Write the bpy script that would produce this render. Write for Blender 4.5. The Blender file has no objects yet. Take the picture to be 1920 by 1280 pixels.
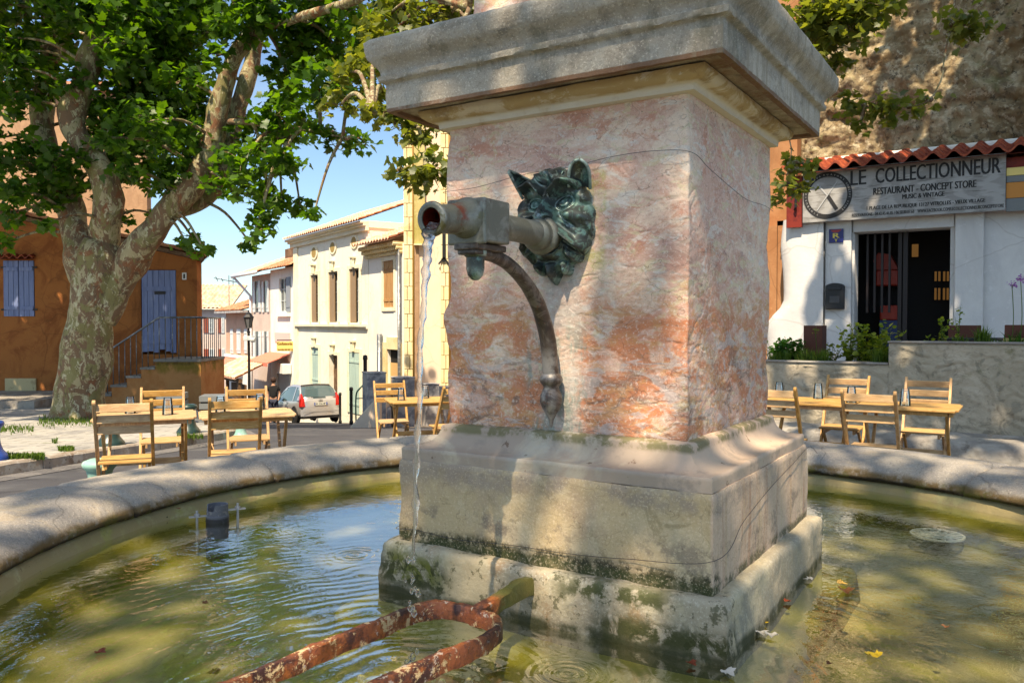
import bpy, bmesh, math, random
import numpy as np
from mathutils import Vector, Matrix, noise, Euler
R = math.radians
random.seed(7)
rng = np.random.default_rng(11)
SC = bpy.context.scene
COL = SC.collection
F = 1533.0; EYE = 1.35; HORIZ = 605.0

def P(px, py, d):
    """world point seen at photo pixel (px,py) at distance d"""
    return Vector(((px-960)/F*d, d, EYE-(py-HORIZ)/F*d))
def smooth(a, b, x):
    t = min(1, max(0, (x-a)/(b-a) if b != a else 0)); return t*t*(3-2*t)
def gz(x, y):
    rho = x/y if y > 1 else 0
    w = smooth(-.40, -.345, rho)
    wr = 1-smooth(.02, .2, rho)
    z = -.045*min(max(0, y-5), 60)*wr
    z -= .072*max(0, y-13)*w*wr if y < 60 else .072*47*w*wr
    return z

# ---------------------------------------------------------------- objects
def link(o, parent=None):
    COL.objects.link(o)
    if parent is not None: o.parent = parent
    return o
def tag(o, label=None, cat=None, group=None, kind=None):
    if label: o['label'] = label
    if cat: o['category'] = cat
    if group: o['group'] = group
    if kind: o['kind'] = kind
    return o
def thing(name, label, cat, loc=(0,0,0), rz=0, group=None):
    o = bpy.data.objects.new(name, None); link(o)
    o.location = loc; o.rotation_euler = (0, 0, rz)
    return tag(o, label, cat, group)
def children(o): return [c for c in bpy.data.objects if c.parent == o]
def copy_tree(o, parent=None):
    c = o.copy(); COL.objects.link(c); c.parent = parent
    for ch in KIDS.get(o.name, []) if False else children(o): copy_tree(ch, c)
    return c

class MB:
    def __init__(s): s.v = []; s.f = []
    def add(s, vs, fs):
        n = len(s.v); s.v.extend([tuple(v) for v in vs]); s.f.extend([tuple(i+n for i in f) for f in fs]); return s
    def box(s, c, d, rot=None):
        x, y, z = d[0]/2, d[1]/2, d[2]/2
        vs = [Vector(p) for p in ((-x,-y,-z),(x,-y,-z),(x,y,-z),(-x,y,-z),(-x,-y,z),(x,-y,z),(x,y,z),(-x,y,z))]
        if rot is not None:
            m = rot if isinstance(rot, Matrix) else Euler(rot).to_matrix()
            vs = [m @ v for v in vs]
        c = Vector(c); vs = [v+c for v in vs]
        return s.add(vs, ((0,3,2,1),(4,5,6,7),(0,1,5,4),(1,2,6,5),(2,3,7,6),(3,0,4,7)))
    def bx(s, x0, x1, y0, y1, z0, z1):
        return s.box(((x0+x1)/2,(y0+y1)/2,(z0+z1)/2), (abs(x1-x0),abs(y1-y0),abs(z1-z0)))
    def bar(s, a, b, w, t, up=(0,0,1)):
        """rectangular bar from a to b, width w sideways, t in the up direction"""
        a, b = Vector(a), Vector(b); d = (b-a); L = d.length; d.normalize()
        side = d.cross(Vector(up)); 
        if side.length < 1e-4: side = d.cross(Vector((1,0,0)))
        side.normalize(); u = side.cross(d)
        m = Matrix((side, u, d)).transposed()
        return s.box((a+b)/2, (w, t, L), m)
    def tube(s, pts, rad, seg=12, cap=True, nz=0, nf=3, rot0=0, flat=1.0):
        pts = [Vector(p) for p in pts]; n = len(pts)
        if not hasattr(rad, '__len__'): rad = [rad]*n
        rings = []; prev = None
        for i in range(n):
            t = (pts[min(i+1, n-1)]-pts[max(i-1, 0)]).normalized()
            if prev is None:
                u = t.orthogonal().normalized() if abs(t.z) > .95 else Vector((0,0,1)).cross(t).normalized()
            else:
                u = prev-t*prev.dot(t); u.normalize()
            prev = u; w = t.cross(u)
            ring = []
            for k in range(seg):
                a = 2*math.pi*k/seg+rot0
                dv = u*math.cos(a)+w*math.sin(a)*flat
                r = rad[i]
                p = pts[i]+dv*r
                if nz: p = p+dv*noise.noise(p*nf)*nz*r
                ring.append(p)
            rings.append(ring)
        vs = [p for r in rings for p in r]; fs = []
        for i in range(n-1):
            for k in range(seg):
                k2 = (k+1) % seg
                fs.append((i*seg+k, i*seg+k2, (i+1)*seg+k2, (i+1)*seg+k))
        if cap:
            fs.append(tuple(range(seg-1, -1, -1))); fs.append(tuple(range((n-1)*seg, n*seg)))
        return s.add(vs, fs)
    def lathe(s, prof, seg=24, c=(0,0,0), axis=None):
        """prof: (r,z) list; closed by caps if r==0"""
        c = Vector(c); m = axis if axis is not None else Matrix.Identity(3)
        vs = []; fs = []; n = len(prof)
        for r, z in prof:
            for k in range(seg):
                a = 2*math.pi*k/seg
                vs.append(c+m @ Vector((r*math.cos(a), r*math.sin(a), z)))
        for i in range(n-1):
            for k in range(seg):
                k2 = (k+1) % seg
                fs.append((i*seg+k, i*seg+k2, (i+1)*seg+k2, (i+1)*seg+k))
        return s.add(vs, fs)
    def prism(s, poly, depth, fr=None):
        """poly: 2d (x,z) outline extruded along +y by depth; fr maps"""
        n = len(poly)
        vs = [Vector((x, 0, z)) for x, z in poly]+[Vector((x, depth, z)) for x, z in poly]
        if fr: vs = [fr(v) for v in vs]
        fs = [tuple(range(n)), tuple(range(2*n-1, n-1, -1))]
        for i in range(n):
            j = (i+1) % n; fs.append((i, i+n, j+n, j))
        return s.add(vs, fs)
    def grid(s, nu, nv, fn, wrap=False):
        vs = [fn(i/(nu-1) if not wrap else i/nu, j/(nv-1)) for j in range(nv) for i in range(nu)]
        fs = []
        for j in range(nv-1):
            for i in range(nu if wrap else nu-1):
                i2 = (i+1) % nu
                fs.append((j*nu+i, j*nu+i2, (j+1)*nu+i2, (j+1)*nu+i))
        return s.add(vs, fs)
    def build(s, name, mat, parent=None, smooth=False, bev=0, loc=None, angle=None):
        me = bpy.data.meshes.new(name); me.from_pydata([tuple(v) for v in s.v], [], s.f)
        bm = bmesh.new(); bm.from_mesh(me); bmesh.ops.recalc_face_normals(bm, faces=bm.faces); bm.to_mesh(me); bm.free()
        if mat: me.materials.append(mat)
        o = bpy.data.objects.new(name, me); link(o, parent)
        if smooth:
            me.polygons.foreach_set('use_smooth', [True]*len(me.polygons))
            if angle: me.set_sharp_from_angle(angle=R(angle))
        if bev:
            b = o.modifiers.new('bevel', 'BEVEL'); b.width = bev; b.segments = 2; b.limit_method = 'ANGLE'; b.angle_limit = R(40)
        if loc is not None: o.location = loc
        return o

def catmull(pts, n=8):
    pts = [Vector(p) if not isinstance(p, Vector) else p for p in pts]
    out = []
    for i in range(len(pts)-1):
        p0 = pts[max(i-1, 0)]; p1 = pts[i]; p2 = pts[i+1]; p3 = pts[min(i+2, len(pts)-1)]
        for k in range(n):
            t = k/n
            out.append(.5*((2*p1)+(p2-p0)*t+(2*p0-5*p1+4*p2-p3)*t*t+(3*p1-p0-3*p2+p3)*t**3))
    out.append(pts[-1]); return out

# text as mesh geometry
_tc = {}
def text_data(s):
    if s in _tc: return _tc[s]
    c = bpy.data.curves.new('txt', 'FONT'); c.body = s; c.size = 1; c.resolution_u = 3
    o = bpy.data.objects.new('txt', c); COL.objects.link(o)
    dg = bpy.context.evaluated_depsgraph_get(); e = o.evaluated_get(dg); me = e.to_mesh()
    vs = [v.co.copy() for v in me.vertices]; fs = [tuple(p.vertices) for p in me.polygons]
    e.to_mesh_clear(); bpy.data.objects.remove(o); bpy.data.curves.remove(c)
    _tc[s] = (vs, fs); return _tc[s]
def put_text(mb, s, x0, x1, z0, z1, y, bold=0):
    """fit text into rectangle x0..x1,z0..z1 on local plane y facing -y"""
    vs, fs = text_data(s)
    ax = min(v.x for v in vs); bx_ = max(v.x for v in vs); az = min(v.y for v in vs); bz = max(v.y for v in vs)
    sx = (x1-x0)/(bx_-ax); sz = (z1-z0)/(bz-az)
    offs = [(0, 0)]+([(bold, 0), (-bold, 0)] if bold else [])
    for k, (dx, dz) in enumerate(offs):
        mb.add([(x0+(v.x-ax)*sx+dx, y-.0003*k, z0+(v.y-az)*sz+dz) for v in vs], fs)

# ---------------------------------------------------------------- materials
def newmat(name):
    m = bpy.data.materials.new(name); m.use_nodes = True
    nt = m.node_tree; nt.nodes.clear(); return m, nt
class NT:
    def __init__(s, nt): s.nt = nt; s.L = nt.links
    def n(s, t, **k):
        x = s.nt.nodes.new(t)
        for a, b in k.items():
            if a.startswith('i_'):
                key = a[2:]; key = int(key) if key.isdigit() else key.replace('_', ' ')
                x.inputs[key].default_value = b
            else: setattr(x, a, b)
        return x
    def c(s, a, b): s.L.new(a, b)
    def math(s, op, a, b=None, clamp=False):
        x = s.n('ShaderNodeMath', operation=op); x.use_clamp = clamp
        for i, q in enumerate((a, b)):
            if q is None: continue
            if hasattr(q, 'is_linked'): s.c(q, x.inputs[i])
            else: x.inputs[i].default_value = q
        return x.outputs[0]
    def mrange(s, v, a, b, lo=0, hi=1):
        x = s.n('ShaderNodeMapRange', interpolation_type='SMOOTHSTEP')
        s.c(v, x.inputs[0]); x.inputs[1].default_value = a; x.inputs[2].default_value = b
        x.inputs[3].default_value = lo; x.inputs[4].default_value = hi
        return x.outputs[0]
    def tex(s, kind, scale, st=(1,1,1), dist=0, detail=5, rough=.6, off=(0,0,0), co=None):
        mp = s.n('ShaderNodeMapping'); mp.inputs['Scale'].default_value = st; mp.inputs['Location'].default_value = off
        s.c(co or s.co, mp.inputs[0]); v = mp.outputs[0]
        if kind in ('crack', 'vor', 'brick') and dist:
            nz = s.n('ShaderNodeTexNoise'); nz.inputs['Scale'].default_value = scale*1.5; nz.inputs['Detail'].default_value = 3
            s.c(v, nz.inputs['Vector'])
            ad = s.n('ShaderNodeVectorMath', operation='MULTIPLY_ADD'); s.c(nz.outputs['Color'], ad.inputs[0])
            ad.inputs[1].default_value = (dist,)*3; s.c(v, ad.inputs[2]); v = ad.outputs[0]
        if kind == 'noise':
            t = s.n('ShaderNodeTexNoise'); t.inputs['Scale'].default_value = scale; t.inputs['Detail'].default_value = detail
            t.inputs['Roughness'].default_value = rough; t.inputs['Distortion'].default_value = dist; s.c(v, t.inputs['Vector']); return t.outputs[0]
        if kind == 'vor':
            t = s.n('ShaderNodeTexVoronoi'); t.inputs['Scale'].default_value = scale; s.c(v, t.inputs['Vector']); return t.outputs['Distance']
        if kind == 'cell':
            t = s.n('ShaderNodeTexVoronoi'); t.inputs['Scale'].default_value = scale; s.c(v, t.inputs['Vector'])
            sp = s.n('ShaderNodeSeparateColor'); s.c(t.outputs['Color'], sp.inputs[0]); return sp.outputs[0]
        if kind == 'crack':
            t = s.n('ShaderNodeTexVoronoi', feature='DISTANCE_TO_EDGE'); t.inputs['Scale'].default_value = scale; s.c(v, t.inputs['Vector'])
            return t.outputs['Distance']
        if kind == 'wave':
            t = s.n('ShaderNodeTexWave'); t.inputs['Scale'].default_value = scale; t.inputs['Distortion'].default_value = dist
            t.inputs['Detail'].default_value = detail; s.c(v, t.inputs['Vector']); return t.outputs['Fac']
        if kind == 'brick':
            t = s.n('ShaderNodeTexBrick'); t.inputs['Scale'].default_value = scale; t.inputs['Mortar Size'].default_value = .012
            s.c(v, t.inputs['Vector']); return t.outputs['Fac']
def L(c, kind='noise', s=3, lo=.45, hi=.6, st=(1,1,1), dist=0, amt=1, x=None, y=None, z=None, det=10, rough=.68, off=(0,0,0)):
    return dict(c=c, kind=kind, s=s, lo=lo, hi=hi, st=st, dist=dist, amt=amt, x=x, y=y, z=z, det=det, rough=rough, off=off)
def mat(name, base, layers=(), rough=.8, bumps=(), metal=0, spec=.3, coat=0, rr=None, coord='Object', ridge_highlight=None, vary=0):
    """bumps: (kind, scale, height metres, stretch, dist)"""
    m, nt = newmat(name); q = NT(nt)
    tc = q.n('ShaderNodeTexCoord'); q.co = tc.outputs[coord]
    sep = q.n('ShaderNodeSeparateXYZ'); q.c(q.co, sep.inputs[0])
    b = q.n('ShaderNodeBsdfPrincipled'); out = q.n('ShaderNodeOutputMaterial'); q.c(b.outputs[0], out.inputs[0])
    b.inputs['Roughness'].default_value = rough; b.inputs['Metallic'].default_value = metal
    b.inputs['Specular IOR Level'].default_value = spec
    if coat: b.inputs['Coat Weight'].default_value = coat; b.inputs['Coat Roughness'].default_value = .1
    cur = None
    for ly in layers:
        off = ly['off'] if any(ly['off']) else tuple(rng.uniform(-9, 9, 3))
        if ly['kind'] == 'brick': off = ly['off']
        if ly['kind'] == 'mask': f = 1.0
        else:
            f = q.tex(ly['kind'], ly['s'], ly['st'], ly['dist'], ly['det'], ly['rough'], off)
            f = q.mrange(f, ly['lo'], ly['hi'])
        for ax, mk in ((0, ly['x']), (1, ly['y']), (2, ly['z'])):
            if mk:  # (a,b,soft): inside a..b, edge broken by noise
                nz = q.tex('noise', 7, off=(off[0]+5, off[1], off[2]))
                v = q.math('ADD', sep.outputs[ax], q.math('MULTIPLY', q.math('SUBTRACT', nz, .5), mk[2]*1.6))
                up = q.mrange(v, mk[0]-mk[2]/2, mk[0]+mk[2]/2); dn = q.mrange(v, mk[1]-mk[2]/2, mk[1]+mk[2]/2, 1, 0)
                f = q.math('MULTIPLY', f, q.math('MULTIPLY', up, dn))
        f = q.math('MULTIPLY', f, ly['amt'], True)
        mx = q.n('ShaderNodeMix', data_type='RGBA')
        q.c(f, mx.inputs[0])
        if cur is None: mx.inputs[6].default_value = (*base, 1)
        else: q.c(cur, mx.inputs[6])
        mx.inputs[7].default_value = (*ly['c'], 1); cur = mx.outputs[2]
    if cur is not None: q.c(cur, b.inputs['Base Color'])
    else: b.inputs['Base Color'].default_value = (*base, 1)
    if rr:
        q.c(q.mrange(q.tex('noise', rr[0]), .35, .65, rr[1], rr[2]), b.inputs['Roughness'])
    if vary:
        oi = q.n('ShaderNodeObjectInfo'); hv = q.n('ShaderNodeHueSaturation'); q.c(cur, hv.inputs['Color'])
        q.c(q.mrange(oi.outputs['Random'], 0, 1, 1-vary, 1+vary*.6), hv.inputs['Value']); q.c(q.mrange(q.math('FRACT', q.math('MULTIPLY', oi.outputs['Random'], 7.3)), 0, 1, .85, 1.05), hv.inputs['Saturation']); cur = hv.outputs[0]; q.c(cur, b.inputs['Base Color'])
    if ridge_highlight:  # paler tint on raised parts, a painted highlight
        ge = q.n('ShaderNodeNewGeometry'); f = q.mrange(ge.outputs['Pointiness'], ridge_highlight[0], ridge_highlight[1])
        nz = q.mrange(q.tex('noise', 22), .38, .58); f = q.math('MULTIPLY', f, nz)
        mx = q.n('ShaderNodeMix', data_type='RGBA'); q.c(f, mx.inputs[0]); q.c(cur, mx.inputs[6]); mx.inputs[7].default_value = (*ridge_highlight[2], 1); q.c(mx.outputs[2], b.inputs['Base Color'])
    nrm = None
    for bp in bumps:
        kind, sc, h = bp[:3]; st = bp[3] if len(bp) > 3 else (1,1,1); di = bp[4] if len(bp) > 4 else 0
        f = q.tex(kind, sc, st, di, 8, .65)
        if kind == 'crack': f = q.mrange(f, 0, .12)
        bn = q.n('ShaderNodeBump'); bn.inputs['Distance'].default_value = h; bn.inputs['Strength'].default_value = 1
        q.c(f, bn.inputs['Height'])
        if nrm: q.c(nrm, bn.inputs['Normal'])
        nrm = bn.outputs[0]
    if nrm: q.c(nrm, b.inputs['Normal'])
    m['q'] = 0
    return m
def plain(name, c, rough=.6, metal=0, spec=.4, coat=0): return mat(name, c, (), rough, (), metal, spec, coat)

MT = {}
# stone of the fountain -------------------------------------------------------
MT['shaft'] = mat('breccia_marble', (.68,.415,.325), [
    L((.80,.62,.48), s=3.6, lo=.44, hi=.60, st=(1,1,1.9), dist=.9, amt=.9),
    L((.52,.27,.21), s=3.0, lo=.50, hi=.64, st=(1,1,1.8), dist=1.2, amt=.7),
    L((.66,.56,.36), s=7, lo=.53, hi=.60, st=(1,1,2.6), dist=1.4, amt=.75),
    L((.72,.65,.58), s=9, lo=.54, hi=.61, st=(1,1,2), dist=1.2, amt=.75),
    L((.36,.26,.23), s=8, lo=.57, hi=.65, st=(1,1,2.6), dist=1.5, amt=.5),
    L((.56,.17,.08), s=6, lo=.56, hi=.63, st=(1,1,1.6), dist=.8, amt=.45),
    L((.60,.19,.075), s=5.5, lo=.43, hi=.56, st=(1,1,2), dist=.8, z=(-.46,.07,.16), amt=.85),
    L((.60,.30,.13), s=10, lo=.50, hi=.60, st=(1,1,2), dist=1, z=(-.46,.10,.14), amt=.7),
    L((.20,.13,.10), s=8, lo=.50, hi=.62, st=(1,1,2.2), dist=1, z=(-.46,-.12,.12), amt=.8),
    L((.50,.44,.42), s=7, lo=.53, hi=.60, st=(1,1,2.4), dist=1, z=(-.40,.0,.12), amt=.7),
    L((.12,.055,.04), 'crack', 4.2, .010, 0, (1,1,1.6), .4, amt=.5),
    L((.34,.15,.10), 'crack', 11, .022, 0, (1,1,1.9), .4, amt=.45),
    L((.05,.035,.025), 'vor', 17, .10, .05, (1,1,1.7), .25, amt=.6),
    L((.16,.08,.05), 'vor', 46, .20, .12, (1,1,1.7), .1, x=(.40,.6,.02), amt=.55),
    L((.46,.47,.43), s=5, lo=.3, hi=.5, st=(2,2,.6), x=(-.045,.085,.05), y=(-.6,-.4,.02), z=(-.46,.20,.06), amt=.6),
    L((.20,.28,.25), s=9, lo=.5, hi=.6, st=(2,2,.7), x=(-.11,.12,.05), y=(-.6,-.4,.02), z=(-.46,-.02,.1), amt=.65),
    L((.48,.46,.16), s=14, lo=.42, hi=.55, x=(.05,.17,.02), y=(-.6,-.4,.02), z=(.17,.47,.04), amt=.65),
    L((.16,.15,.045), s=14, lo=.40, hi=.52, z=(-.50,-.435,.02), amt=.9),
    L((.84,.74,.64), s=95, lo=.54, hi=.62, amt=.45),
    L((.40,.22,.16), s=120, lo=.56, hi=.62, amt=.3),
    ], .72, [('noise', 12, .002, (1,1,2)), ('noise', 60, .0025), ('crack', 4.2, .0015, (1,1,1.6), .4), ('vor', 38, .0015)])
MT['cornice'] = mat('weathered_limestone', (.37,.32,.255), [
    L((.48,.42,.34), s=3.2, lo=.46, hi=.62, dist=.8),
    L((.17,.15,.12), s=5, lo=.50, hi=.64, dist=.6, amt=.7),
    L((.36,.34,.29), s=14, lo=.52, hi=.60, amt=.5),
    L((.16,.13,.10), s=130, lo=.55, hi=.61, amt=.4),
    L((.70,.62,.50), s=150, lo=.55, hi=.62, amt=.5),
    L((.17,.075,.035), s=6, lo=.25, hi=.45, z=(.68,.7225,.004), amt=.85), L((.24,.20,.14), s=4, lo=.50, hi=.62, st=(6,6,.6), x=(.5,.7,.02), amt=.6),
    L((.12,.12,.08), s=7, lo=.55, hi=.62, st=(1,1,.5), amt=.4)], .88,
    [('noise', 12, .005), ('noise', 85, .0034)])
MT['neck'] = mat('ochre_stained_moulding', (.46,.33,.17), [
    L((.66,.58,.46), s=5, lo=.50, hi=.58, st=(1,1,3), dist=.6, amt=.85),
    L((.22,.13,.06), s=4, lo=.52, hi=.64, amt=.7), L((.70,.64,.55), s=6, lo=.25, hi=.45, z=(.60,.683,.004), amt=.85),
    L((.60,.56,.50), s=26, lo=.60, hi=.64, amt=.6)], .8, [('noise', 20, .003), ('noise', 90, .001)])
MT['plinth'] = mat('ochre_limestone_plinth', (.52,.385,.225), [
    L((.58,.46,.30), s=3, lo=.45, hi=.6, dist=.5),
    L((.40,.29,.20), s=2.2, lo=.50, hi=.62, amt=.7),
    L((.27,.20,.10), s=7, lo=.54, hi=.64, dist=1, amt=.6),
    L((.58,.42,.32), s=3, lo=.30, hi=.5, st=(6,6,.5), x=(.545,.9,.01), amt=.85),
    L((.40,.20,.12), s=3, lo=.50, hi=.66, st=(7,7,.5), x=(.545,.9,.01), amt=.6),
    L((.16,.13,.11), s=7, lo=.52, hi=.62, z=(-.74,-.60,.07), amt=.65),
    L((.30,.24,.20), s=8, lo=.40, hi=.6, z=(-.53,-.3,.05), amt=.75),
    L((.045,.045,.016), s=13, lo=.46, hi=.53, st=(1,1,.8), z=(-.80,-.695,.04), y=(-.9,-.5,.03), amt=.95),
    L((.03,.03,.015), s=40, lo=.46, hi=.56, z=(-.80,-.69,.03), y=(-.9,-.5,.03), amt=.85),
    L((.05,.06,.02), s=9, lo=.42, hi=.52, z=(-.80,-.715,.02), amt=.8),
    L((.74,.60,.42), s=130, lo=.54, hi=.61, amt=.4), L((.32,.21,.12), s=110, lo=.56, hi=.62, amt=.28),
    L((.12,.08,.04), 'crack', 5, .008, 0, dist=.3, amt=.35),
    L((.15,.10,.06), 'vor', 30, .10, .05, amt=.5)], .82, [('noise', 14, .004), ('noise', 80, .0022)])
MT['scotia'] = mat('grey_tan_moulding', (.38,.295,.23), [
    L((.48,.40,.30), s=4, lo=.46, hi=.6, dist=.6),
    L((.55,.40,.30), s=3, lo=.3, hi=.5, x=(.40,.9,.04), amt=.85),
    L((.27,.22,.18), s=6, lo=.54, hi=.64, amt=.6),
    L((.42,.44,.40), s=5, lo=.35, hi=.5, x=(-.10,.12,.08), y=(-.9,-.38,.02), amt=.35),
    L((.14,.13,.05), s=16, lo=.42, hi=.54, z=(-.375,-.3,.015), amt=.8),
    L((.12,.055,.03), s=22, lo=.64, hi=.68, amt=.7)], .8, [('noise', 14, .003), ('noise', 90, .001)])
MT['slab'] = mat('mossy_base_stone', (.40,.335,.24), [
    L((.52,.44,.30), s=3, lo=.48, hi=.6),
    L((.27,.25,.20), s=5, lo=.50, hi=.64, dist=.7, amt=.8),
    L((.33,.17,.07), s=4, lo=.56, hi=.66, amt=.55, y=(-.9,-.5,.05)),
    L((.62,.56,.44), s=120, lo=.54, hi=.61, amt=.5), L((.18,.15,.10), s=100, lo=.56, hi=.62, amt=.35),
    L((.48,.40,.26), s=2.2, lo=.3, hi=.45, x=(-.36,-.14,.08), y=(-.9,-.5,.05), amt=.7),
    L((.13,.135,.02), s=8, lo=.42, hi=.53, dist=.8, x=(-.57,-.33,.09), y=(-.9,-.55,.05), z=(-.865,-.765,.06), amt=.95),
    L((.04,.045,.012), s=16, lo=.44, hi=.52, dist=.5, x=(-.60,-.30,.08), y=(-.9,-.3,.05), z=(-.875,-.79,.05), amt=.9),
    L((.045,.05,.012), s=14, lo=.42, hi=.52, dist=.5, x=(.24,.66,.1), y=(-.9,-.5,.05), z=(-.895,-.825,.05), amt=.95),
    L((.05,.06,.012), s=18, lo=.44, hi=.53, x=(.12,.45,.12), y=(-.9,-.5,.05), z=(-.80,-.74,.04), amt=.9),
    L((.04,.045,.012), s=26, lo=.55, hi=.61, y=(-.9,-.5,.05), z=(-.93,-.72,.05), amt=.7),
    L((.035,.04,.012), s=6, lo=.35, hi=.5, z=(-1.2,-.885,.025), amt=.9)], .85,
    [('noise', 10, .006), ('noise', 70, .0025)])
MT['rim'] = mat('basin_rim_stone', (.29,.26,.23), [
    L((.37,.325,.27), s=2.5, lo=.46, hi=.62, dist=.6),
    L((.46,.36,.25), s=4, lo=.52, hi=.62, amt=.6),
    L((.22,.21,.205), s=6, lo=.52, hi=.62, dist=.8, amt=.6),
    L((.11,.09,.07), s=110, lo=.55, hi=.61, amt=.45),
    L((.60,.53,.44), s=120, lo=.56, hi=.62, amt=.5),
    L((.06,.05,.045), 'crack', 1.2, .006, 0, dist=.6, amt=.4),
    L((.15,.09,.03), s=9, lo=.34, hi=.50, z=(-.90,-.800,.03), amt=.9),
    L((.022,.015,.008), s=12, lo=.28, hi=.40, z=(-.90,-.832,.015), amt=.95),
    L((.10,.10,.02), s=9, lo=.5, hi=.6, z=(-.95,-.82,.05), amt=.8)], .85,
    [('noise', 9, .004), ('noise', 55, .005), ('noise', 140, .0025)])
MT['basin'] = mat('algae_basin_concrete', (.42,.37,.18), [
    L((.47,.42,.26), s=2, lo=.45, hi=.65, dist=1),
    L((.36,.34,.09), s=3, lo=.50, hi=.62, dist=1.5, st=(1,1,1), amt=.7),
    L((.20,.18,.07), s=30, lo=.56, hi=.66, dist=2, amt=.5),
    L((.36,.34,.21), s=40, lo=.60, hi=.68, amt=.4),
    L((.27,.245,.03), s=5, lo=.25, hi=.45, z=(-1.055,-.915,.02), amt=.9),
    L((.10,.09,.012), s=7, lo=.35, hi=.5, z=(-1.045,-1.0,.02), amt=.85),
    L((.36,.28,.14), s=9, lo=.35, hi=.5, z=(-.915,-.80,.02), amt=.9),
    L((.035,.02,.01), s=40, lo=.64, hi=.70, amt=.8)], .7, [('noise', 25, .004), ('noise', 90, .0015)])
MT['iron'] = mat('rusted_painted_iron', (.22,.060,.020), [
    L((.045,.014,.010), s=9, lo=.46, hi=.6),
    L((.34,.10,.025), s=16, lo=.52, hi=.62, amt=.8), L((.05,.018,.012), s=90, lo=.52, hi=.60, amt=.6),
    L((.56,.40,.22), s=17, lo=.55, hi=.575, dist=.4, det=12, rough=.78, y=(-3,-.24,.05), amt=.95),
    L((.40,.33,.28), s=34, lo=.60, hi=.63, amt=.8),
    L((.10,.11,.025), s=8, lo=.40, hi=.5, y=(-.20,.2,.08), amt=.9)], .55,
    [('noise', 22, .005), ('noise', 90, .002)], spec=.5, rr=(14,.28,.75))
MT['bronze'] = mat('patinated_bronze', (.040,.052,.050), [
    L((.13,.26,.22), s=20, lo=.51, hi=.58, dist=.7, det=10, amt=.7),
    L((.045,.14,.135), s=6, lo=.5, hi=.66, z=(-.05,.30,.08), amt=.8),
    L((.24,.31,.30), s=32, lo=.58, hi=.64, amt=.7),
    L((.07,.055,.025), s=7, lo=.58, hi=.66, amt=.7)], .42, [('noise', 60, .0012)], metal=.35, spec=.6, rr=(18,.25,.65), ridge_highlight=(.505,.56,(.30,.40,.37)))  # pale patina on raised parts doubles as painted highlight for the relief
MT['pipe'] = mat('weathered_bronze_pipe', (.16,.165,.135), [
    L((.27,.28,.25), s=9, lo=.48, hi=.62, dist=1, amt=.8),
    L((.10,.055,.03), s=6, lo=.54, hi=.64, amt=.8),
    L((.10,.085,.02), s=11, lo=.56, hi=.64, y=(-.8,-.50,.05), amt=.9),
    L((.22,.035,.012), s=9, lo=.54, hi=.62, y=(-.8,-.54,.05), amt=.9),
    L((.33,.34,.31), s=30, lo=.62, hi=.68, amt=.6)], .45, [('noise', 30, .0015), ('noise', 120, .0008)], metal=.4, spec=.6)
MT['bracket'] = mat('brown_bronze_bracket', (.065,.045,.035), [
    L((.17,.15,.135), s=6, lo=.48, hi=.6, dist=2, amt=.85),
    L((.025,.018,.015), s=10, lo=.52, hi=.6, dist=2, amt=.8),
    L((.30,.28,.26), s=9, lo=.45, hi=.6, z=(-.5,-.08,.1), amt=.85),
    L((.16,.05,.03), s=24, lo=.62, hi=.66, amt=.7)], .42, [('noise', 30, .0018)], metal=.35, spec=.6)
MT['rustred'] = mat('red_rust_inside', (.16,.015,.006), [L((.03,.006,.004), s=40, lo=.5, hi=.6)], .3, [('noise', 50, .003)])
MT['wire'] = plain('thin_grey_wire', (.05,.05,.055), .5, .5)
# ---------------------------------------------------------------- fountain
CX, CY = .375, 2.963
ROT = R(-32.4)
fountain = thing('stone_fountain', 'round stone fountain basin with square pink marble pillar under a grey moulded cornice', 'fountain', (CX, CY, EYE), ROT)
def fw(x, y, z):   # fountain local -> world
    c, s = math.cos(ROT), math.sin(ROT)
    return Vector((CX+x*c-y*s, CY+x*s+y*c, EYE+z))

def square_sweep(prof, n, amp=.004, freq=9, amp2=0, f2=40, edge=None, cr=0, capt=True, capb=True):
    """prof: (half,z) from bottom to top, swept round a square with displaced stone surface"""
    mb = MB(); per = []
    for sx, sy, dx, dy in ((-1,-1,1,0),(1,-1,0,1),(1,1,-1,0),(-1,1,0,-1)):
        for k in range(n): per.append((sx+dx*2*k/n, sy+dy*2*k/n))
    N = len(per); vs = []
    for h, z in prof:
        for (a, b) in per:
            x, y = a*h, b*h
            if cr:   # soften corners
                e = max(abs(a), abs(b)); m_ = min(abs(a), abs(b))
                if m_ > 1-cr/h:
                    t = (m_-(1-cr/h))/(cr/h)
                    s_ = 1-.29*t*t*cr/h; x *= s_; y *= s_
            p = Vector((x, y, z)); q = p*1.0
            q += noise.noise_vector(p*freq)*amp
            if amp2: q += noise.noise_vector(p*f2+Vector((3,1,7)))*amp2
            if edge:
                corner = min(abs(a), abs(b))
                w = smooth(.80, 1, corner)
                if w > 0:
                    cut = max(0, noise.noise(Vector((x*2.2, y*2.2, z*7+a*3+b)))+.12)*edge*w
                    cut += max(0, noise.noise(Vector((x*9, y*9, z*26+a*3+b))))*edge*.5*w
                    dv = Vector((math.copysign(1, a), math.copysign(1, b), 0))
                    q -= dv*cut
            vs.append(q)
    fs = []
    for i in range(len(prof)-1):
        for k in range(N):
            k2 = (k+1) % N; fs.append((i*N+k, i*N+k2, (i+1)*N+k2, (i+1)*N+k))
    mb.add(vs, fs)
    if capb: mb.f.append(tuple(range(N-1, -1, -1)))
    if capt: mb.f.append(tuple(range((len(prof)-1)*N, len(prof)*N)))
    return mb
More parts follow.
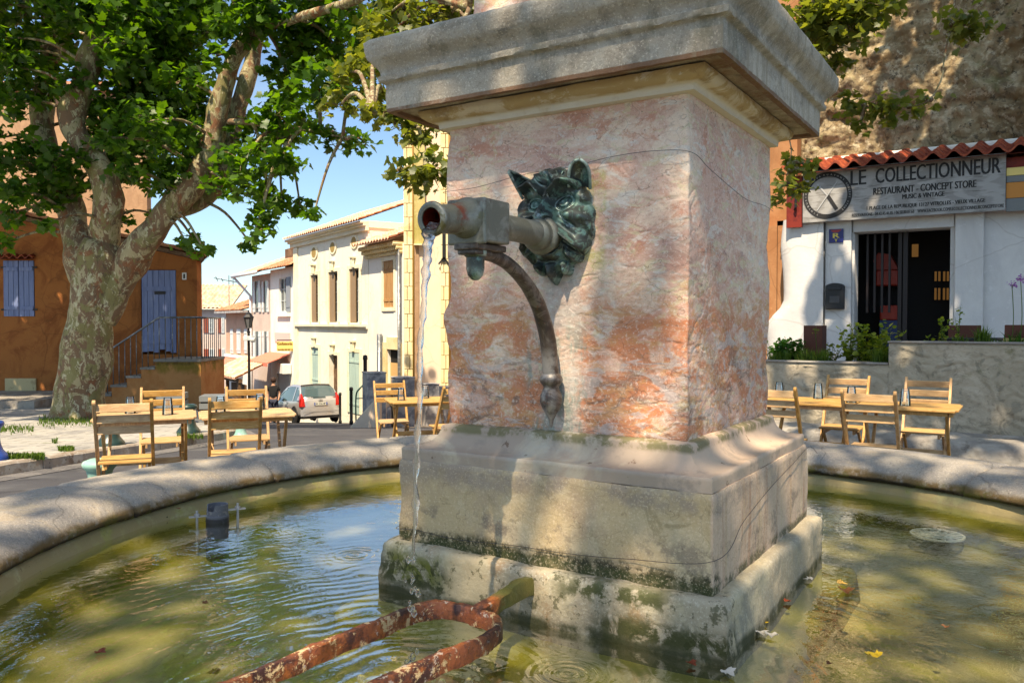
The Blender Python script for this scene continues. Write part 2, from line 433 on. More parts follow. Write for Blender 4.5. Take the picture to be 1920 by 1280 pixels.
def rows(a, b, n):   # linear interpolation of (h,z)
    return [(a[0]+(b[0]-a[0])*i/n, a[1]+(b[1]-a[1])*i/n) for i in range(n+1)]
def seq(pts, step=.012):
    out = [pts[0]]
    for a, b in zip(pts, pts[1:]):
        n = max(1, int(math.hypot(a[0]-b[0], a[1]-b[1])/step)); out += rows(a, b, n)[1:]
    return out
# shaft
sh = square_sweep(seq([(.428,-.350),(.432,-.30),(.4345,0),(.436,.4),(.432,.672)], .009), 96, .0024, 6, .0012, 34, edge=.007)
# worn notches and swell of the left corner seen against the street
for i, v in enumerate(sh.v):
    x, y, z = v
    if x < -.33:
        w = smooth(-.33, -.42, x)*smooth(-.2, -.4, y)
        d = .014*math.exp(-((z-.12)/.06)**2)+.010*math.exp(-((z+.12)/.035)**2)+.006*math.exp(-((z-.33)/.05)**2)-.014*math.exp(-((z-.02)/.045)**2)
        sh.v[i] = (x+w*d, y+w*d*.5, z)
    if x > .30 and y > 0:
        w = smooth(.3, .42, x)*smooth(.2, .42, y)
        d = .008*math.exp(-((z+.15)/.05)**2)+.010*math.exp(-((z-.28)/.08)**2)
        sh.v[i] = (sh.v[i][0]-w*d, sh.v[i][1]-w*d*.6, z)
sh.build('shaft', MT['shaft'], fountain, True)
square_sweep(seq([(.372,.86),(.370,1.3),(.368,2.6)], .03), 60, .004, 6, .0015, 30, edge=.012).build('upper_shaft', MT['shaft'], fountain, True)
# neck moulding
square_sweep(seq([(.438,.660),(.456,.663),(.458,.680),(.462,.682),(.470,.684),(.486,.688),(.498,.697),(.504,.709),(.505,.718),(.46,.7215)], .006), 70, .002, 10, .0008, 50, edge=.006).build('neck_moulding', MT['neck'], fountain, True, angle=60)
# cornice with soffit, fascia, fillet and cyma
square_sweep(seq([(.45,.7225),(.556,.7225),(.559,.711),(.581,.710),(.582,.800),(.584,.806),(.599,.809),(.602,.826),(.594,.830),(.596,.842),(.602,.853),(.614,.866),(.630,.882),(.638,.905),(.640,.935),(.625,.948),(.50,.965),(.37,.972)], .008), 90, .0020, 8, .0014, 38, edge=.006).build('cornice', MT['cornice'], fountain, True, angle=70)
# scotia (cavetto) moulding below the shaft
pts = [(.545,-.466),(.546,-.430),(.541,-.424),(.533,-.424)]
for k in range(12):
    a = k/11*math.pi/2; pts.append((.528-.075*math.sin(a), -.424+.066*(1-math.cos(a))))
pts += [(.450,-.352),(.43,-.345),(.3,-.343)]
square_sweep(seq(pts, .007), 80, .003, 9, .001, 45, edge=.008).build('scotia_moulding', MT['scotia'], fountain, True, angle=50)
# plinth block
square_sweep(seq([(.549,-.76),(.553,-.735),(.554,-.6),(.553,-.475),(.549,-.466),(.45,-.4655)], .011), 90, .0035, 6, .0012, 40, edge=.010).build('plinth', MT['plinth'], fountain, True, angle=60)
# base slab standing in the water
square_sweep(seq([(.606,-1.10),(.604,-.95),(.602,-.86),(.600,-.762),(.594,-.749),(.58,-.744),(.50,-.742)], .011), 90, .010, 6, .003, 34, edge=.012).build('base_slab', MT['slab'], fountain, True)
square_sweep(seq([(.72,-1.12),(.705,-.975),(.69,-.955),(.55,-.945)], .03), 40, .006, 6).build('submerged_step', MT['basin'], fountain, True)

# basin rim: ring of stones, with joints
NS = 960
prof = [(2.56,-1.40),(2.555,-1.1),(2.56,-.86),(2.572,-.80),(2.568,-.748),(2.545,-.732),(2.50,-.7265),(2.44,-.7255),(2.38,-.7265),(2.33,-.729),(2.28,-.733),(2.235,-.739),(2.195,-.748),(2.160,-.762),(2.130,-.778),(2.108,-.797),(2.096,-.815),(2.094,-.833),(2.104,-.846),(2.13,-.852),(2.16,-.854)]
joints = [R(a) for a in (196, 173, 149.5, 121, 94, 62, 38, 12, -14, -45, -80, -115, -140)]
mb = MB(); vs = []
for (r, z) in prof:
    for k in range(NS):
        a = 2*math.pi*k/NS
        jit = .012*noise.noise(Vector((r*9, z*9, 3+int(a*5))))
        dj = min(abs((a-j+jit+math.pi) % (2*math.pi)-math.pi) for j in joints)*2.3
        p = Vector((r*math.cos(a), r*math.sin(a), z))
        g = math.exp(-(dj/.009)**2)*.020+math.exp(-(dj/.03)**2)*.005
        n1 = noise.noise_vector(p*2.0)*.008+noise.noise_vector(p*9)*.0022+noise.noise_vector(p*26)*.0016
        q = p+n1
        if z > -.84 and r < 2.56:
            q -= Vector((0, 0, g)); 
            if r < 2.2: q += Vector((math.cos(a), math.sin(a), 0))*g
        if z > -.77 and r < 2.5: q.z -= max(0, noise.noise(p*1.4)-.25)*.02
        vs.append(q)
fs = [(i*NS+k, i*NS+(k+1) % NS, (i+1)*NS+(k+1) % NS, (i+1)*NS+k) for i in range(len(prof)-1) for k in range(NS)]
mb.add(vs, fs); mb.build('basin_rim', MT['rim'], fountain, True)
# inner wall with concrete fillet and floor
prof = [(2.16,-.83),(2.118,-.86),(2.105,-.90),(2.095,-.93),(2.05,-.965),(1.99,-1.01),(1.95,-1.045),(1.90,-1.075),(1.86,-1.085),(1.6,-1.09),(1.2,-1.092),(.9,-1.092),(.6,-1.092),(.3,-1.092),(0.001,-1.092)]
mb = MB(); N = 240; vs = []
for (r, z) in prof:
    for k in range(N):
        a = 2*math.pi*k/N; p = Vector((r*math.cos(a), r*math.sin(a), z))
        q = p+noise.noise_vector(p*3)*.012
        if r < 1.85: q.z = z+noise.noise(p*2)*.012
        vs.append(q)
fs = [(i*N+k, i*N+(k+1) % N, (i+1)*N+(k+1) % N, (i+1)*N+k) for i in range(len(prof)-1) for k in range(N)]
mb.add(vs, fs); mb.build('basin_floor', MT['basin'], fountain, True)

# ---------------------------------------------------------------- mask spout
mask_root = thing('mask_spout', 'green bronze grotesque mask with pointed ears holding a long water pipe in its mouth', 'spout', fw(0,-.434,0), ROT)
HU, HV, ZC = .142, .182, .315
def g2(u, v, cu, cv, su, sv): return math.exp(-((u-cu)/su)**2-((v-cv)/sv)**2)
def ridge(d, w): return math.exp(-(d/w)**2)
def outline(a):   # ragged outline radius in unit (u,v) as function of angle
    s_ = math.sin(a); c_ = math.cos(a)
    r = .93
    r += .055*abs(math.sin(a*9.5+.4)) * (1 if s_ < .3 else .7)
    if s_ < -.2: r += .07*(-s_-.2)+.05*math.sin(a*15)*(-s_)
    r *= 1-.22*max(0, -s_-.45)*abs(c_)*2
    return r
def mh(u, v):
    au = abs(u); r = math.hypot(u, v); a = math.atan2(v, u)
    R0 = outline(a); t = r/R0
    h = .060*math.sqrt(max(0, 1-min(1, t)**2.8))+.006
    # mane locks radiating round the face
    m = smooth(.66, .86, t)
    h += m*.009*math.sin(a*13+3*math.sin(r*6)+r*5)*(1-.4*smooth(.94, 1, t))
    m2 = smooth(.60, .70, v)*(1-smooth(.92, 1, t))
    h += m2*(.010+.009*math.sin(u*17+2.5*math.sin(v*8)))
    # brow arches with deep frown
    bd = v-(.47+.20*smooth(.05, .40, au)-.30*max(0, au-.42))
    h += .046*ridge(bd, .070)*smooth(.05, .13, au)*(1-smooth(.66, .82, au))
    h += .012*ridge(bd-.17, .04)*smooth(.05, .2, au)*(1-smooth(.5, .7, au))
    h -= .016*ridge(u, .035)*smooth(.36, .46, v)*(1-smooth(.62, .76, v))
    # deep sockets, lids and eyeballs
    h -= .046*g2(au, v, .37, .31, .24, .14)
    e = math.hypot((au-.37)/.15, (v-.30-.10*(au-.37))/.088)
    if e < 1: h += .036*math.sqrt(1-e*e)
    h += .010*ridge(e-1.18, .13)
    pu = math.hypot(au-.35, v-.31); h -= .009*math.exp(-(pu/.038)**2); h += .007*math.exp(-(pu/.014)**2)
    # hooked nose with flared wings
    nz = smooth(.50, .06, v)
    h += (.016+.050*nz)*ridge(u, .085+.05*nz)*smooth(.58, .42, v)*smooth(-.10, .0, v)
    h += .034*g2(au, v, .17, .06, .085, .085); h -= .020*g2(au, v, .16, .0, .04, .035)
    # cheeks: bulging, with a groove from the nose wing
    h += .030*g2(au, v, .55, .08, .19, .15)
    h -= .014*ridge(v-(.12-.55*(au-.22)), .045)*smooth(.2, .3, au)*(1-smooth(.5, .75, au))
    # moustache rolls sweeping down to the sides
    for off, w, amp in ((0, .070, .040), (.150, .035, .016), (.235, .032, .014), (.32, .034, .012)):
        mv = -.075-off*.9-.70*max(0, au-.08)**1.3
        h += amp*ridge(v-mv, w)*smooth(.02, .14, au)*(1-smooth(.84, .99, t))*(1 if off <= .01 else smooth(.36, .56, au))
    h -= .012*ridge(v-(-.19-.70*max(0, au-.08)**1.3), .03)*smooth(.25, .4, au)*(1-smooth(.8, .95, t))
    # open mouth around the pipe
    dm = math.hypot(u/.36, (v+.30)/.26)
    if dm < 1: h -= .050*(1-dm**3)
    h += .010*ridge(dm-1.05, .12)*smooth(-.25, -.4, v)
    # lower lip and chin
    h += .028*g2(u, v, 0, -.60, .20, .06); h -= .020*g2(u, v, .0, -.685, .15, .04)
    # beard locks
    b = smooth(-.66, -.76, v)
    h += b*(.015*math.sin(u*20+.9*math.sin(v*7))+.014)
    b2 = smooth(-.38, -.55, v)*smooth(.30, .44, au)
    h += b2*.011*math.sin(au*17+v*12)
    return h
NU, NV = 190, 240
vs = []; idx = {}; mb = MB(); gridv = [[None]*NU for _ in range(NV)]
for j in range(NV):
    for i in range(NU):
        u = -1.12+2.24*i/(NU-1); v = -1.12+2.24*j/(NV-1)
        r = math.hypot(u, v); t = r/outline(math.atan2(v, u))
        if t < 1.0:
            gridv[j][i] = len(vs); vs.append(Vector((u*HU, -mh(u, v), ZC+v*HV)))
        elif t < 1.03:
            gridv[j][i] = len(vs); vs.append(Vector((u*HU*.99, .01, ZC+v*HV*.99)))
fs = []
for j in range(NV-1):
    for i in range(NU-1):
        q = (gridv[j][i], gridv[j][i+1], gridv[j+1][i+1], gridv[j+1][i])
        if None not in q: fs.append(q)
mb.add(vs, fs); mask = mb.build('mask', MT['bronze'], mask_root, True)
def ear(side):
    mb = MB()
    if side < 0: base, tip, w0, ex_ = Vector((-.096,-.030,ZC+.105)), Vector((-.120,-.100,ZC+.160)), .042, .8
    else: base, tip, w0, ex_ = Vector((.098,-.034,ZC+.100)), Vector((.116,-.070,ZC+.178)), .038, 3.0
    ax = (tip-base).normalized(); sidev = Vector((side*.35, 0, 0))+Vector((0, 0, 1))*.0
    wv = (ax.cross(Vector((side, .25, 0)))).normalized(); nv = ax.cross(wv).normalized()
    if side > 0: wv = Vector((.85, .45, -.1)).normalized(); nv = ax.cross(wv).normalized()
    if nv.y > 0: nv = -nv
    def fn(u, v, t=0):
        w = w0*(1-v**(ex_*1.3))**(.9 if side < 0 else .6)+.0015; a = (u-.5)*2.7
        return base.lerp(tip, v)+wv*math.sin(a)*w*.85-nv*(math.cos(a)*w*.75-w*.3)+nv*t
    mb.grid(20, 20, lambda u, v: fn(u, v)); mb.grid(20, 20, lambda u, v: fn(u, v, .006))
    mb.tube([fn(0, k/14, .003) for k in range(15)], .005, 8); mb.tube([fn(1, k/14, .003) for k in range(15)], .005, 8)
    return mb.build('ear', MT['bronze'], mask_root, True)
ear(-1); ear(1)
zp = .272
LY = lambda l: -(l-.434)      # distance from pillar centre -> mask_root local y
# rosette collar in the mouth
my = Matrix.Rotation(R(90), 3, 'X')   # local z -> -y
mb = MB()
mb.lathe([(.0,.0),(.050,.0),(.054,.03),(.050,.06),(.056,.066),(.060,.076),(.056,.086),(.048,.090),(.046,.10),(.050,.108),(.046,.118),(.040,.122),(.034,.130)], 40, (0,-.02,zp-.005), my)
mb.build('mouth_collar', MT['pipe'], mask_root, True, angle=50)
mb = MB(); mb.tube([(0,LY(.52),zp-.003),(0,LY(.68),zp),(0,LY(.81),zp)], [.038,.0365,.036], 32, nz=.02, nf=30)
mb.build('pipe', MT['pipe'], mask_root, True, angle=50)
mb = MB(); mb.bx(-.058,.058, LY(.925), LY(.80), zp-.058, zp+.058)
mb.bx(-.062,.062, LY(.93), LY(.915), zp-.064, zp+.058)
mb.build('collar_block', MT['pipe'], mask_root, bev=.006)
mb = MB(); y0 = LY(.925)
def nz_(l, r, dz=0): return (r, l)
prof = [(.058,0),(.057,.006),(.050,.018),(.044,.035),(.040,.06),(.038,.09),(.037,.12),(.039,.135),(.043,.145),(.045,.152),(.043,.158),(.036,.160),(.029,.158),(.027,.14),(.027,.05),(0,.05)]
m_ = Matrix.Rotation(R(96), 3, 'X')
mb.lathe(prof, 36, (0, y0+.004, zp+.004), m_)
mb.build('nozzle', MT['pipe'], mask_root, True, angle=60)
mb = MB(); mb.lathe([(.0001,.085),(.0268,.085)], 24, (0, y0+.002, zp+.003), m_)
mb.lathe([(.0266,.155),(.0264,.085)], 24, (0, y0+.002, zp+.003), m_)
mb.build('rusty_bore', MT['rustred'], mask_root, True)
# bracket arc
path = [(0,LY(.905),.193),(0,LY(.86),.191),(0,LY(.80),.187),(0,LY(.73),.171),(0,LY(.66),.140),(0,LY(.60),.100),(0,LY(.55),.052),(0,LY(.515),.0),(0,LY(.492),-.055),(0,LY(.478),-.11),(0,LY(.472),-.165)]
pp = catmull([Vector(p) for p in path], 6); n = len(pp)
mb = MB(); mb.tube(pp, [.019+.006*smooth(.2, .8, i/n) for i in range(n)], 20, nz=.05, nf=20); mb.build('bracket', MT['bracket'], mask_root, True)
mb = MB(); mb.bx(-.04,.04, LY(.93), LY(.79), .194, .212); mb.bx(-.032,.032, LY(.925), LY(.85), .182, .196)
mb.build('bracket_plate', MT['bracket'], mask_root, bev=.004)
mb = MB(); mb.lathe([(.0,-.066),(.010,-.064),(.021,-.052),(.025,-.035),(.025,-.004),(.030,.0),(.033,.006),(.033,.014),(0,.014)], 24, (0, LY(.885), .180)); mb.build('bolt_cap', MT['bronze'], mask_root, True, angle=50)
mb = MB()
mb.lathe([(.0,-.125),(.006,-.118),(.008,-.100),(.018,-.080),(.029,-.062),(.036,-.042),(.034,-.022),(.027,-.006),(.024,.004),(.030,.012),(.036,.020),(.037,.030),(.032,.040),(.026,.046),(.023,.05)], 28, (0, LY(.470), -.205))
mb.build('finial', MT['bracket'], mask_root, True)

# falling water
def watermat(name, rough=.02):
    m, nt = newmat(name); q = NT(nt); tc = q.n('ShaderNodeTexCoord'); q.co = tc.outputs['Object']
    fr = q.n('ShaderNodeFresnel'); fr.inputs[0].default_value = 1.45
    gl = q.n('ShaderNodeBsdfGlossy'); gl.inputs['Roughness'].default_value = rough
    rf = q.n('ShaderNodeBsdfRefraction'); rf.inputs['IOR'].default_value = 1.33; rf.inputs['Roughness'].default_value = 0
    tr = q.n('ShaderNodeBsdfTransparent'); tr.inputs[0].default_value = (.96,.98,1,1)
    m0 = q.n('ShaderNodeMixShader'); m0.inputs[0].default_value = .55; q.c(tr.outputs[0], m0.inputs[1]); q.c(rf.outputs[0], m0.inputs[2])
    mx = q.n('ShaderNodeMixShader'); o = q.n('ShaderNodeOutputMaterial')
    q.c(fr.outputs[0], mx.inputs[0]); q.c(m0.outputs[0], mx.inputs[1]); q.c(gl.outputs[0], mx.inputs[2]); q.c(mx.outputs[0], o.inputs[0])
    bp = q.n('ShaderNodeBump'); bp.inputs['Distance'].default_value = .004
    q.c(q.tex('noise', 60, (1,1,.3)), bp.inputs['Height'])
    for x in (fr, gl, rf): q.c(bp.outputs[0], x.inputs['Normal'])
    return m
MT['jet'] = watermat('falling_water')
pts = []; rad = []
random.seed(5)
g = 9.8; v0 = .20; L0 = 1.072
for i in range(90):
    t = i/89*.50; z = zp-.028-.06*0-.5*g*t*t-.15*t; Lq = L0+v0*t
    wob = .0025*math.sin(z*23)+.0015*math.sin(z*51)
    pts.append(fw(wob*(1 if i > 8 else 0), -Lq, z))
    r = .022*(1-.64*smooth(0, .40, i/89))+.0018*math.sin(i*1.3)
    rad.append(max(.0045, r))
cut = 72
mb = MB(); mb.tube([Vector(p)-fw(0,-L0,0) for p in pts[:cut]], [r*(1 if i < cut-6 else (cut-i)/7) for i, r in enumerate(rad[:cut])], 20, nz=.75, nf=55, flat=.5)
jet = mb.build('water_jet', MT['jet'], None, True); jet.location = fw(0,-L0,0)
tag(jet, 'clear thin stream of water falling from the bronze spout into the basin', 'water jet')
drops = MB()
for i in range(cut-2, 90):
    p = Vector(pts[i])
    for k in range(random.choice([2,3,4,5]) if (i//4) % 2 == 0 else random.choice([0,1,2])):
        c = p+Vector((random.gauss(0,.006), random.gauss(0,.006), random.gauss(0,.012)))-fw(0,-L0,0)
        r = random.uniform(.0025,.0085)
        drops.lathe([(0,-r*1.4),(r*.7,-r*.8),(r,0),(r*.6,r),(0,r*1.6)], 8, c)
tag(drops.build('falling_drops', MT['jet'], jet, True), kind='stuff')

# wires round pillar
def wire(name, pts, label):
    mb = MB(); mb.tube(catmull(pts, 8), .0009, 6); o = mb.build(name, MT['wire'], None, True)
    return tag(o, label, 'wire', 'thin wires tied round the pillar')
h = .442
wire('wire', [fw(-h-.003,-.2,.47),fw(-h-.002,-h-.002,.447),fw(-.3,-h-.008,.452),fw(-.1,-h-.008,.478),fw(.05,-h-.008,.483),fw(.2,-h-.008,.500),fw(.34,-h-.008,.502),fw(h+.003,-h-.003,.487),fw(h+.008,-.3,.462),fw(h+.008,-.05,.430),fw(h+.008,.1,.418),fw(h+.008,.3,.424),fw(h+.002,h,.42)], 'thin grey wire round the top of the pink shaft above the mask')
h = .556
wire('wire', [fw(-h-.003,-.3,-.70),fw(-h-.002,-h-.002,-.700),fw(-.47,-h-.004,-.698),fw(-.3,-h-.004,-.706),fw(-.1,-h-.004,-.694),fw(.1,-h-.004,-.690),fw(.3,-h-.004,-.676),fw(h+.002,-h-.002,-.642),fw(h+.005,-.3,-.585),fw(h+.005,0,-.535),fw(h+.005,.3,-.500),fw(h+.003,.545,-.475),fw(h+.03,.56,-.50)], 'thin grey wire sagging round the ochre plinth block')

# rusty iron fork (bucket rest)
iron = thing('iron_bucket_rest', 'rusty wrought iron fork with peeling paint reaching from the base slab over the water', 'bucket rest', fw(0,-.598,0), ROT)
def strap(pts, w, t):
    """flat strap along pts, w horizontal thickness, t vertical height"""
    n = len(pts); vs = []
    for i, p in enumerate(pts):
        d = (pts[min(i+1,n-1)]-pts[max(i-1,0)]).normalized(); sd = d.cross(Vector((0,0,1))).normalized()
        up = Vector((0,0,1))
        k = [( .5,.5),(.35,.62),(-.35,.62),(-.5,.5),(-.5,-.5),(-.3,-.58),(.3,-.58),(.5,-.5)]
        for a, b in k:
            q = p+sd*a*w+up*b*t; q = q+noise.noise_vector(q*18)*.0045+noise.noise_vector(q*70)*.003; vs.append(q)
    fs = []
    for i in range(n-1):
        for k in range(8):
            k2 = (k+1) % 8; fs.append((i*8+k, i*8+k2, (i+1)*8+k2, (i+1)*8+k))
    fs.append(tuple(range(7,-1,-1))); fs.append(tuple(range((n-1)*8, n*8)))
    return vs, fs
oy = .598
ly = lambda y: y+oy
zi = -.800
def arm(s):
    if s < 0: c = [(0,-.885),(-.06,-.878),(-.115,-.892),(-.148,-.93),(-.157,-.99),(-.155,-1.06),(-.158,-1.15),(-.172,-1.32),(-.192,-1.51),(-.20,-1.75),(-.20,-2.12)]
    else: c = [(0,-.885),(.05,-.890),(.092,-.915),(.120,-.965),(.130,-1.03),(.128,-1.10),(.112,-1.2),(.088,-1.35),(.07,-1.6),(.06,-1.85),(.06,-2.12)]
    return catmull([Vector((x, ly(y), zi+.004*math.sin(y*9))) for x, y in c], 6)
for s in (-1, 1):
    mb = MB(); mb.add(*strap(arm(s), .022, .041)); mb.build('fork_arm', MT['iron'], iron, True, angle=42)
mb = MB()
st = catmull([Vector((0, .04, -.80)), Vector((0, ly(-.66), -.792)), Vector((0, ly(-.75), -.795)), Vector((0, ly(-.83), -.80)), Vector((0, ly(-.895), zi))], 5)
n = len(st)
vs, fs = strap(st, .034, .044); mb.add(vs, fs)
mb.build('stem', MT['iron'], iron, True, angle=42)
# ---------------------------------------------------------------- setting materials
MT['asphalt'] = mat('street_asphalt', (.060,.060,.068), [L((.10,.10,.105), s=.7, lo=.45, hi=.65, dist=1), L((.035,.035,.04), s=3, lo=.55, hi=.65, amt=.6),
    L((.16,.15,.14), s=60, lo=.62, hi=.68, amt=.5)], .85, [('noise', 90, .003)])
MT['paving'] = mat('pale_stone_paving', (.38,.36,.33), [L((.27,.26,.25), s=.9, lo=.45, hi=.6, dist=1), L((.46,.43,.38), s=3, lo=.5, hi=.6, amt=.7),
    L((.07,.06,.045), 'brick', 1.15, .2, .8, amt=.75, off=(.1,.1,0)), L((.10,.12,.04), s=1.5, lo=.60, hi=.68, amt=.6), L((.16,.15,.14), s=40, lo=.60, hi=.66, amt=.5)], .8, [('noise', 40, .003)])
MT['plaza'] = mat('sunlit_plaza_paving', (.45,.36,.27), [L((.34,.28,.22), s=.9, lo=.45, hi=.6), L((.2,.17,.14), 'brick', 1.4, .2, .8, amt=.6, off=(.1,.1,0))], .85, [('noise', 40, .003)])
MT['kerb'] = mat('kerb_stone', (.33,.27,.22), [L((.17,.11,.07), s=2.5, lo=.52, hi=.64, amt=.8), L((.42,.38,.33), s=6, lo=.5, hi=.6), L((.06,.05,.03), s=18, lo=.6, hi=.66, amt=.7)], .85, [('noise', 20, .005)])
def plaster(name, c, c2, stain=(.08,.05,.03), s=1, rough=.9, amt=.5, bump=.006, stz=.35, sc=.55):
    return mat(name, c, [L(c2, s=s, lo=.42, hi=.62, dist=.8), L(stain, s=sc, lo=.53, hi=.68, st=(1,1,stz), dist=.8, amt=amt),
        L(tuple(min(1, x*1.25) for x in c), s=9, lo=.58, hi=.66, amt=.5), L(stain, 'crack', .9, .012, 0, dist=.4, amt=.35)], rough, [('noise', 6, bump), ('noise', 40, bump*.35)])
MT['orange'] = plaster('orange_lime_plaster', (.36,.125,.036), (.24,.072,.020), (.10,.035,.012), 1.3, amt=.75)
MT['orange2'] = mat('stair_wall_plaster', (.52,.23,.085), [L((.44,.16,.05), s=1.2, lo=.42, hi=.62), L((.20,.14,.02), s=2.5, lo=.45, hi=.58, st=(1,1,.4), z=(.27,.9,.18), amt=.9), L((.10,.06,.02), s=9, lo=.4, hi=.6, z=(.42,.9,.03), amt=.7)], .9, [('noise', 8, .006)])
MT['tan'] = plaster('tan_render', (.40,.25,.15), (.33,.20,.12), (.16,.09,.05), 2, amt=.5)
MT['cream'] = plaster('cream_plaster', (.84,.80,.68), (.84,.80,.68), (.60,.42,.20), .8, amt=.35)
MT['white'] = plaster('white_plaster', (.82,.80,.74), (.86,.83,.76), (.62,.52,.38), .8, amt=.3)
MT['cream2'] = plaster('yellow_white_plaster', (.80,.74,.55), (.84,.80,.66), (.56,.40,.2), .8, amt=.35)
MT['pinkgrey'] = plaster('pinkish_grey_plaster', (.60,.48,.42), (.55,.43,.38), (.4,.3,.25), .8, amt=.3)
MT['pinktan'] = plaster('pink_tan_plaster', (.55,.36,.26), (.48,.31,.22), (.3,.18,.12), .8, amt=.4)
MT['church'] = plaster('pale_pink_church_wall', (.76,.58,.44), (.80,.66,.48), (.45,.30,.18), .5, amt=.6)
MT['quoin'] = mat('yellow_quoin_stone', (.78,.64,.36), [L((.68,.52,.26), s=1.2, lo=.42, hi=.62), L((.84,.74,.5), 'cell', 1.7, .4, .6, amt=.5), L((.42,.28,.12), s=3, lo=.6, hi=.7, amt=.5)], .85, [('noise', 8, .01)])
MT['olive'] = mat('olive_stained_pilaster', (.55,.44,.20), [L((.36,.30,.09), s=1, lo=.42, hi=.6, st=(1,1,.3)), L((.66,.55,.35), s=2, lo=.52, hi=.64)], .85, [('noise', 8, .01)])
MT['brownwall'] = plaster('rough_brown_wall', (.42,.22,.11), (.34,.17,.08), (.15,.07,.03), 1.5, amt=.6)
MT['tile'] = mat('terracotta_tile', (.42,.17,.085), [L((.56,.30,.18), 'cell', 4, .45, .55, amt=.7), L((.28,.10,.05), s=4, lo=.5, hi=.62, amt=.7), L((.50,.42,.30), s=12, lo=.6, hi=.66, amt=.6)], .85, [('noise', 30, .004)])
MT['tilepink'] = mat('sun_bleached_tile', (.66,.36,.24), [L((.78,.52,.38), 'cell', 4, .45, .55, amt=.8), L((.5,.25,.16), s=3, lo=.5, hi=.6, amt=.5)], .85, [('noise', 30, .004)])
MT['tilered'] = mat('deep_red_tile', (.24,.042,.02), [L((.42,.09,.035), s=6, lo=.45, hi=.6), L((.12,.02,.012), s=9, lo=.52, hi=.62, amt=.7)], .7, [('noise', 30, .003)])
MT['bluewood'] = mat('blue_grey_painted_wood', (.175,.225,.40), [L((.13,.175,.33), s=3, lo=.45, hi=.6, st=(3,3,.3)), L((.26,.30,.44), s=5, lo=.56, hi=.64, st=(4,4,.4), amt=.6), L((.06,.06,.09), s=30, lo=.64, hi=.69, amt=.6)], .65, [('noise', 25, .002, (4,4,.3))])
MT['greenwood'] = mat('pale_green_shutter', (.42,.56,.50), [L((.33,.46,.42), s=3, lo=.45, hi=.6, st=(3,3,.3)), L((.2,.25,.22), s=8, lo=.62, hi=.68, amt=.6)], .7)
MT['whitewood'] = mat('white_shutter', (.66,.71,.72), [L((.5,.56,.58), s=3, lo=.45, hi=.6, st=(3,3,.3))], .6)
MT['brownwood'] = mat('brown_shutter', (.50,.27,.11), [L((.36,.17,.06), s=3, lo=.45, hi=.6, st=(5,5,.3)), L((.62,.42,.24), s=5, lo=.55, hi=.65, st=(5,5,.4))], .7)
MT['darkwood'] = mat('dark_timber', (.12,.065,.035), [L((.2,.12,.07), s=3, lo=.45, hi=.6)], .8)
MT['glasswin'] = plain('window_glass', (.05,.06,.07), .08, 0, .8)
MT['dark'] = plain('dark_interior', (.012,.011,.010), .9)
MT['blackiron'] = plain('black_iron', (.02,.021,.023), .45, .3)
MT['greyiron'] = mat('grey_painted_rail', (.16,.17,.18), [L((.3,.31,.32), s=6, lo=.5, hi=.6)], .35, metal=.6)
MT['greystone'] = mat('grey_stone_post', (.42,.40,.39), [L((.20,.20,.22), s=4, lo=.45, hi=.6), L((.42,.40,.38), s=9, lo=.55, hi=.65)], .85, [('noise', 20, .006)])
MT['metalbox'] = mat('beige_metal_box', (.50,.40,.22), [L((.36,.27,.14), s=4, lo=.5, hi=.62)], .5)
MT['shopwhite'] = plaster('shop_white_plaster', (.58,.56,.55), (.64,.62,.60), (.34,.30,.27), 1.2, amt=.35, bump=.008)
MT['shopred'] = mat('dark_red_board', (.22,.022,.012), [L((.12,.012,.01), s=4, lo=.45, hi=.6)], .55)
MT['rock'] = mat('rough_rocky_render', (.36,.28,.17), [L((.22,.145,.075), s=1.1, lo=.42, hi=.58, dist=1), L((.15,.11,.07), s=3, lo=.50, hi=.62, dist=1, amt=.8), L((.56,.47,.33), s=7, lo=.52, hi=.62, amt=.7),
    L((.045,.035,.025), s=11, lo=.56, hi=.64, amt=.8), L((.15,.15,.05), s=2, lo=.56, hi=.66, amt=.5)], .95, [('noise', 9, .05), ('noise', 30, .02)])
MT['planter'] = mat('troweled_cement_wall', (.37,.31,.225), [L((.45,.375,.28), s=2, lo=.45, hi=.6), L((.20,.175,.13), s=6, lo=.52, hi=.62, dist=1.5, amt=.7), L((.16,.15,.07), s=3, lo=.56, hi=.66, amt=.6), L((.42,.29,.2), s=1.1, lo=.62, hi=.68, amt=.7)], .92,
    [('noise', 6, .018, (1,1,1), .8), ('noise', 14, .012, (1,1,1), .6), ('noise', 60, .004)])
MT['cement'] = mat('weathered_cement_ledge', (.24,.215,.19), [L((.34,.31,.27), s=2, lo=.48, hi=.6), L((.12,.10,.08), s=4, lo=.54, hi=.64, amt=.7), L((.28,.17,.09), s=2.3, lo=.56, hi=.66, amt=.6)], .9, [('noise', 7, .02), ('noise', 40, .005)])
MT['pink_awning'] = plain('pink_red_awning', (.72,.20,.13), .7)
MT['beigewin'] = mat('beige_window_surround', (.58,.42,.24), [L((.42,.28,.14), s=2, lo=.5, hi=.62)], .85, [('noise', 20, .006)])
MT['greyslat'] = plain('grey_slat_paint', (.16,.17,.17), .6)
MT['yellowsign'] = plain('yellow_sign_face', (.80,.60,.20), .6)
MT['pinksign'] = plain('faded_pink_sign_face', (.78,.50,.46), .6)
MT['ink'] = plain('black_lettering', (.015,.014,.014), .6)
MT['brownink'] = plain('brown_lettering', (.25,.13,.02), .6)

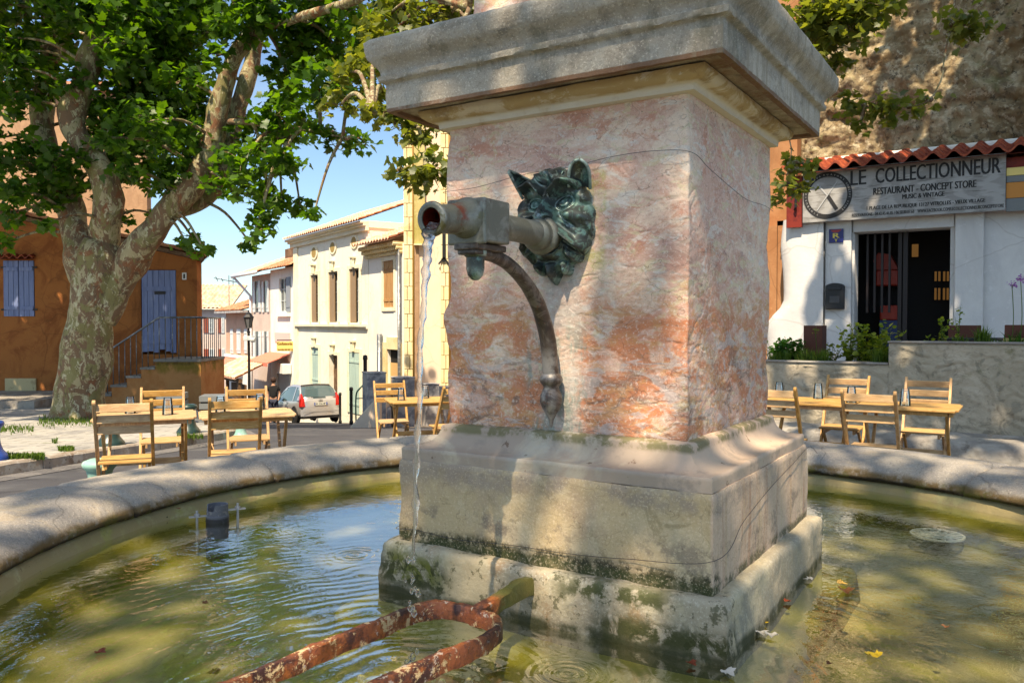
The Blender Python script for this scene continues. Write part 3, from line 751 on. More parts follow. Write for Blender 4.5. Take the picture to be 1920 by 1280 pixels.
# ---------------------------------------------------------------- ground
def axis(a, b, fine0, fine1, nf, nc):
    l = list(np.linspace(a, fine0, nc, endpoint=False))+list(np.linspace(fine0, fine1, nf, endpoint=False))+list(np.linspace(fine1, b, nc)); return l
xs = axis(-160, 160, -14, 10, 120, 16); ys = axis(-60, 260, -2, 62, 200, 14)
mb = MB(); vs = [(x, y, gz(x, y)) for y in ys for x in xs]; nx = len(xs)
# leave the basin hole covered by the basin itself (ground below it)
vs = [(x, y, z-(1.2 if math.hypot(x-CX, y-CY) < 2.3 else 0)) for x, y, z in vs]
mb.add(vs, [(j*nx+i, j*nx+i+1, (j+1)*nx+i+1, (j+1)*nx+i) for j in range(len(ys)-1) for i in range(nx-1)])
g = mb.build('ground', MT['asphalt'], None, True); tag(g, kind='structure')
def sheet(name, poly_fn, nu, nv, h, m, skirt=0):
    mb = MB()
    def fn(u, v):
        x, y = poly_fn(u, v); return Vector((x, y, gz(x, y)+h))
    mb.grid(nu, nv, fn)
    if skirt:
        def fs_(u, v):
            x, y = poly_fn(1, u); return Vector((x, y, gz(x, y)+h-skirt*v))
        mb.grid(nv, 2, fs_)
    o = mb.build(name, m); return tag(o, kind='structure')
kx = lambda y: -4.93+.25*(min(y, 11.8)-7.87)-.47*max(0, y-11.8)
sheet('pavement', lambda u, v: ((lambda y: (-40+(kx(y)-.16+40)*u, y))(-12+29.5*v)), 40, 60, .115, MT['paving'])
# kerb stones: one long kerb with joints
mb = MB(); yy = -8.0
while yy < 17.4:
    L_ = random.uniform(.85, 1.15); a, b = yy, min(yy+L_-.012, 17.5)
    n = 5
    vs = []
    for i in range(n+1):
        y = a+(b-a)*i/n; z = gz(kx(y), y)
        for dx, dz in ((-.16, -.1), (-.16, .12), (-.02, .122), (.0, .10), (.01, -.1)):
            vs.append(Vector((kx(y)+dx, y, z+dz))+noise.noise_vector(Vector((kx(y)+dx, y, dz))*6)*.008)
    fs = [(i*5+k, i*5+k+1, (i+1)*5+k+1, (i+1)*5+k) for i in range(n) for k in range(4)]+[(0,1,2,3,4), tuple(n*5+k for k in (4,3,2,1,0))]
    mb.add(vs, fs); yy += L_
o = mb.build('kerb', MT['kerb']); tag(o, kind='structure')
MT['setts'] = mat('gutter_setts', (.10,.095,.10), [L((.15,.14,.14), 'cell', 5, .3, .7), L((.30,.28,.24), 'brick', 3.2, .2, .8, amt=.5, off=(.1,.1,0))], .85, [('noise', 40, .004)])
sheet('gutter', lambda u, v: ((lambda y: (kx(y)+.012+.30*u, y))(-8+25*v)), 4, 60, .005, MT['setts'])
sheet('plaza_paving', lambda u, v: ((lambda y: (-.135*y+(.0+.42*y)*u if True else 0, y))(16.6+9.5*v)), 20, 24, .006, MT['plaza'])
def zg_(x, y): return gz(x, y)

# ---------------------------------------------------------------- facade helper
class Fac:
    def __init__(s, a, b):
        s.A = Vector(P(a[0], HORIZ, a[1])).xy; B = Vector(P(b[0], HORIZ, b[1])).xy
        s.d = (B-s.A).normalized(); s.rz = math.atan2(s.d.y, s.d.x)
    def t(s, px):
        r = (px-960)/F; return (r*s.A.y-s.A.x)/(s.d.x-r*s.d.y)
    def z(s, px, py): return EYE-(py-HORIZ)/F*(s.A.y+s.t(px)*s.d.y)
    def rect(s, x0, x1, yt, yb):
        m = (x0+x1)/2; return s.t(x0), s.t(x1), s.z(m, yb), s.z(m, yt)
    def root(s, name, label, cat, group=None):
        return thing(name, label, cat, (s.A.x, s.A.y, 0), s.rz, group)
def wall_open(mb, s0, s1, z0, z1, holes, rev=.22, thick=.4, topfn=None):
    xs = sorted(set([s0, s1]+[h[k] for h in holes for k in (0, 1) if s0 < h[k] < s1]))
    zs = sorted(set([z0, z1]+[h[k] for h in holes for k in (2, 3) if z0 < h[k] < z1]))
    def inh(x, z): return any(h[0] < x < h[1] and h[2] < z < h[3] for h in holes)
    for a, b in zip(xs, xs[1:]):
        for c, d in zip(zs, zs[1:]):
            if not inh((a+b)/2, (c+d)/2): mb.add([(a,0,c),(b,0,c),(b,0,d),(a,0,d)], [(0,1,2,3)])
    for h in holes:
        a, b, c, d = h[:4]
        mb.add([(a,0,c),(a,rev,c),(a,rev,d),(a,0,d)], [(0,1,2,3)]); mb.add([(b,0,c),(b,rev,c),(b,rev,d),(b,0,d)], [(3,2,1,0)])
        mb.add([(a,0,d),(b,0,d),(b,rev,d),(a,rev,d)], [(0,1,2,3)]); mb.add([(a,0,c),(b,0,c),(b,rev,c),(a,rev,c)], [(3,2,1,0)])
    T = thick
    mb.add([(s0,0,z0),(s0,T,z0),(s0,T,z1),(s0,0,z1)], [(3,2,1,0)]); mb.add([(s1,0,z0),(s1,T,z0),(s1,T,z1),(s1,0,z1)], [(0,1,2,3)])
    mb.add([(s0,0,z1),(s1,0,z1),(s1,T,z1),(s0,T,z1)], [(0,1,2,3)])
    mb.add([(s0,T,z0),(s1,T,z0),(s1,T,z1),(s0,T,z1)], [(3,2,1,0)])
def window(root, h, y=.14, frame=None, nx=2, nz=3, fw_=.05, pane=True, name='window'):
    a, b, c, d = h[:4]; mb = MB()
    mb.bx(a, a+fw_, y-.03, y+.03, c, d); mb.bx(b-fw_, b, y-.03, y+.03, c, d)
    mb.bx(a+fw_, b-fw_, y-.03, y+.03, c, c+fw_); mb.bx(a+fw_, b-fw_, y-.03, y+.03, d-fw_, d)
    for i in range(1, nx): x = a+(b-a)*i/nx; mb.bx(x-.02, x+.02, y-.025, y+.02, c+fw_, d-fw_)
    for i in range(1, nz): z = c+(d-c)*i/nz; mb.bx(a+fw_, b-fw_, y-.02, y+.015, z-.012, z+.012)
    w = mb.build(name, frame or MT['whitewood'], root)
    if pane:
        p = MB(); p.add([(a,y+.02,c),(b,y+.02,c),(b,y+.02,d),(a,y+.02,d)], [(0,1,2,3)]); p.build('pane', MT['glasswin'], w)
    return w
def shutter(root, a, b, c, d, m, y0=-.045, y1=-.005, n=4, name='shutter', batt=True, rag=0):
    mb = MB(); w = (b-a)/n
    for i in range(n):
        mb.bx(a+i*w+.004, a+(i+1)*w-.004, y0, y1, c+(random.uniform(0, rag) if rag else 0), d)
    if batt:
        for z in (c+(d-c)*.15, c+(d-c)*.85): mb.bx(a+.02, b-.02, y0-.02, y0, z-.045, z+.045)
    return mb.build(name, m, root, bev=.003)
def box_part(root, name, m, a, b, y0, y1, c, d, bev=0, label=None):
    o = MB().bx(a, b, y0, y1, c, d).build(name, m, root, bev=bev)
    if label: o['label'] = label
    return o
def tile_roof(root, name, m, x0, x1, fn, L_, per=.22, amp=.045, rowl=.34, under=True, nper=6, thick=.03):
    """canal tiles: fn(x, s, h) -> point; s distance up the slope, h height over it"""
    nx = max(2, int((x1-x0)/per*nper)+1); rows_ = max(1, int(L_/rowl)); mb = MB(); vs = []; fs = []
    for r in range(rows_):
        base = len(vs)
        for s_, h in ((r*L_/rows_, .032), ((r+1)*L_/rows_+.03, .0)):
            for i in range(nx):
                x = x0+(x1-x0)*i/(nx-1); ph = (x-x0)/per*2*math.pi
                k = math.cos(ph); hh = amp*(k if k > 0 else k*.8)
                vs.append(fn(x, s_, hh+h+amp))
        for i in range(nx-1): fs.append((base+i, base+i+1, base+nx+i+1, base+nx+i))
        # front lip
        b2 = len(vs)
        for i in range(nx):
            x = x0+(x1-x0)*i/(nx-1); ph = (x-x0)/per*2*math.pi; k = math.cos(ph); hh = amp*(k if k > 0 else k*.8)
            vs.append(fn(x, r*L_/rows_, hh+amp-.0))
        for i in range(nx-1): fs.append((b2+i, b2+i+1, base+i+1, base+i))
    if under:
        b = len(vs); vs += [fn(x0, 0, -.01), fn(x1, 0, -.01), fn(x1, L_, -.01), fn(x0, L_, -.01)]; fs.append((b, b+3, b+2, b+1))
    mb.add(vs, fs); return mb.build(name, m, root, True, angle=50)

# ---------------------------------------------------------------- left house
HF = Fac((-420, 19.4), (370, 19.4))
h = HF.root('orange_house', 'orange plastered house with blue shutters, blue door and outside stair left of the street', 'house')
T, Z = HF.t, HF.z
win = HF.rect(8, 66, 489, 593); door = HF.rect(265, 331, 506, 664)
s0, s1 = T(-420), T(370); zb = -1.6; zt = Z(370, 478)
mb = MB(); wall_open(mb, s0, s1, zb, zt, [win, door], rev=.10, thick=.3)
mb.add([(s1,.3,zb),(s1-3.2,7,zb),(s1-3.2,7,zt),(s1,.3,zt)], [(0,1,2,3)]); mb.add([(s0,.3,zb),(s0,7,zb),(s0,7,zt),(s0,.3,zt)], [(0,1,2,3)]); mb.add([(s0,7,zb),(s1-3.2,7,zb),(s1-3.2,7,zt),(s0,7,zt)], [(0,1,2,3)])
# sloping gable top
zl = Z(-420, 300)
mb.prism([(s0, zt+.001), (s1, zt+.001), (s0, zl)], .3)
mb.build('wall', MT['orange'], h)
sl = (zl-zt)/(s0-s1)
roofL = math.hypot(s1-s0, zl-zt)+.5
ux = Vector((-1, 0, -sl)).normalized(); un = Vector((sl*-1, 0, 1)).normalized()
def rf(x, s_, hh): # x runs along depth, s up slope to the left
    q = Vector((s1+.30-max(0, x)*.47, x, zt+sl*.30)) + ux*s_ + Vector((0, 0, 1))*hh
    return q
tile_roof(h, 'roof', MT['tile'], -.35, 6.2, rf, roofL, per=.22)
MB().add([rf(-.33,0,-.09), rf(6.2,0,-.09), rf(6.2,roofL,-.09), rf(-.33,roofL,-.09), rf(-.33,0,-.012), rf(6.2,0,-.012), rf(6.2,roofL,-.012), rf(-.33,roofL,-.012)], ((0,3,2,1),(4,5,6,7),(0,1,5,4),(1,2,6,5),(2,3,7,6),(3,0,4,7))).build('eave_boards', MT['darkwood'], h)
m_ = (win[0]+win[1])/2
for a, b in ((win[0]+.005, m_-.005), (m_+.005, win[1]-.005)): shutter(h, a, b, win[2], win[3], MT['bluewood'], -.02, .02, 3)
def lin(x, s_, hh): return Vector((x, -.16+s_*.94, win[3]+.03+s_*.35+hh*.8))
tile_roof(h, 'window_hood', MT['tilered'], win[0]-.05, win[1]+.05, lin, .17, per=.19, amp=.05, rowl=.2)
mb = MB()
for q0 in (win[0], win[1]):
    for zz in (win[2]+.16, win[3]-.16): mb.bx(q0-.05, q0+.07, -.03, -.021, zz-.02, zz+.02)
mb.build('hinge', MT['ink'], h)
d_ = shutter(h, door[0]+.01, door[1]-.01, door[2]+.03, door[3]-.01, MT['bluewood'], .01, .06, 6, name='door', batt=False, rag=.10)
mb = MB()
for z in (door[2]+.30, door[2]+1.55): mb.bx(door[0]+.03, door[1]-.12, -.012, .009, z-.05, z+.05)
mb.build('door_batten', MT['bluewood'], d_)
box_part(d_, 'letter_slot', MT['ink'], door[0]+.32, door[0]+.58, -.004, .012, door[2]+1.42-.02+.02, door[2]+1.49)
mb = MB(); mb.bx(T(10), T(68), -.05, .0, Z(39,745), Z(39,709)); mb.bx(T(62), T(64), -.058, -.05, Z(39,730), Z(39,726))
mb.build('meter_box', MT['metalbox'], h, bev=.01)
pl = thing('number_plaque', 'small white number 1 plaque beside the blue door', 'plaque', (HF.A.x+T(347), HF.A.y-.02, Z(347,518)))
w_, h_ = (T(351)-T(343))/2, (Z(347,512)-Z(347,525))/2
MB().bx(-w_, w_, 0, .018, -h_, h_).build('plate', plain('white_enamel', (.7,.7,.66), .4), pl)
mb = MB(); put_text(mb, '1', -w_*.35, w_*.3, -h_*.65, h_*.65, -.003, .004); mb.build('lettering', MT['ink'], pl)
# stair and landing
LD = 1.45; yF = -LD
fz = lambda py: EYE-(py-HORIZ)/F*(19.4-LD)
fx = lambda px: (px-960)/F*(19.4-LD)-HF.A.x
zl_ = fz(673)
mb = MB(); XR = T(420)
mb.bx(fx(290), XR, yF, -.003, -2.3, zl_-.06)
steps = [(290,264,691),(264,237,707),(237,208,724),(208,180,741),(180,150,758),(150,120,775)]
for a, b, py in steps: mb.bx(fx(b), fx(a)-.001, yF, -.003, -2.3, fz(py)-.02)
mb.build('stair_wall', MT['orange2'], h)
mb = MB(); mb.bx(fx(288), XR+.02, yF-.03, -.004, zl_-.058, zl_)
for a, b, py in steps: mb.bx(fx(b)-.02, fx(a)-.002, yF-.02, -.004, fz(py)-.018, fz(py)+.03)
mb.build('stair_tread', MT['cement'], h)
rl = MB(); zr = fz(595)
yr = yF+.06
pts = [(fx(160), yr, fz(690)), (fx(200), yr, fz(658)), (fx(296), yr, zr), (XR-.04, yr, zr), (XR-.04, -.1, zr)]
rl.tube([Vector(p) for p in pts], .022, 8)
for px in range(165, 290, 11):
    t_ = (px-200)/96; zt_ = fz(658-63*t_); rl.tube([(fx(px), yr, zt_), (fx(px), yr, zt_-.95)], .010, 6)
for px in (296, 308, 321, 333, 345, 356, 367, 376): rl.tube([(fx(px), yr, zr), (fx(px), yr, zl_)], .011, 6)
for k in range(1, 11): rl.tube([(XR-.04, yF+.06+(LD-.2)*k/10, zr), (XR-.04, yF+.06+(LD-.2)*k/10, zl_)], .010, 6)
rl.build('railing', MT['greyiron'], h, True)
# pavement step before the house
box_part(h, 'doorstep', MT['cement'], s0, fx(120), -2.6, -.004, -1.6, gz(-11,17)+.28)
# tan house behind
BF = Fac((-700, 26), (278, 26))
b2 = BF.root('tan_house', 'tall tan rendered house rising behind the orange house', 'house')
mb = MB(); wall_open(mb, BF.t(-700), BF.t(278), -1, BF.z(0, 172), [], thick=.3); q1 = BF.t(278); mb.add([(q1,.3,-1),(q1-3,6,-1),(q1-3,6,BF.z(0,172)),(q1,.3,BF.z(0,172))], [(0,1,2,3)]); mb.build('wall', MT['tan'], b2)
tile_roof(b2, 'roof', MT['tile'], BF.t(-700)-.2, BF.t(278)+.3, lambda x, s_, hh: Vector((x, -.3+s_*.95, BF.z(0,172)+.02+s_*.3+hh)), 3, per=.25)

# ---------------------------------------------------------------- row of houses down the street
def rowpt(t): return Vector((-6.35-.548*t, 33+.836*t))
def pxd(px):
    r = (px-960)/F; t = (r*33+6.35)/(-.548-r*.836); return (33+.836*t)
def rowfac(a, b): return Fac((a, pxd(a)), (b, pxd(b)))
ZB = -6.5
# cream house with oval windows
f = rowfac(555, 691); A = f.root('cream_townhouse', 'cream town house with three tall windows and a row of oval attic windows', 'house'); t, z = f.t, f.z
wins = [f.rect(584,598,516,604), f.rect(617.5,635,510,604), f.rect(656,675,504,605)]
doors = [f.rect(584,598,652,722), f.rect(618,634,666,760), f.rect(655,675,661,775)]
ztop = z(620, 444)
ovs = [(591,474),(626,464),(666,454)]
mb = MB(); wall_open(mb, t(555), t(691), ZB, ztop, wins+doors, rev=.22, thick=5)
mb.build('wall', MT['cream'], A)
for w_ in wins: window(A, w_, .17, nx=2, nz=5)
zr0 = z(691, 408); zl0 = z(547, 449)
xe0, xe1 = t(547), t(692)
eh = (zr0+zl0)/2
tile_roof(A, 'roof', MT['tilepink'], xe0, xe1, lambda x, s_, hh: Vector((x, -.42+s_*.93, eh-.12+s_*.36+hh)), 4.5, per=.26, amp=.05)
mb = MB(); mb.bx(xe0+.05, xe1, -.34, .0, eh-.20, eh-.12); mb.bx(xe0+.1, xe1, -.22, 0, eh-.30, eh-.203); mb.bx(xe0+.15, xe1, -.12, 0, eh-.48, eh-.303); mb.build('cornice', MT['cream2'], A)
mb = MB(); mb.bx(xe0+.15, xe1, .0, 4.5, ztop, eh-.10); mb.build('attic_wall', MT['cream'], A)
for px, py in ovs:
    rx = 4.2/F*pxd(px)/.36; rz_ = 9.5/F*pxd(px); cx_, cz_ = t(px), z(px, py)
    mb = MB(); mb.prism([(cx_+math.cos(a)*rx*1.5, cz_+math.sin(a)*rz_*1.35) for a in np.linspace(0, 2*math.pi, 24, endpoint=False)], -.05); w_ = mb.build('oval_window', MT['cream2'], A)
    mb = MB(); mb.prism([(cx_+math.cos(a)*rx, cz_+math.sin(a)*rz_) for a in np.linspace(0, 2*math.pi, 24, endpoint=False)], -.056); mb.build('pane', plain('ochre_board', (.36,.24,.08), .8), w_)
mb = MB(); zs_ = z(620, 607.5)
mb.bx(t(556), t(690), -.14, 0, zs_-.10, zs_); mb.bx(t(556), t(690), -.08, 0, zs_-.18, zs_-.102)
mb.bx(t(553), t(560), -.07, 0, ZB, eh-.5)
mb.build('string_course', MT['cream2'], A)
for w_ in wins+doors:
    mb = MB(); a, b, c, d = w_; e = .17
    mb.bx(a-e, a-.002, -.05, 0, c, d+e); mb.bx(b+.002, b+e, -.05, 0, c, d+e); mb.bx(a-.001, b+.001, -.045, 0, d+.002, d+e)
    m2 = (a+b)/2; mb.bx(m2-.10, m2+.10, -.16, -.051, d+.05, d+.42); mb.bx(m2-.15, m2+.15, -.20, 0, d+.421, d+.50)
    mb.build('surround', MT['cream2'], A, bev=.01)
shutter(A, doors[0][0], doors[0][1], doors[0][2], doors[0][3], MT['greenwood'], .02, .06, 4)
shutter(A, doors[2][0], doors[2][1], doors[2][2], doors[2][3], MT['greenwood'], -.03, .03, 6, name='door')
w_ = doors[1]; box_part(A, 'doorway', MT['darkwood'], w_[0], w_[1], .18, .215, w_[2], w_[3])
# brown panels in each window's left half, the reveal's shade painted as colour
for w_ in wins: box_part(A, 'shutter', plain('painted_reveal_shade', (.30,.20,.12), .7), w_[0]+.003, w_[0]+(w_[1]-w_[0])*.52, .02, .06, w_[2]+.02, w_[3]-.02)

# narrow house with genoise
f = rowfac(692, 756.5); H1 = f.root('narrow_house', 'narrow cream house with closed brown shutters under a scalloped tile eave', 'house'); t, z = f.t, f.z
w1 = f.rect(719,739,489,576); dr = f.rect(727,749,655,790)
ze = z(725, 462)
mb = MB(); wall_open(mb, t(692), t(756.5), ZB, ze, [w1, dr], rev=.15, thick=2.2); mb.build('wall', MT['white'], H1)
m2 = (w1[0]+w1[1])/2
for a, b in ((w1[0], m2-.01), (m2+.01, w1[1])): shutter(H1, a, b, w1[2], w1[3], MT['brownwood'], .02, .06, 3)
mb = MB(); e = .14; a, b, c, d = w1
mb.bx(a-e, a-.002, -.03, 0, c-e, d+e); mb.bx(b+.002, b+e, -.03, 0, c-e, d+e); mb.bx(a-.001, b+.001, -.03, 0, d+.002, d+e); mb.bx(a-.001, b+.001, -.05, 0, c-e, c-.002)
mb.build('surround', MT['cream2'], H1)
tile_roof(H1, 'roof', MT['tilepink'], t(686), t(756), lambda x, s_, hh: Vector((x, -.55+s_*.93, ze+.10+s_*.36+hh)), 2.6, per=.26, amp=.05)
for r_ in range(3):
    mb = MB(); x = t(690)
    while x < t(755):
        mb.tube([(x, .1, ze-.30+r_*.14), (x, -.12-.13*r_, ze-.30+r_*.14)], .07, 8); x += .17
    mb.bx(t(690), t(755.5), -.12-.13*r_+.02, 0, ze-.24+r_*.14, ze-.22+r_*.14)
    mb.build('eave_scallops', MT['quoin'], H1)
mb = MB(); yr_ = 2.2
mb.prism([(t(683), ze+.3), (t(762), ze+.3), (t(762), z(758,388)+.55), (t(683), z(683,410)+.45)], 4, lambda v: v+Vector((0, yr_, 0))); mb.build('rear_wall', MT['brownwall'], H1)
tz0, tz1 = z(683,410)+.45, z(758,388)+.55
tile_roof(H1, 'rear_roof', MT['tilepink'], t(681), t(762), lambda x, s_, hh: Vector((x, yr_-.3+s_*.95, tz0+(tz1-tz0)*(x-t(683))/(t(762)-t(683))+s_*.3+hh)), 4, per=.26)
mb = MB(); mb.bx(dr[0]-.35, dr[0]-.002, -.06, 0, dr[2], dr[3]+.25); mb.bx(dr[1]+.002, dr[1]+.2, -.06, 0, dr[2], dr[3]+.25); mb.bx(dr[0]-.001, dr[1]+.001, -.055, 0, dr[3]+.002, dr[3]+.45); mb.build('door_surround', MT['quoin'], H1)
box_part(H1, 'door', plain('ochre_door_panel', (.62,.38,.16), .7), dr[0], dr[1], .10, .14, dr[2], dr[3]-.5)
box_part(H1, 'door_light', MT['dark'], dr[0], dr[1], .12, .14, dr[3]-.498, dr[3])
mb = MB(); mb.tube([(t(717), -.12, z(717,626)), (t(717), -.12, ZB)], .10, 10); mb.tube([(t(754), -.12, ze), (t(754), -.12, ZB)], .06, 8); mb.build('drain_pipe', MT['greyiron'], H1, True)

# white house with awning and gelateria sign
f = rowfac(507.5, 554); H3 = f.root('white_shop_house', 'white house with hanging yellow sign and red awning over a roller shutter', 'house'); t, z = f.t, f.z
w1 = f.rect(524,538,521,585); rd = f.rect(519,542,679,760); zt_ = z(530, 503)
mb = MB(); wall_open(mb, t(507.5), t(554), ZB, zt_, [w1, rd], rev=.15, thick=6); mb.build('wall', MT['white'], H3)
window(H3, w1, .1, nx=2, nz=3); shutter(H3, w1[1]+.02, w1[1]+.62, w1[2], w1[3], plain('grey_shutter', (.25,.28,.32), .7), -.05, -.01, 3)
box_part(H3, 'sill', MT['white'], w1[0]-.2, w1[1]+.6, -.14, 0, w1[2]-.22, w1[2]-.05)
mb = MB(); n = 24
for i in range(n): mb.bx(rd[0], rd[1], .05+.015*(i % 2), .1, rd[2]+(rd[3]-rd[2])*i/n, rd[2]+(rd[3]-rd[2])*(i+1)/n-.004)
mb.build('roller_shutter', plain('pale_blue_grey_shutter', (.55,.60,.68), .5), H3)
a0, a1 = t(505), t(544); za = z(524, 661)
mb = MB(); mb.prism([(0, za), (-1.15, za-.42), (-1.15, za-.60), (-1.12, za-.60), (-1.12, za-.45), (0, za-.04)], a1-a0, lambda v: Vector((a0+v.y, v.x, v.z))); mb.build('awning', MT['pink_awning'], H3)
mb = MB(); c0, c1, c2, c3 = f.rect(533,547,681,700); mb.bx(c0, c1, -.45, -.02, c2, c3); mb.build('air_conditioner', plain('air_conditioner_white', (.75,.74,.70), .5), H3, bev=.03)
tile_roof(H3, 'roof', MT['tile'], t(501), t(554), lambda x, s_, hh: Vector((x, -.5+s_*.93, zt_-.05+s_*.36+hh)), 4, per=.26)
for px, w_ in ((544, .5),):
    o = box_part(H3, 'chimney', MT['brownwall'], t(535), t(553), 1.6, 2.4, zt_, z(545,486)+1.0)
    MB().tube([(t(543), 2, z(545,486)+.3), (t(543), 2, z(543,452)+.4)], .13, 10).build('flue', MT['darkwood'], o, True)
sg = Fac((516, pxd(516)), (544, pxd(544)))
g_ = thing('wall_sign', 'faded pink sign board flat on the white house above the yellow sign', 'sign', (f.A.x+f.d.x*t(530), f.A.y+f.d.y*t(530), z(530,632)), f.rz)
hw, hh_ = (t(544)-t(516))/2, .26; hh_ = (z(530,624)-z(530,641))/2
MB().bx(-hw, hw, -.05, -.01, -hh_, hh_).build('board', MT['pinksign'], g_)
# hanging yellow sign: hangs perpendicular-ish, facing the square
sp = P(535, 649, pxd(535)-1.0)
y_ = thing('hanging_sign', 'yellow hanging sign on a black arm above the red awning', 'sign', tuple(sp), R(8))
hw = 15.5/F*sp.y; hh_ = 9/F*sp.y
MB().bx(-hw, hw, -.03, .03, -hh_, hh_).build('board', MT['yellowsign'], y_)
mb = MB(); put_text(mb, 'Gelateria', -hw*.93, hw*.82, hh_*.25, hh_*.88, -.035, .02); put_text(mb, 'Tel 06 99 97 10', -hw*.93, hw*.95, -hh_*.92, -hh_*.52, -.035, .02)
mb.build('lettering', MT['brownink'], y_)
mb = MB(); mb.tube([(-hw, 0, hh_+.06), (hw*1.9, .3, hh_+.06)], .03, 6); mb.build('arm', MT['blackiron'], y_)

# grey-pink house with white shutters
f = rowfac(473, 507); H4 = f.root('shuttered_house', 'narrow pinkish grey house with two rows of tall white shutters', 'house'); t, z = f.t, f.z
zt_ = z(490, 515)
mb = MB(); wall_open(mb, t(473), t(507.3), ZB, zt_, [], thick=6); mb.build('wall', MT['pinkgrey'], H4)
for (x0, x1) in ((476, 490.5), (493, 505.5)):
    for (y0, y1) in ((527, 585), (621, 676)):
        a, b, c, d = f.rect(x0, x1, y0, y1); m1 = a+(b-a)*.28; m2 = a+(b-a)*.72
        w_ = box_part(H4, 'window', MT['glasswin'], m1-.1, m2+.1, -.012, .0, c, d)
        shutter(H4, a, m1, c, d, MT['whitewood'], -.06, -.016, 2); shutter(H4, m2, b, c, d, MT['whitewood'], -.06, -.016, 2)
tile_roof(H4, 'roof', MT['tilepink'], t(461), t(508), lambda x, s_, hh: Vector((x, -.7+s_*.93, zt_-.0+s_*.36+hh)), 4, per=.26)
mb = MB(); mb.tube([(t(461), -.75, zt_), (t(508), -.75, zt_+.02)], .09, 8); mb.tube([(t(463), -.7, zt_-.05), (t(473.5), -.1, zt_-1.1), (t(473.5), -.1, ZB)], .07, 8); mb.build('gutter_pipe', plain('white_gutter', (.7,.7,.72), .4), H4, True)
box_part(H4, 'chimney', MT['darkwood'], t(484), t(503), 1.5, 2.2, zt_, z(494,498)+1.0)
# tiled stall canopy in front of it
k_ = thing('tiled_canopy', 'small timber stall canopy with pale tile roof below the white shutters', 'canopy', tuple(P(476, 700, pxd(490)-2)), f.rz)
tile_roof(k_, 'roof', MT['tilepink'], -2.6, 2.4, lambda x, s_, hh: Vector((x, -1.6+s_*.90, -.1+s_*.42+hh)), 2.0, per=.28, rowl=.5)
mb = MB()
for x in (-2.3, 0, 2.2): mb.bx(x-.07, x+.07, -1.4, -1.26, -3.2, -.1)
mb.bx(-2.5, 2.4, -1.4, -1.25, -.28, -.11); mb.bx(-.2, 2.3, -1.1, -1.0, -1.2, -.4); mb.build('timber_frame', MT['darkwood'], k_)

# pink-tan house with grass on its eave
f = rowfac(424, 472); H2 = f.root('pink_tan_house', 'pink tan house with grass growing on its eave and chimneys', 'house'); t, z = f.t, f.z
zt_ = z(448, 587); zm = z(448, 668)
mb = MB(); wall_open(mb, t(424), t(472), ZB, zm, [f.rect(441,454,709,730)], rev=.1, thick=5); mb.build('lower_wall', MT['white'], H2)
mb = MB(); wall_open(mb, t(424), t(472), zm+.002, zt_, [], thick=5); mb.build('wall', MT['pinktan'], H2)
for x0, x1 in ((433,438),(445,452),(459,464)):
    a, b, c, d = f.rect(x0, x1, 617, 662); shutter(H2, a, b, c, d, MT['whitewood'], -.05, -.01, 2)
window(H2, f.rect(441,454,709,730), .06)
box_part(H2, 'string_course', MT['white'], t(424), t(472), -.12, 0, zm-.1, zm+.06)
box_part(H2, 'eave', MT['greystone'], t(420), t(471), -.6, 0, zt_+.002, zt_+.12)
mb = MB(); a0, a1 = t(420), t(458); za = zm-.1
mb.prism([(-.003, za), (-1.2, za-.5), (-1.2, za-.6), (-.003, za-.06)], a1-a0, lambda v: Vector((a0+v.y, v.x, v.z))); mb.build('awning', MT['pink_awning'], H2)
tile_roof(H2, 'roof', MT['tile'], t(420), t(471), lambda x, s_, hh: Vector((x, -.55+s_*.93, zt_+.13+s_*.3+hh)), 3.5, per=.28)
for x0, x1, yt in ((426,437,553),(440,449,553),(452,469,549)): box_part(H2, 'chimney', MT['darkwood'], t(x0), t(x1), 1.5, 2.1, zt_, z(448,yt)+.8)
# far pale house
BF = Fac((335, 62), (440, 62)); B1 = BF.root('far_house', 'far pale house with red shutters under a broad pink tile roof', 'house'); t, z = BF.t, BF.z
ze = z(400, 580)
mb = MB(); wall_open(mb, t(335), t(440), -8, ze, [], thick=8); mb.build('wall', MT['pinkgrey'], B1)
tile_roof(B1, 'roof', MT['tilepink'], t(333), t(437), lambda x, s_, hh: Vector((x, -.5+s_*.88, ze+.05+s_*.42+hh)), 4.6, per=.32, amp=.06, rowl=.45)
for (x0, x1, y0, y1) in ((382,401,596,624),(409,421,594,624),(382,401,654,690),(409,421,654,690)):
    a, b, c, d = BF.rect(x0, x1, y0, y1); sh_ = box_part(B1, 'shutter', plain('brick_red_shutter', (.28,.06,.03), .7), a, a+(b-a)*.55, -.06, -.003, c, d); window(B1, (a+(b-a)*.56, b, c, d), -.04)
mb = MB(); tp = P(430, 575, 60)
for a, b in (((0,0,0),(0,0,2.3)), ((-1.1,0,2.1),(.5,0,1.8)), ((-.9,-.2,2.2),(-.9,.2,1.9)), ((-.5,-.2,2.1),(-.5,.2,1.85)), ((.2,-.25,1.9),(.2,.25,1.85)), ((.45,-.3,1.8),(.45,.3,1.8)), ((.3,0,2.1),(.3,0,1.5))): mb.tube([a, b], .03, 5)
o = mb.build('antenna', MT['greyiron'], None); o.location = tp; tag(o, 'thin television antenna on the roof of the far house', 'antenna')

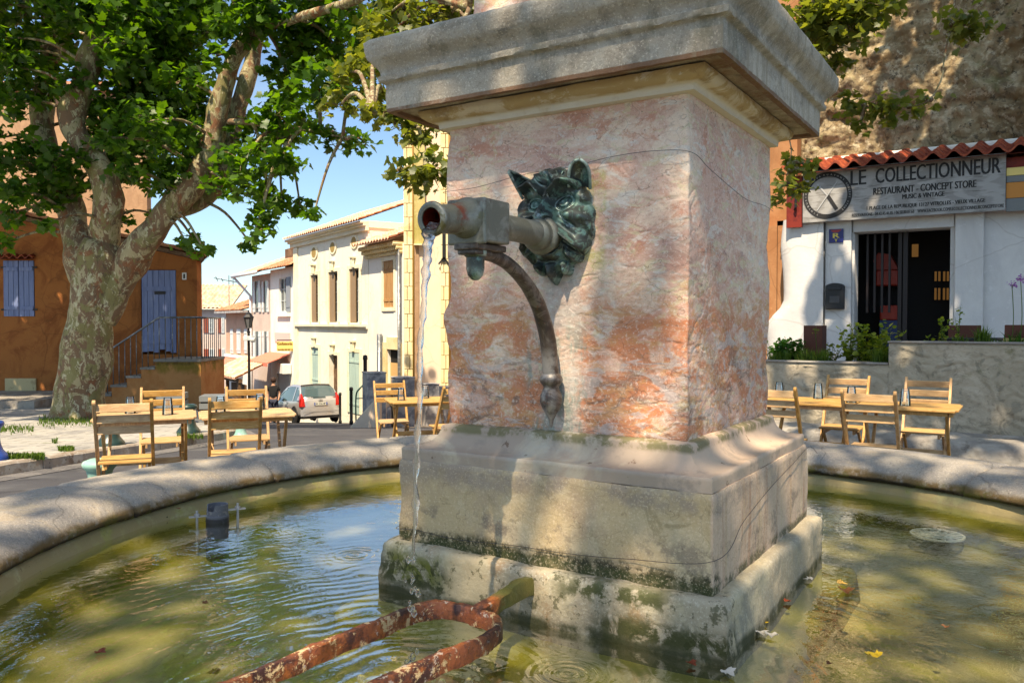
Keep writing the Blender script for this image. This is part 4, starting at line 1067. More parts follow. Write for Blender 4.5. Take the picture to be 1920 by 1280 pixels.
# ---------------------------------------------------------------- church
CF = Fac((757.5, 25), (960, 25)); ch = CF.root('church', 'tall church facade with yellow quoin strips between the houses and the fountain pillar', 'church'); t, z = CF.t, CF.z
zt_ = z(800, 82)
mb = MB(); mb.prism([(t(757.5), -3), (t(1380), -3), (t(1380), z(0, -400)), (t(880), z(0, -160)), (t(812), zt_+.001), (t(757.5), zt_)], 6); mb.build('wall', MT['church'], ch)
def quoins(x0, x1, y=.07):
    mb = MB(); a, b = t(x0), t(x1); q = -3; i = 0; hq = .42
    while q < zt_-.1:
        e = .0 if i % 2 else .0; sp_ = a+(b-a)*(.62 if i % 2 else .38)
        for u0, u1 in ((a, sp_-.008), (sp_+.008, b)): mb.bx(u0, u1, -y+random.uniform(0, .008), 0, q, q+hq-.018)
        q += hq; i += 1
    return mb.build('quoin_strip', MT['quoin'], ch, bev=.012)
quoins(758, 774.5); quoins(827, 842)
box_part(ch, 'pilaster', MT['olive'], t(778), t(798), -.12, 0, z(788,458), zt_-.003)
box_part(ch, 'pilaster', MT['tan'], t(776.5), t(786), -.05, 0, -3, z(788,460))
box_part(ch, 'ledge', MT['quoin'], t(778), t(801), -.22, 0, z(788,461), z(788,458.5))
mb = MB(); mb.tube([(t(775.8), -.06, -3), (t(775.8), -.06, zt_-.2)], .03, 8); mb.tube([(t(843.5), -.05, -3), (t(843.5), -.05, zt_-.2)], .035, 8); mb.tube([(t(797), -.05, z(0,458)), (t(797), -.05, zt_-.2)], .02, 6); mb.build('down_pipe', MT['brownink'], ch, True)
mb = MB(); c0, c1 = t(833), z(833, 458); mb.box((c0, -.1, c1), (.09, .04, 1.1)); 
for s_ in (-1, 1):
    for q in (-1, 1): mb.bar((c0, -.1, c1+q*.42), (c0+s_*.16, -.1, c1+q*.62), .05, .04, (0,1,0))
mb.build('wall_anchor', MT['blackiron'], ch)
box_part(ch, 'coping', MT['quoin'], t(755), t(815), -.15, .5, zt_+.001, zt_+.16)
mb = MB(); mb.lathe([(.0,.55),(.12,.52),(.19,.42),(.2,.35),(.17,.26),(.10,.20),(.07,.14),(.12,.1),(.16,.0),(.0,.0)], 20, (t(790), .1, zt_+.16)); mb.build('finial_ball', MT['church'], ch, True)

# ---------------------------------------------------------------- right side: shop, rocky wall, terrace
SF = Fac((1478, 12.82), (1600, 12.0))
# make the facade parallel with the pillar front
SF.d = Vector((math.cos(ROT), math.sin(ROT))); SF.rz = ROT; SF.A = Vector(P(1600, HORIZ, 12)).xy+Vector(SF.d)*0
t, z = SF.t, SF.z
shop = SF.root('restaurant', 'low white shop front with dark open doorway under a red tile edge', 'shop')
SF_s0, SF_s1 = t(1481), t(2150)
dr = (t(1601), t(1780), .35, z(1690, 432))
zt_ = z(1700, 402); zt_S = zt_
mb = MB(); 
# front wall with door opening, hollow room behind
wall_open(mb, SF_s0, SF_s1, -.3, zt_, [dr], rev=.30, thick=.31)
# remove the back of the doorway: room shell
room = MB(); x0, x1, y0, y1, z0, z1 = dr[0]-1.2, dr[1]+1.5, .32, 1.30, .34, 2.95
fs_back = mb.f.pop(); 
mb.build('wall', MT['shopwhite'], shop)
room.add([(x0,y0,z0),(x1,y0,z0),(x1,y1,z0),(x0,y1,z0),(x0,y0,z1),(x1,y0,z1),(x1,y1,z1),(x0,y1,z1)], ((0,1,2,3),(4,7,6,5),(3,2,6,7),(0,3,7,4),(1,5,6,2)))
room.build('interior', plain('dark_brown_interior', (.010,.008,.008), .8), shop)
box_part(shop, 'lintel', MT['shopwhite'], dr[0]-.02, dr[1]+.05, -.05, 0, dr[3]+.004, zt_-.02, .008)
box_part(shop, 'jamb', MT['shopwhite'], t(1548), dr[0]-.03, -.09, 0, -.2, zt_+.06, .012)
box_part(shop, 'jamb', MT['shopwhite'], dr[1]+.06, t(1843), -.09, 0, -.2, zt_+.03, .012)
# bulging buttress at the left end
mb = MB()
def bt(u, v):
    zz = -.3+(zt_+.02+.3)*v; xl = SF_s0-.14-.26*smooth(.62, .50, v)+.05*noise.noise(Vector((v*4, 1, 2))); 
    a = u*math.pi*.5
    xr = t(1547)
    x = xl+(xr-xl)*u; y = -.16*math.sin(min(1, u*3)*math.pi/2)+.02*noise.noise(Vector((u*3, v*5, 0)))
    if u == 0: y = .35
    return Vector((x, y, zz))
mb.grid(16, 30, bt); mb.build('buttress', MT['shopwhite'], shop, True)
box_part(shop, 'side_wall', MT['shopwhite'], SF_s0-.16, SF_s0+.02, .312, 1.34, -.3, zt_)
# things inside, part of the shop front
fr = MB(); 
for k in range(4): x = dr[0]+.12+k*.10; fr.bx(x, x+.03, .26, .30, 1.5, dr[3])
fr.bx(dr[0]+.55, dr[0]+.60, .24, .30, .35, dr[3]); fr.bx(dr[1]-.62, dr[1]-.56, .24, .30, .35, dr[3])
fr.build('door_frame', plain('dark_plum_frame', (.012,.006,.006), .5), shop)
SH = {}
def inshop(px, py, dy):   # point inside shop: at facade-local depth dy behind px,py
    wf = Fac((0,1),(1,1)); wf.A = SF.A+Vector((-SF.d.y, SF.d.x))*dy; wf.d = SF.d; return wf.t(px), wf.z(px, py)
r1 = thing('red_crate_stack', 'red shelf unit standing in the dark doorway', 'shelf', (SF.A.x, SF.A.y, 0), SF.rz)
redm = plain('red_lacquer', (.42,.03,.012), .4)
a, c = inshop(1641, 536, .9); b, d = inshop(1682, 505, .9)
MB().bx(a, b, .9, 1.2, c, d).build('box', redm, r1, bev=.02)
mb = MB(); a2, d2 = inshop(1645, 478, .95); mb.prism([(a, d+.005), (b, d+.005), (b-.12, d2), (a2, d2+.03), (a-.05, d+.15)], .25, lambda v: v+Vector((0, .95, 0))); mb.build('top', redm, r1)
a, c = inshop(1649, 600, .85); b, d = inshop(1682, 572, .85)
MB().bx(a, b, .85, 1.2, c, d).build('lower_box', redm, r1, bev=.02)
MB().bx(a, b, .85, 1.2, .35, c-.004).build('base', plain('navy_paint', (.02,.04,.13), .5), r1)
lp = thing('slatted_lamp', 'warm glowing slatted panel at the right of the doorway', 'lamp', (SF.A.x, SF.A.y, 0), SF.rz)
gm, nt = newmat('warm_lit_pane'); q = NT(nt); e = q.n('ShaderNodeEmission'); e.inputs[0].default_value = (1,.55,.22,1); e.inputs[1].default_value = .035; o = q.n('ShaderNodeOutputMaterial'); q.c(e.outputs[0], o.inputs[0])
mb = MB()
for px in (1753, 1760, 1769, 1776):
    a, c = inshop(px-2, 527, 1.0); b, d = inshop(px+2, 509, 1.0); mb.bx(a, b, 1.0, 1.02, c, d)
    a, c = inshop(px-2, 562, 1.0); b, d = inshop(px+2, 540, 1.0); mb.bx(a, b, 1.0, 1.02, c, d)
mb.build('lit_slots', gm, lp)
mb = MB(); a, c = inshop(1708, 482, 1.1); b, d = inshop(1720, 458, 1.1); mb.bx(a, b, 1.1, 1.12, c, d); mb.build('lit_pane', gm, lp)
# tile edge roof
re0, re1 = t(1476), t(2150); zr_ = z(1690, 318)
zA = z(1480, 322)
tile_roof(shop, 'roof', MT['tilered'], re0, re1, lambda x, s_, hh: Vector((x, -.42+s_*.97, zA-.12+s_*.24+hh)), 1.75, per=.25, amp=.05, rowl=.42, nper=10)
box_part(shop, 'fascia', MT['shopred'], re0+.05, re1, -.20, -.0, zt_+.005, zA-.14)
mb = MB(); mb.bx(re0+.2, re1, 1.15, 1.28, zA+.26, zA+.37); mb.build('white_flashing', MT['white'], shop, bev=.03)
box_part(shop, 'side_panel', MT['shopred'], t(1481), t(1509), -.26, -.202, z(1495,430), zA-.13)
mb = MB(); mb.tube([(t(1494), -.30, z(1494,352)), (t(1500), -.33, z(1500,352)), (t(1500), -.33, z(1500,395)), (t(1497), -.29, z(1500,398))], .018, 8); mb.build('hook', MT['blackiron'], shop)
sb = MB()
for (ya, yb, mm) in ((322,337,MT['yellowsign']), (337,349,MT['greyslat']), (349,378,plain('orange_board', (.55,.20,.03), .5)), (378,402,MT['greyslat'])):
    box_part(shop, 'board', mm, t(1884), t(2150), -.24, -.203, z(1884,yb)+.006, z(1884,ya))
# sign board
sgx0, sgx1 = t(1511), t(1883)
sz0 = (z(1515,425)+z(1883,396))/2; sz1 = (z(1510,333)+z(1880,290))/2
sxm = (sgx0+sgx1)/2; szm = (sz0+sz1)/2; W2, H2_ = (sgx1-sgx0)/2, (sz1-sz0)/2
nrm = Vector((SF.d.y, -SF.d.x))
sp = SF.A+SF.d*sxm+nrm*.27
sgn = thing('shop_sign', 'large grey wood grain sign board with round clock emblem above the doorway', 'sign', (sp.x, sp.y, szm), SF.rz)
MT['signwood'] = mat('grey_wood_grain_print', (.26,.25,.24), [L((.36,.35,.34), 'wave', 1.6, .3, .8, (.6,1,3), 9, det=4, amt=.8), L((.14,.13,.12), s=4, lo=.56, hi=.64, st=(.6,1,6), amt=.8), L((.48,.46,.44), s=6, lo=.58, hi=.66, st=(.5,1,5), dist=2, amt=.7)], .55)
MB().bx(-W2, W2, 0, .03, -H2_, H2_).build('board', MT['signwood'], sgn, bev=.004)
def sx(px): return t(px)-sxm
def szz(v): return -H2_+2*H2_*v
lt = MB()
put_text(lt, 'LE', sx(1599), sx(1627), szz(.655), szz(.93), -.004, .005)
put_text(lt, 'COLLECTIONNEUR', sx(1645), sx(1873), szz(.655), szz(.93), -.004, .005)
put_text(lt, 'RESTAURANT - CONCEPT STORE', sx(1641), sx(1829), szz(.44), szz(.57), -.004, .004)
put_text(lt, 'MUSIC & VINTAGE', sx(1694), sx(1771), szz(.325), szz(.41), -.004, .003)
put_text(lt, '1 PLACE DE LA REPUBLIQUE 13127 VITROLLES - VIEUX VILLAGE', sx(1629), sx(1846), szz(.155), szz(.235), -.004, .002)
put_text(lt, 'RESERVATIONS - 04.42.45.46.85 / 06.50.80.07.68', sx(1602), sx(1716), szz(.055), szz(.115), -.004, .001)
put_text(lt, 'WWW.FACEBOOK.COM/LECOLLECTIONNEURCONCEPTSTORE', sx(1722), sx(1880), szz(.055), szz(.115), -.004, .001)
lt.build('lettering', MT['ink'], sgn)
ex, ez, er = sx(1556.5), 0, H2_*.90
ering = MB(); N = 64
for i in range(N):
    a0, a1 = 2*math.pi*i/N, 2*math.pi*(i+1)/N
    ering.add([(ex+r_*math.cos(a), -.005, ez+r_*math.sin(a)) for r_, a in ((er*.80,a0),(er,a0),(er,a1),(er*.80,a1))], [(0,1,2,3)])
def stick(mb, x0, z0, x1, z1, w, y): 
    mb.bar((ex+x0*er, y, ez+z0*er), (ex+x1*er, y, ez+z1*er), w, .003, (0,1,0))
stick(ering, .02, -.02, .38, -.62, .05, -.006)
em = ering.build('emblem', MT['ink'], sgn)
hd = MB(); stick(hd, -.02, .02, -.42, .52, .02, -.006); stick(hd, .0, .0, .4, .58, .012, -.008); stick(hd, 0, 0, -.42, -.62, .014, -.009)
for word, ac, sp_ in (('MUSIC', 190, 9), ('VINTAGE', 135, 8), ('AU', 95, 9), ('AVANT', 62, 9), ('CONCEPT STORE', -8, -6.3), ('VINYL', 225, 9)):
    n = len(word)
    for i, chx in enumerate(word):
        if chx == ' ': continue
        ang = R(ac-(i-(n-1)/2)*abs(sp_)); vs, fs = text_data(chx); k = .10*er
        ax_ = max(v.x for v in vs)/2
        ca, sa = math.cos(ang-math.pi/2), math.sin(ang-math.pi/2)
        hd.add([(ex+math.cos(ang)*er*.86+((v.x-ax_)*ca-v.y*sa)*k, -.0065, ez+math.sin(ang)*er*.86+((v.x-ax_)*sa+v.y*ca)*k) for v in vs], fs)
hd.build('emblem_lettering', plain('pale_lettering', (.42,.42,.42), .6), sgn)
# plaque with R, letter box
def onfac(px, py, off=.10): 
    p_ = SF.A+SF.d*t(px)+nrm*off; return (p_.x, p_.y, z(px, py))
pq = thing('shield_plaque', 'small blue and red enamel plaque with a yellow letter on the white jamb', 'plaque', onfac(1569,444), SF.rz)
MB().bx(-.10,.10,-.012,0,-.10,.10).build('plate', plain('navy_enamel', (.012,.018,.14), .3), pq, bev=.004)
MB().prism([(-.08,.09),(.08,.09),(.03,.05),(-.04,.05)], .003, lambda v: v+Vector((0,-.0155,0))).build('red_field', plain('red_enamel', (.35,.02,.02), .3), pq)
mb = MB(); put_text(mb, 'R', -.04, .045, -.03, .04, -.0165, .006); put_text(mb, 'Y', -.02, .02, -.085, -.045, -.0165, .004); mb.build('lettering', plain('yellow_enamel', (.65,.5,.1), .4), pq)
lb = thing('letter_box', 'black cast iron letter box with arched top on the white jamb', 'letter box', onfac(1569,556), SF.rz)
mb = MB(); pr = [(-.13,-.19),(.13,-.19),(.13,.14)]+[(.13*math.cos(a), .14+.055*math.sin(a)) for a in np.linspace(.1, math.pi-.1, 9)]+[(-.13,.14)]
mb.prism(pr, .09, lambda v: v+Vector((0,-.09,0))); mb.build('body', MT['blackiron'], lb, bev=.012)
MB().bx(-.09,.09,-.105,-.088,.09,.125).build('flap', MT['blackiron'], lb, bev=.004)
MB().bx(-.07,.07,-.098,-.088,-.10,.0).build('panel', plain('dark_grey_metal', (.05,.05,.055), .35, .5), lb, bev=.004)

# big rocky wall behind the shop
RF = Fac((0,1),(1,1)); RF.d = SF.d; RF.A = SF.A+Vector((-SF.d.y, SF.d.x))*1.35; RF.rz = ROT
rk = thing('rocky_building', 'tall building with very rough dark rocky render behind the shop', 'building', (RF.A.x, RF.A.y, 0), ROT)
x0, x1 = RF.t(1500), RF.t(2300); z0, z1 = 3.0, 9.5
mb = MB(); NXR, NZR = 330, 260
def rkf(u, v):
    x = x0+(x1-x0)*u; zz = z0+(z1-z0)*v; p = Vector((x, 0, zz))
    d = noise.noise(p*.9)*.14+abs(noise.noise(p*2.6))*.16+noise.noise(p*6+Vector((0,5,0)))*.06+noise.noise(p*14)*.03
    if x < x0+.05: d = 0
    return Vector((x, -d, zz))
mb.grid(NXR, NZR, rkf); mb.add([(x0,0,z0-2),(x0,5,z0-2),(x0,5,z1),(x0,0,z1)], [(0,1,2,3)]); mb.build('wall', MT['rock'], rk, True)
a, b, c, d = RF.t(1892)+.42, RF.t(1990)+.42, RF.z(1900,232), RF.z(1900,22)
mb = MB(); mb.bx(a-.22, a-.003, -.34, 0, c-.2, d+.15); mb.bx(a, b+.1, -.34, 0, c-.2, c-.003); mb.bx(a, b+.1, -.34, 0, d+.003, d+.15); sf_ = mb.build('surround', MT['beigewin'], rk, bev=.01)
window(rk, (a, b, c, d), -.24, nx=3, nz=1, fw_=.07)
box_part(rk, 'curtain', MT['whitewood'], a+.08, b, -.205, -.2, c, d)
tile_roof(rk, 'window_hood', MT['tile'], a-.35, b, lambda x, s_, hh: Vector((x, -.55+s_*.94, d+.16+s_*.3+hh)), .55, per=.22)
box_part(rk, 'lower_wall', MT['brownwall'], x0, x1, -.0, .3, -.4, z0)
# orange wall beside
ow = thing('orange_brown_house', 'orange brown house wall seen between the pillar and the shop', 'house', (RF.A.x, RF.A.y, 0), ROT)
mb = MB(); mb.bx(RF.t(1300), x0-.01, -.25, 4, -.5, RF.z(1470, 230)+2.2); mb.bx(RF.t(1300), SF_s0+.16, -1.0, 1, -.5, zt_S-.01); mb.build('wall', plaster('orange_brown_plaster', (.40,.19,.09), (.33,.14,.06), (.14,.06,.03), 1.2, amt=.6), ow)
# pale house beyond top
pf = Fac((1300, 18), (1500, 18)); ph = pf.root('pale_mauve_house', 'pale mauve house wall high behind the cornice', 'house')
mb = MB(); wall_open(mb, pf.t(1200), pf.t(1489), -1, pf.z(0,-330), [], thick=3); mb.build('wall', MT['pinkgrey'], ph)

# terrace planter wall and ledge
PF = Fac((0,1),(1,1)); PF.d = SF.d; PF.A = Vector(P(1667, HORIZ, 8.5)).xy; PF.rz = ROT
t, z = PF.t, PF.z
pw = thing('planter_wall', 'stepped cement planter wall with swirled trowel texture behind the right tables', 'wall', (PF.A.x, PF.A.y, 0), ROT)
zlo, zhi = z(1665,684), z(1667,643)
def trow(p): 
    a = noise.noise(Vector((p.x*3.2, 0, p.z*3.2)))*2.6
    q = Vector((p.x*5.5+a, 3.3, p.z*5.5-a*.8))
    return .026*abs(noise.noise(q))+.020*abs(noise.noise(q*2.3+Vector((4,0,2))))
def twall(x0, x1, z0, z1, name, y=0):
    mb = MB(); nx = int((x1-x0)/.016); nz_ = int((z1-z0)/.016)
    def fn(u, v):
        p = Vector((x0+(x1-x0)*u, y, z0+(z1-z0)*v)); p.y = y-trow(p)*smooth(0, .04, z1-p.z)
        return p
    mb.grid(nx, nz_, fn)
    mb.add([(x0,y,z0),(x0,y+.22,z0),(x0,y+.22,z1),(x0,y,z1)], [(0,1,2,3)]); mb.add([(x0,y,z1),(x1,y,z1),(x1,y+.22,z1),(x0,y+.22,z1)], [(0,1,2,3)])
    mb.add([(x1,y,z0),(x1,y+.22,z0),(x1,y+.22,z1),(x1,y,z1)], [(0,1,2,3)]); mb.add([(x0,y+.22,z0),(x1,y+.22,z0),(x1,y+.22,z1),(x0,y+.22,z1)], [(0,1,2,3)])
    return mb.build(name, MT['planter'], pw, True, angle=60)
xa, xm, xb = t(1300), 0.0, t(2080)
twall(xa, xm-.002, .0, zlo, 'low_section'); twall(xm, xb, .0, zhi, 'high_section')
mb = MB(); mb.bx(xa, xm-.004, -.025, .235, zlo+.002, zlo+.022); mb.bx(xm-.012, xb, -.025, .235, zhi+.002, zhi+.022); mb.build('coping', MT['cement'], pw, bev=.006)
mb = MB(); mb.bx(xa, xm, .23, 1.6, -.2, zlo-.09); mb.bx(xm, xb, .23, 1.6, -.2, zhi-.06); mb.build('soil', mat('dark_soil', (.035,.025,.018), [L((.08,.06,.04), s=20, lo=.5, hi=.6)], .95, [('noise', 30, .02)]), pw)
# ledge bench
lg = thing('cement_ledge', 'low rough cement ledge running along the foot of the planter wall', 'ledge', (PF.A.x, PF.A.y, 0), ROT)
mb = MB(); x0, x1 = t(1420), xb
def lf(u, v):
    x = x0+(x1-x0)*u
    prof = [(-.60,-.15),(-.585,.08),(-.575,.17),(-.55,.225),(-.50,.245),(-.35,.25),(-.18,.255),(-.03,.26)]
    k = v*(len(prof)-1); i = min(int(k), len(prof)-2); f_ = k-i
    y = prof[i][0]*(1-f_)+prof[i+1][0]*f_; zz = prof[i][1]*(1-f_)+prof[i+1][1]*f_
    p = Vector((x, y, zz)); 
    if v < .98: p += noise.noise_vector(p*3)*.03+noise.noise_vector(p*10)*.014; p.y -= trow(Vector((x,0,zz)))*.6*(1-v)
    return p
mb.grid(260, 40, lf); mb.build('block', MT['cement'], lg, True)
# terrace floor between planter and shop
mb = MB(); mb.add([tuple(v) for v in ((xa,1.6,.34),(xb+2,1.6,.34),(xb+2,9,.34),(xa,9,.34))], [(0,1,2,3)])
tf = mb.build('terrace_floor', MT['cement']); tf.location = (PF.A.x, PF.A.y, 0); tf.rotation_euler.z = ROT; tag(tf, kind='structure')
# ---------------------------------------------------------------- furniture
MT['wood'] = mat('oiled_acacia_wood', (.58,.33,.12), [L((.46,.235,.075), s=3, lo=.42, hi=.6, st=(2,6,6), dist=1), L((.68,.44,.20), s=7, lo=.52, hi=.64, st=(1.2,9,9), amt=.7), L((.28,.12,.035), s=12, lo=.60, hi=.68, st=(.8,9,9), amt=.6)], .5, [('noise', 30, .0012, (1,6,6))], spec=.4, vary=.12)
MT['wood2'] = mat('oiled_acacia_post', (.54,.29,.095), [L((.42,.20,.06), s=3, lo=.42, hi=.6, st=(6,6,1.5), dist=1), L((.66,.42,.18), s=7, lo=.52, hi=.64, st=(9,9,1.2), amt=.7)], .5, [('noise', 30, .0012, (6,6,1))], spec=.4, vary=.12)
def make_chair(label, group):
    c = thing('folding_chair', label, 'chair', group=group)
    W = .1775
    for s in (-1, 1):
        mb = MB(); mb.bar((s*W, .20, 0), (s*W, -.245, .845), .022, .040, (0,1,0)); mb.tube([(s*W-.011, -.245, .845), (s*W+.011, -.245, .845)], .020, 12); mb.build('back_post', MT['wood2'], c, bev=.003)
        mb = MB(); mb.bar((s*(W-.028), -.29, 0), (s*(W-.028), .13, .40), .020, .036, (0,1,0)); mb.build('leg', MT['wood2'], c, bev=.003)
    def by(z): return .20-.445*z/.845
    mb = MB()
    for z in (.805, .725, .645):
        mb.box((0, by(z)-.002, z), (2*W-.022, .016, .056), (R(-27)*0+R(-10), 0, 0))
    mb.build('backrest', MT['wood'], c, bev=.003)
    mb = MB()
    for k in range(5): mb.bx(-W+.008, W-.008, -.12+k*.068, -.12+k*.068+.058, .405, .421)
    mb.build('seat', MT['wood'], c, bev=.003)
    mb = MB()
    for s in (-1, 1): mb.bx(s*(W-.055)-.008, s*(W-.055)+.008, -.11, .21, .37, .404)
    mb.build('seat_rail', MT['wood2'], c)
    mb = MB(); mb.bx(-W+.03, W-.03, -.255, -.235, .05, .08); mb.bx(-W+.011, W-.011, by(.14)-.01, by(.14)+.01, .125, .155); mb.build('stretcher', MT['wood'], c, bev=.002)
    return c
def make_table(label, group):
    c = thing('folding_table', label, 'table', group=group)
    mb = MB()
    for k in range(8): 
        y = -.30+k*.076; e = .02 if k in (0, 7) else 0
        mb.bx(-.37+e, .37-e, y, y+.068, .672, .690)
    mb.build('table_top', MT['wood'], c, bev=.004)
    mb = MB()
    for s in (-1, 1): mb.bx(s*.32-.012, s*.32+.012, -.27, .27, .635, .671)
    mb.bx(-.30, .30, -.27, -.25, .64, .671); mb.build('top_frame', MT['wood2'], c)
    for s in (-1, 1):
        mb = MB(); mb.bar((s*.29, -.23, .65), (s*.29, .25, 0), .022, .042, (0,1,0)); mb.build('leg', MT['wood2'], c, bev=.003)
        mb = MB(); mb.bar((s*.265, .23, .65), (s*.265, -.25, 0), .022, .042, (0,1,0)); mb.build('leg', MT['wood2'], c, bev=.003)
    mb = MB(); mb.bx(-.254, .254, -.01, .012, .30, .345); mb.bx(-.278, .278, .19, .21, .10, .135); mb.build('stretcher', MT['wood'], c, bev=.003)
    return c
chairG, tableG = 'folding chairs round the fountain', 'folding tables round the fountain'
chair0 = make_chair('x', chairG); table0 = make_table('x', tableG); used = []
def inst(o0, kind, x, y, rz, label, z=None):
    o = o0 if kind not in used else copy_tree(o0)
    used.append(kind); o.location = (x, y, gz(x, y) if z is None else z); o.rotation_euler = (0, 0, rz); o['label'] = label
    return o
def chair_at(px, d, rzdeg, label):
    rz = R(rzdeg); b = P(px, HORIZ, d); x = b.x-math.sin(rz)*.245; y = b.y+math.cos(rz)*.245
    return inst(chair0, 'c', x, y, rz, label)
A1 = 21.7
chair_at(229, 5.55, A1, 'near wooden folding chair at the left end of the left tables, back to the fountain')
chair_at(441, 5.93, A1, 'near wooden folding chair in front of the second left table')
chair_at(304, 7.5, A1+180, 'far wooden folding chair behind the left end table, in front of the stair')
chair_at(461, 7.7, A1+180, 'far wooden folding chair behind the second left table, near the lamp post')
p = P(272, HORIZ, 6.42)
inst(table0, 't', p.x, p.y, R(A1), 'slatted folding table nearest the plane tree, left of its twin'); tA = (p.x, p.y, R(A1))
q2 = (p.x+.757*math.cos(R(A1)), p.y+.757*math.sin(R(A1)))
inst(table0, 't', q2[0], q2[1], R(A1), 'slatted folding table pushed against the right end of the left one, before the car'); tB = (*q2, R(A1))
A2 = -32.4
chair_at(1629, 5.89, A2, 'near wooden folding chair at the right tables, back turned to the basin')
chair_at(1447, 6.26, A2, 'wooden folding chair half hidden behind the right edge of the pillar')
chair_at(1592, 7.57, A2+180, 'far wooden folding chair by the low part of the planter wall')
chair_at(1742, 7.30, A2+180, 'far wooden folding chair at the right end by the cement ledge')
p = P(1705, HORIZ, 6.55); inst(table0, 't', p.x, p.y, R(A2), 'slatted folding table at the right end before the cement ledge'); tC = (p.x, p.y, R(A2))
q3 = (p.x-.757*math.cos(R(A2)), p.y-.757*math.sin(R(A2)))
inst(table0, 't', q3[0], q3[1], R(A2), 'slatted folding table between the pillar and the right end table'); tD = (*q3, R(A2))
chair_at(729, 9.75, 197, 'distant wooden folding chair facing us behind the middle table, beside the stone posts')
chair_at(862, 8.45, 27, 'wooden folding chair right of the middle table, cut off by the pillar')
p = P(788, HORIZ, 8.95); inst(table0, 't', p.x, p.y, R(17), 'slatted folding table standing alone behind the falling water'); tE = (p.x, p.y, R(17))
# tumblers
def glassmat():
    m, nt = newmat('tumbler_glass'); q = NT(nt)
    fr = q.n('ShaderNodeFresnel'); fr.inputs[0].default_value = 1.6
    gl = q.n('ShaderNodeBsdfGlossy'); gl.inputs['Roughness'].default_value = .03; gl.inputs[0].default_value = (1,1,1,1)
    tr = q.n('ShaderNodeBsdfTransparent'); tr.inputs[0].default_value = (.95,.96,.97,1)
    mx = q.n('ShaderNodeMixShader'); o = q.n('ShaderNodeOutputMaterial')
    q.c(fr.outputs[0], mx.inputs[0]); q.c(tr.outputs[0], mx.inputs[1]); q.c(gl.outputs[0], mx.inputs[2]); q.c(mx.outputs[0], o.inputs[0]); return m
mb = MB(); mb.lathe([(.043,.0),(.039,.06),(.033,.120),(.0315,.134),(.0,.134),(.0,.116),(.0295,.116),(.031,.10),(.037,.06),(.0405,.0),(.043,.0)], 24)
gl0 = mb.build('tumbler', glassmat(), None, True, angle=50)
first = [True]
def tumbler(tab, lx, ly_, label):
    x, y, rz = tab; wx = x+lx*math.cos(rz)-ly_*math.sin(rz); wy = y+lx*math.sin(rz)+ly_*math.cos(rz)
    o = gl0 if first[0] else gl0.copy()
    if not first[0]: COL.objects.link(o)
    first[0] = False; o.location = (wx, wy, gz(x, y)+.6905); tag(o, label, 'tumbler', 'upturned tumblers on the slatted tables')
tumbler(tA, -.12, .16, 'upturned tumbler behind the back of the leftmost near chair'); tumbler(tA, .16, -.05, 'upturned tumbler standing clear near the middle of the leftmost table')
tumbler(tB, -.20, .10, 'upturned tumbler at the left of the second left table'); tumbler(tB, .12, .20, 'upturned tumbler at the far right of the second left table')
tumbler(tD, -.30, .15, 'upturned tumbler nearest the pillar on the right tables'); tumbler(tD, .02, .20, 'upturned tumbler before the chair by the low planter section')
tumbler(tD, .33, -.02, 'upturned tumbler just right of the near right chair back'); tumbler(tC, -.02, -.05, 'upturned tumbler in the middle of the right end table')
tumbler(tE, -.22, -.05, 'upturned tumbler on the left of the middle table'); tumbler(tE, .08, .12, 'upturned tumbler on the right of the middle table behind the water')

# low bell shaped bollards
def bollard(x, y, z, m, label, k=1.0):
    mb = MB(); mb.lathe([(r*k, h*k) for r, h in ((0,0),(.155,0),(.158,.03),(.135,.06),(.105,.10),(.085,.16),(.078,.22),(.080,.28),(.092,.32),(.115,.345),(.120,.365),(.110,.385),(.07,.40),(0,.405))], 28)
    o = mb.build('bollard', m, None, True, angle=60); o.location = (x, y, z); return tag(o, label, 'bollard', 'low bell shaped bollards')
dgreen = mat('dark_green_enamel', (.012,.035,.028), [L((.03,.06,.05), s=8, lo=.5, hi=.6)], .35, spec=.6); teal = mat('faded_teal_paint', (.22,.42,.36), [L((.32,.50,.42), s=6, lo=.5, hi=.6)], .5); bluep = plain('blue_enamel', (.015,.06,.28), .35)
p = P(205, HORIZ, 9.6); bollard(p.x, p.y, gz(p.x,p.y)+.115, dgreen, 'dark green bell bollard on the pavement behind the leftmost near chair')
p = P(352, HORIZ, 11.2); bollard(p.x, p.y, gz(p.x,p.y)+.115, dgreen, 'dark green bell bollard behind the gap between the left tables')
p = P(-20, HORIZ, 8.2); bollard(p.x, p.y, gz(p.x,p.y)+.115, bluep, 'blue bell bollard at the left edge on the kerb')
p = P(184, HORIZ, 5.95); bollard(p.x, p.y, gz(p.x,p.y), teal, 'teal bell bollard beside the left foot of the near left chair')
p = P(752, HORIZ, 8.3); bollard(p.x, p.y, gz(p.x,p.y)-.02, teal, 'teal bell bollard under the middle table', .7)
p = P(450, HORIZ, 11.5); bollard(p.x, p.y, gz(p.x,p.y), teal, 'teal bell bollard seen under the second left table', .8)
def slatbox(px, d, w, zt_, label):
    p = P(px, HORIZ, d); z0 = gz(p.x, p.y); b = thing('slatted_box', label, 'planter box', (p.x, p.y, z0), R(10), 'grey slatted boxes before the stair')
    H = zt_-z0; mb = MB(); n = max(3, int(H/.11))
    for k in range(n): mb.bx(-w/2, w/2, -w/2, w/2, H*k/n, H*(k+1)/n-.03)
    mb.build('slats', MT['greyslat'], b); MB().bx(-w/2+.02, w/2-.02, -w/2+.02, w/2-.02, 0, H-.05).build('liner', MT['dark'], b)
slatbox(322, 13.0, .40, EYE-128/F*13, 'grey slatted box seen through the far left chair back')
slatbox(404, 13.5, .45, EYE-132/F*13.5, 'dark slatted box at the right foot of the stair wall')

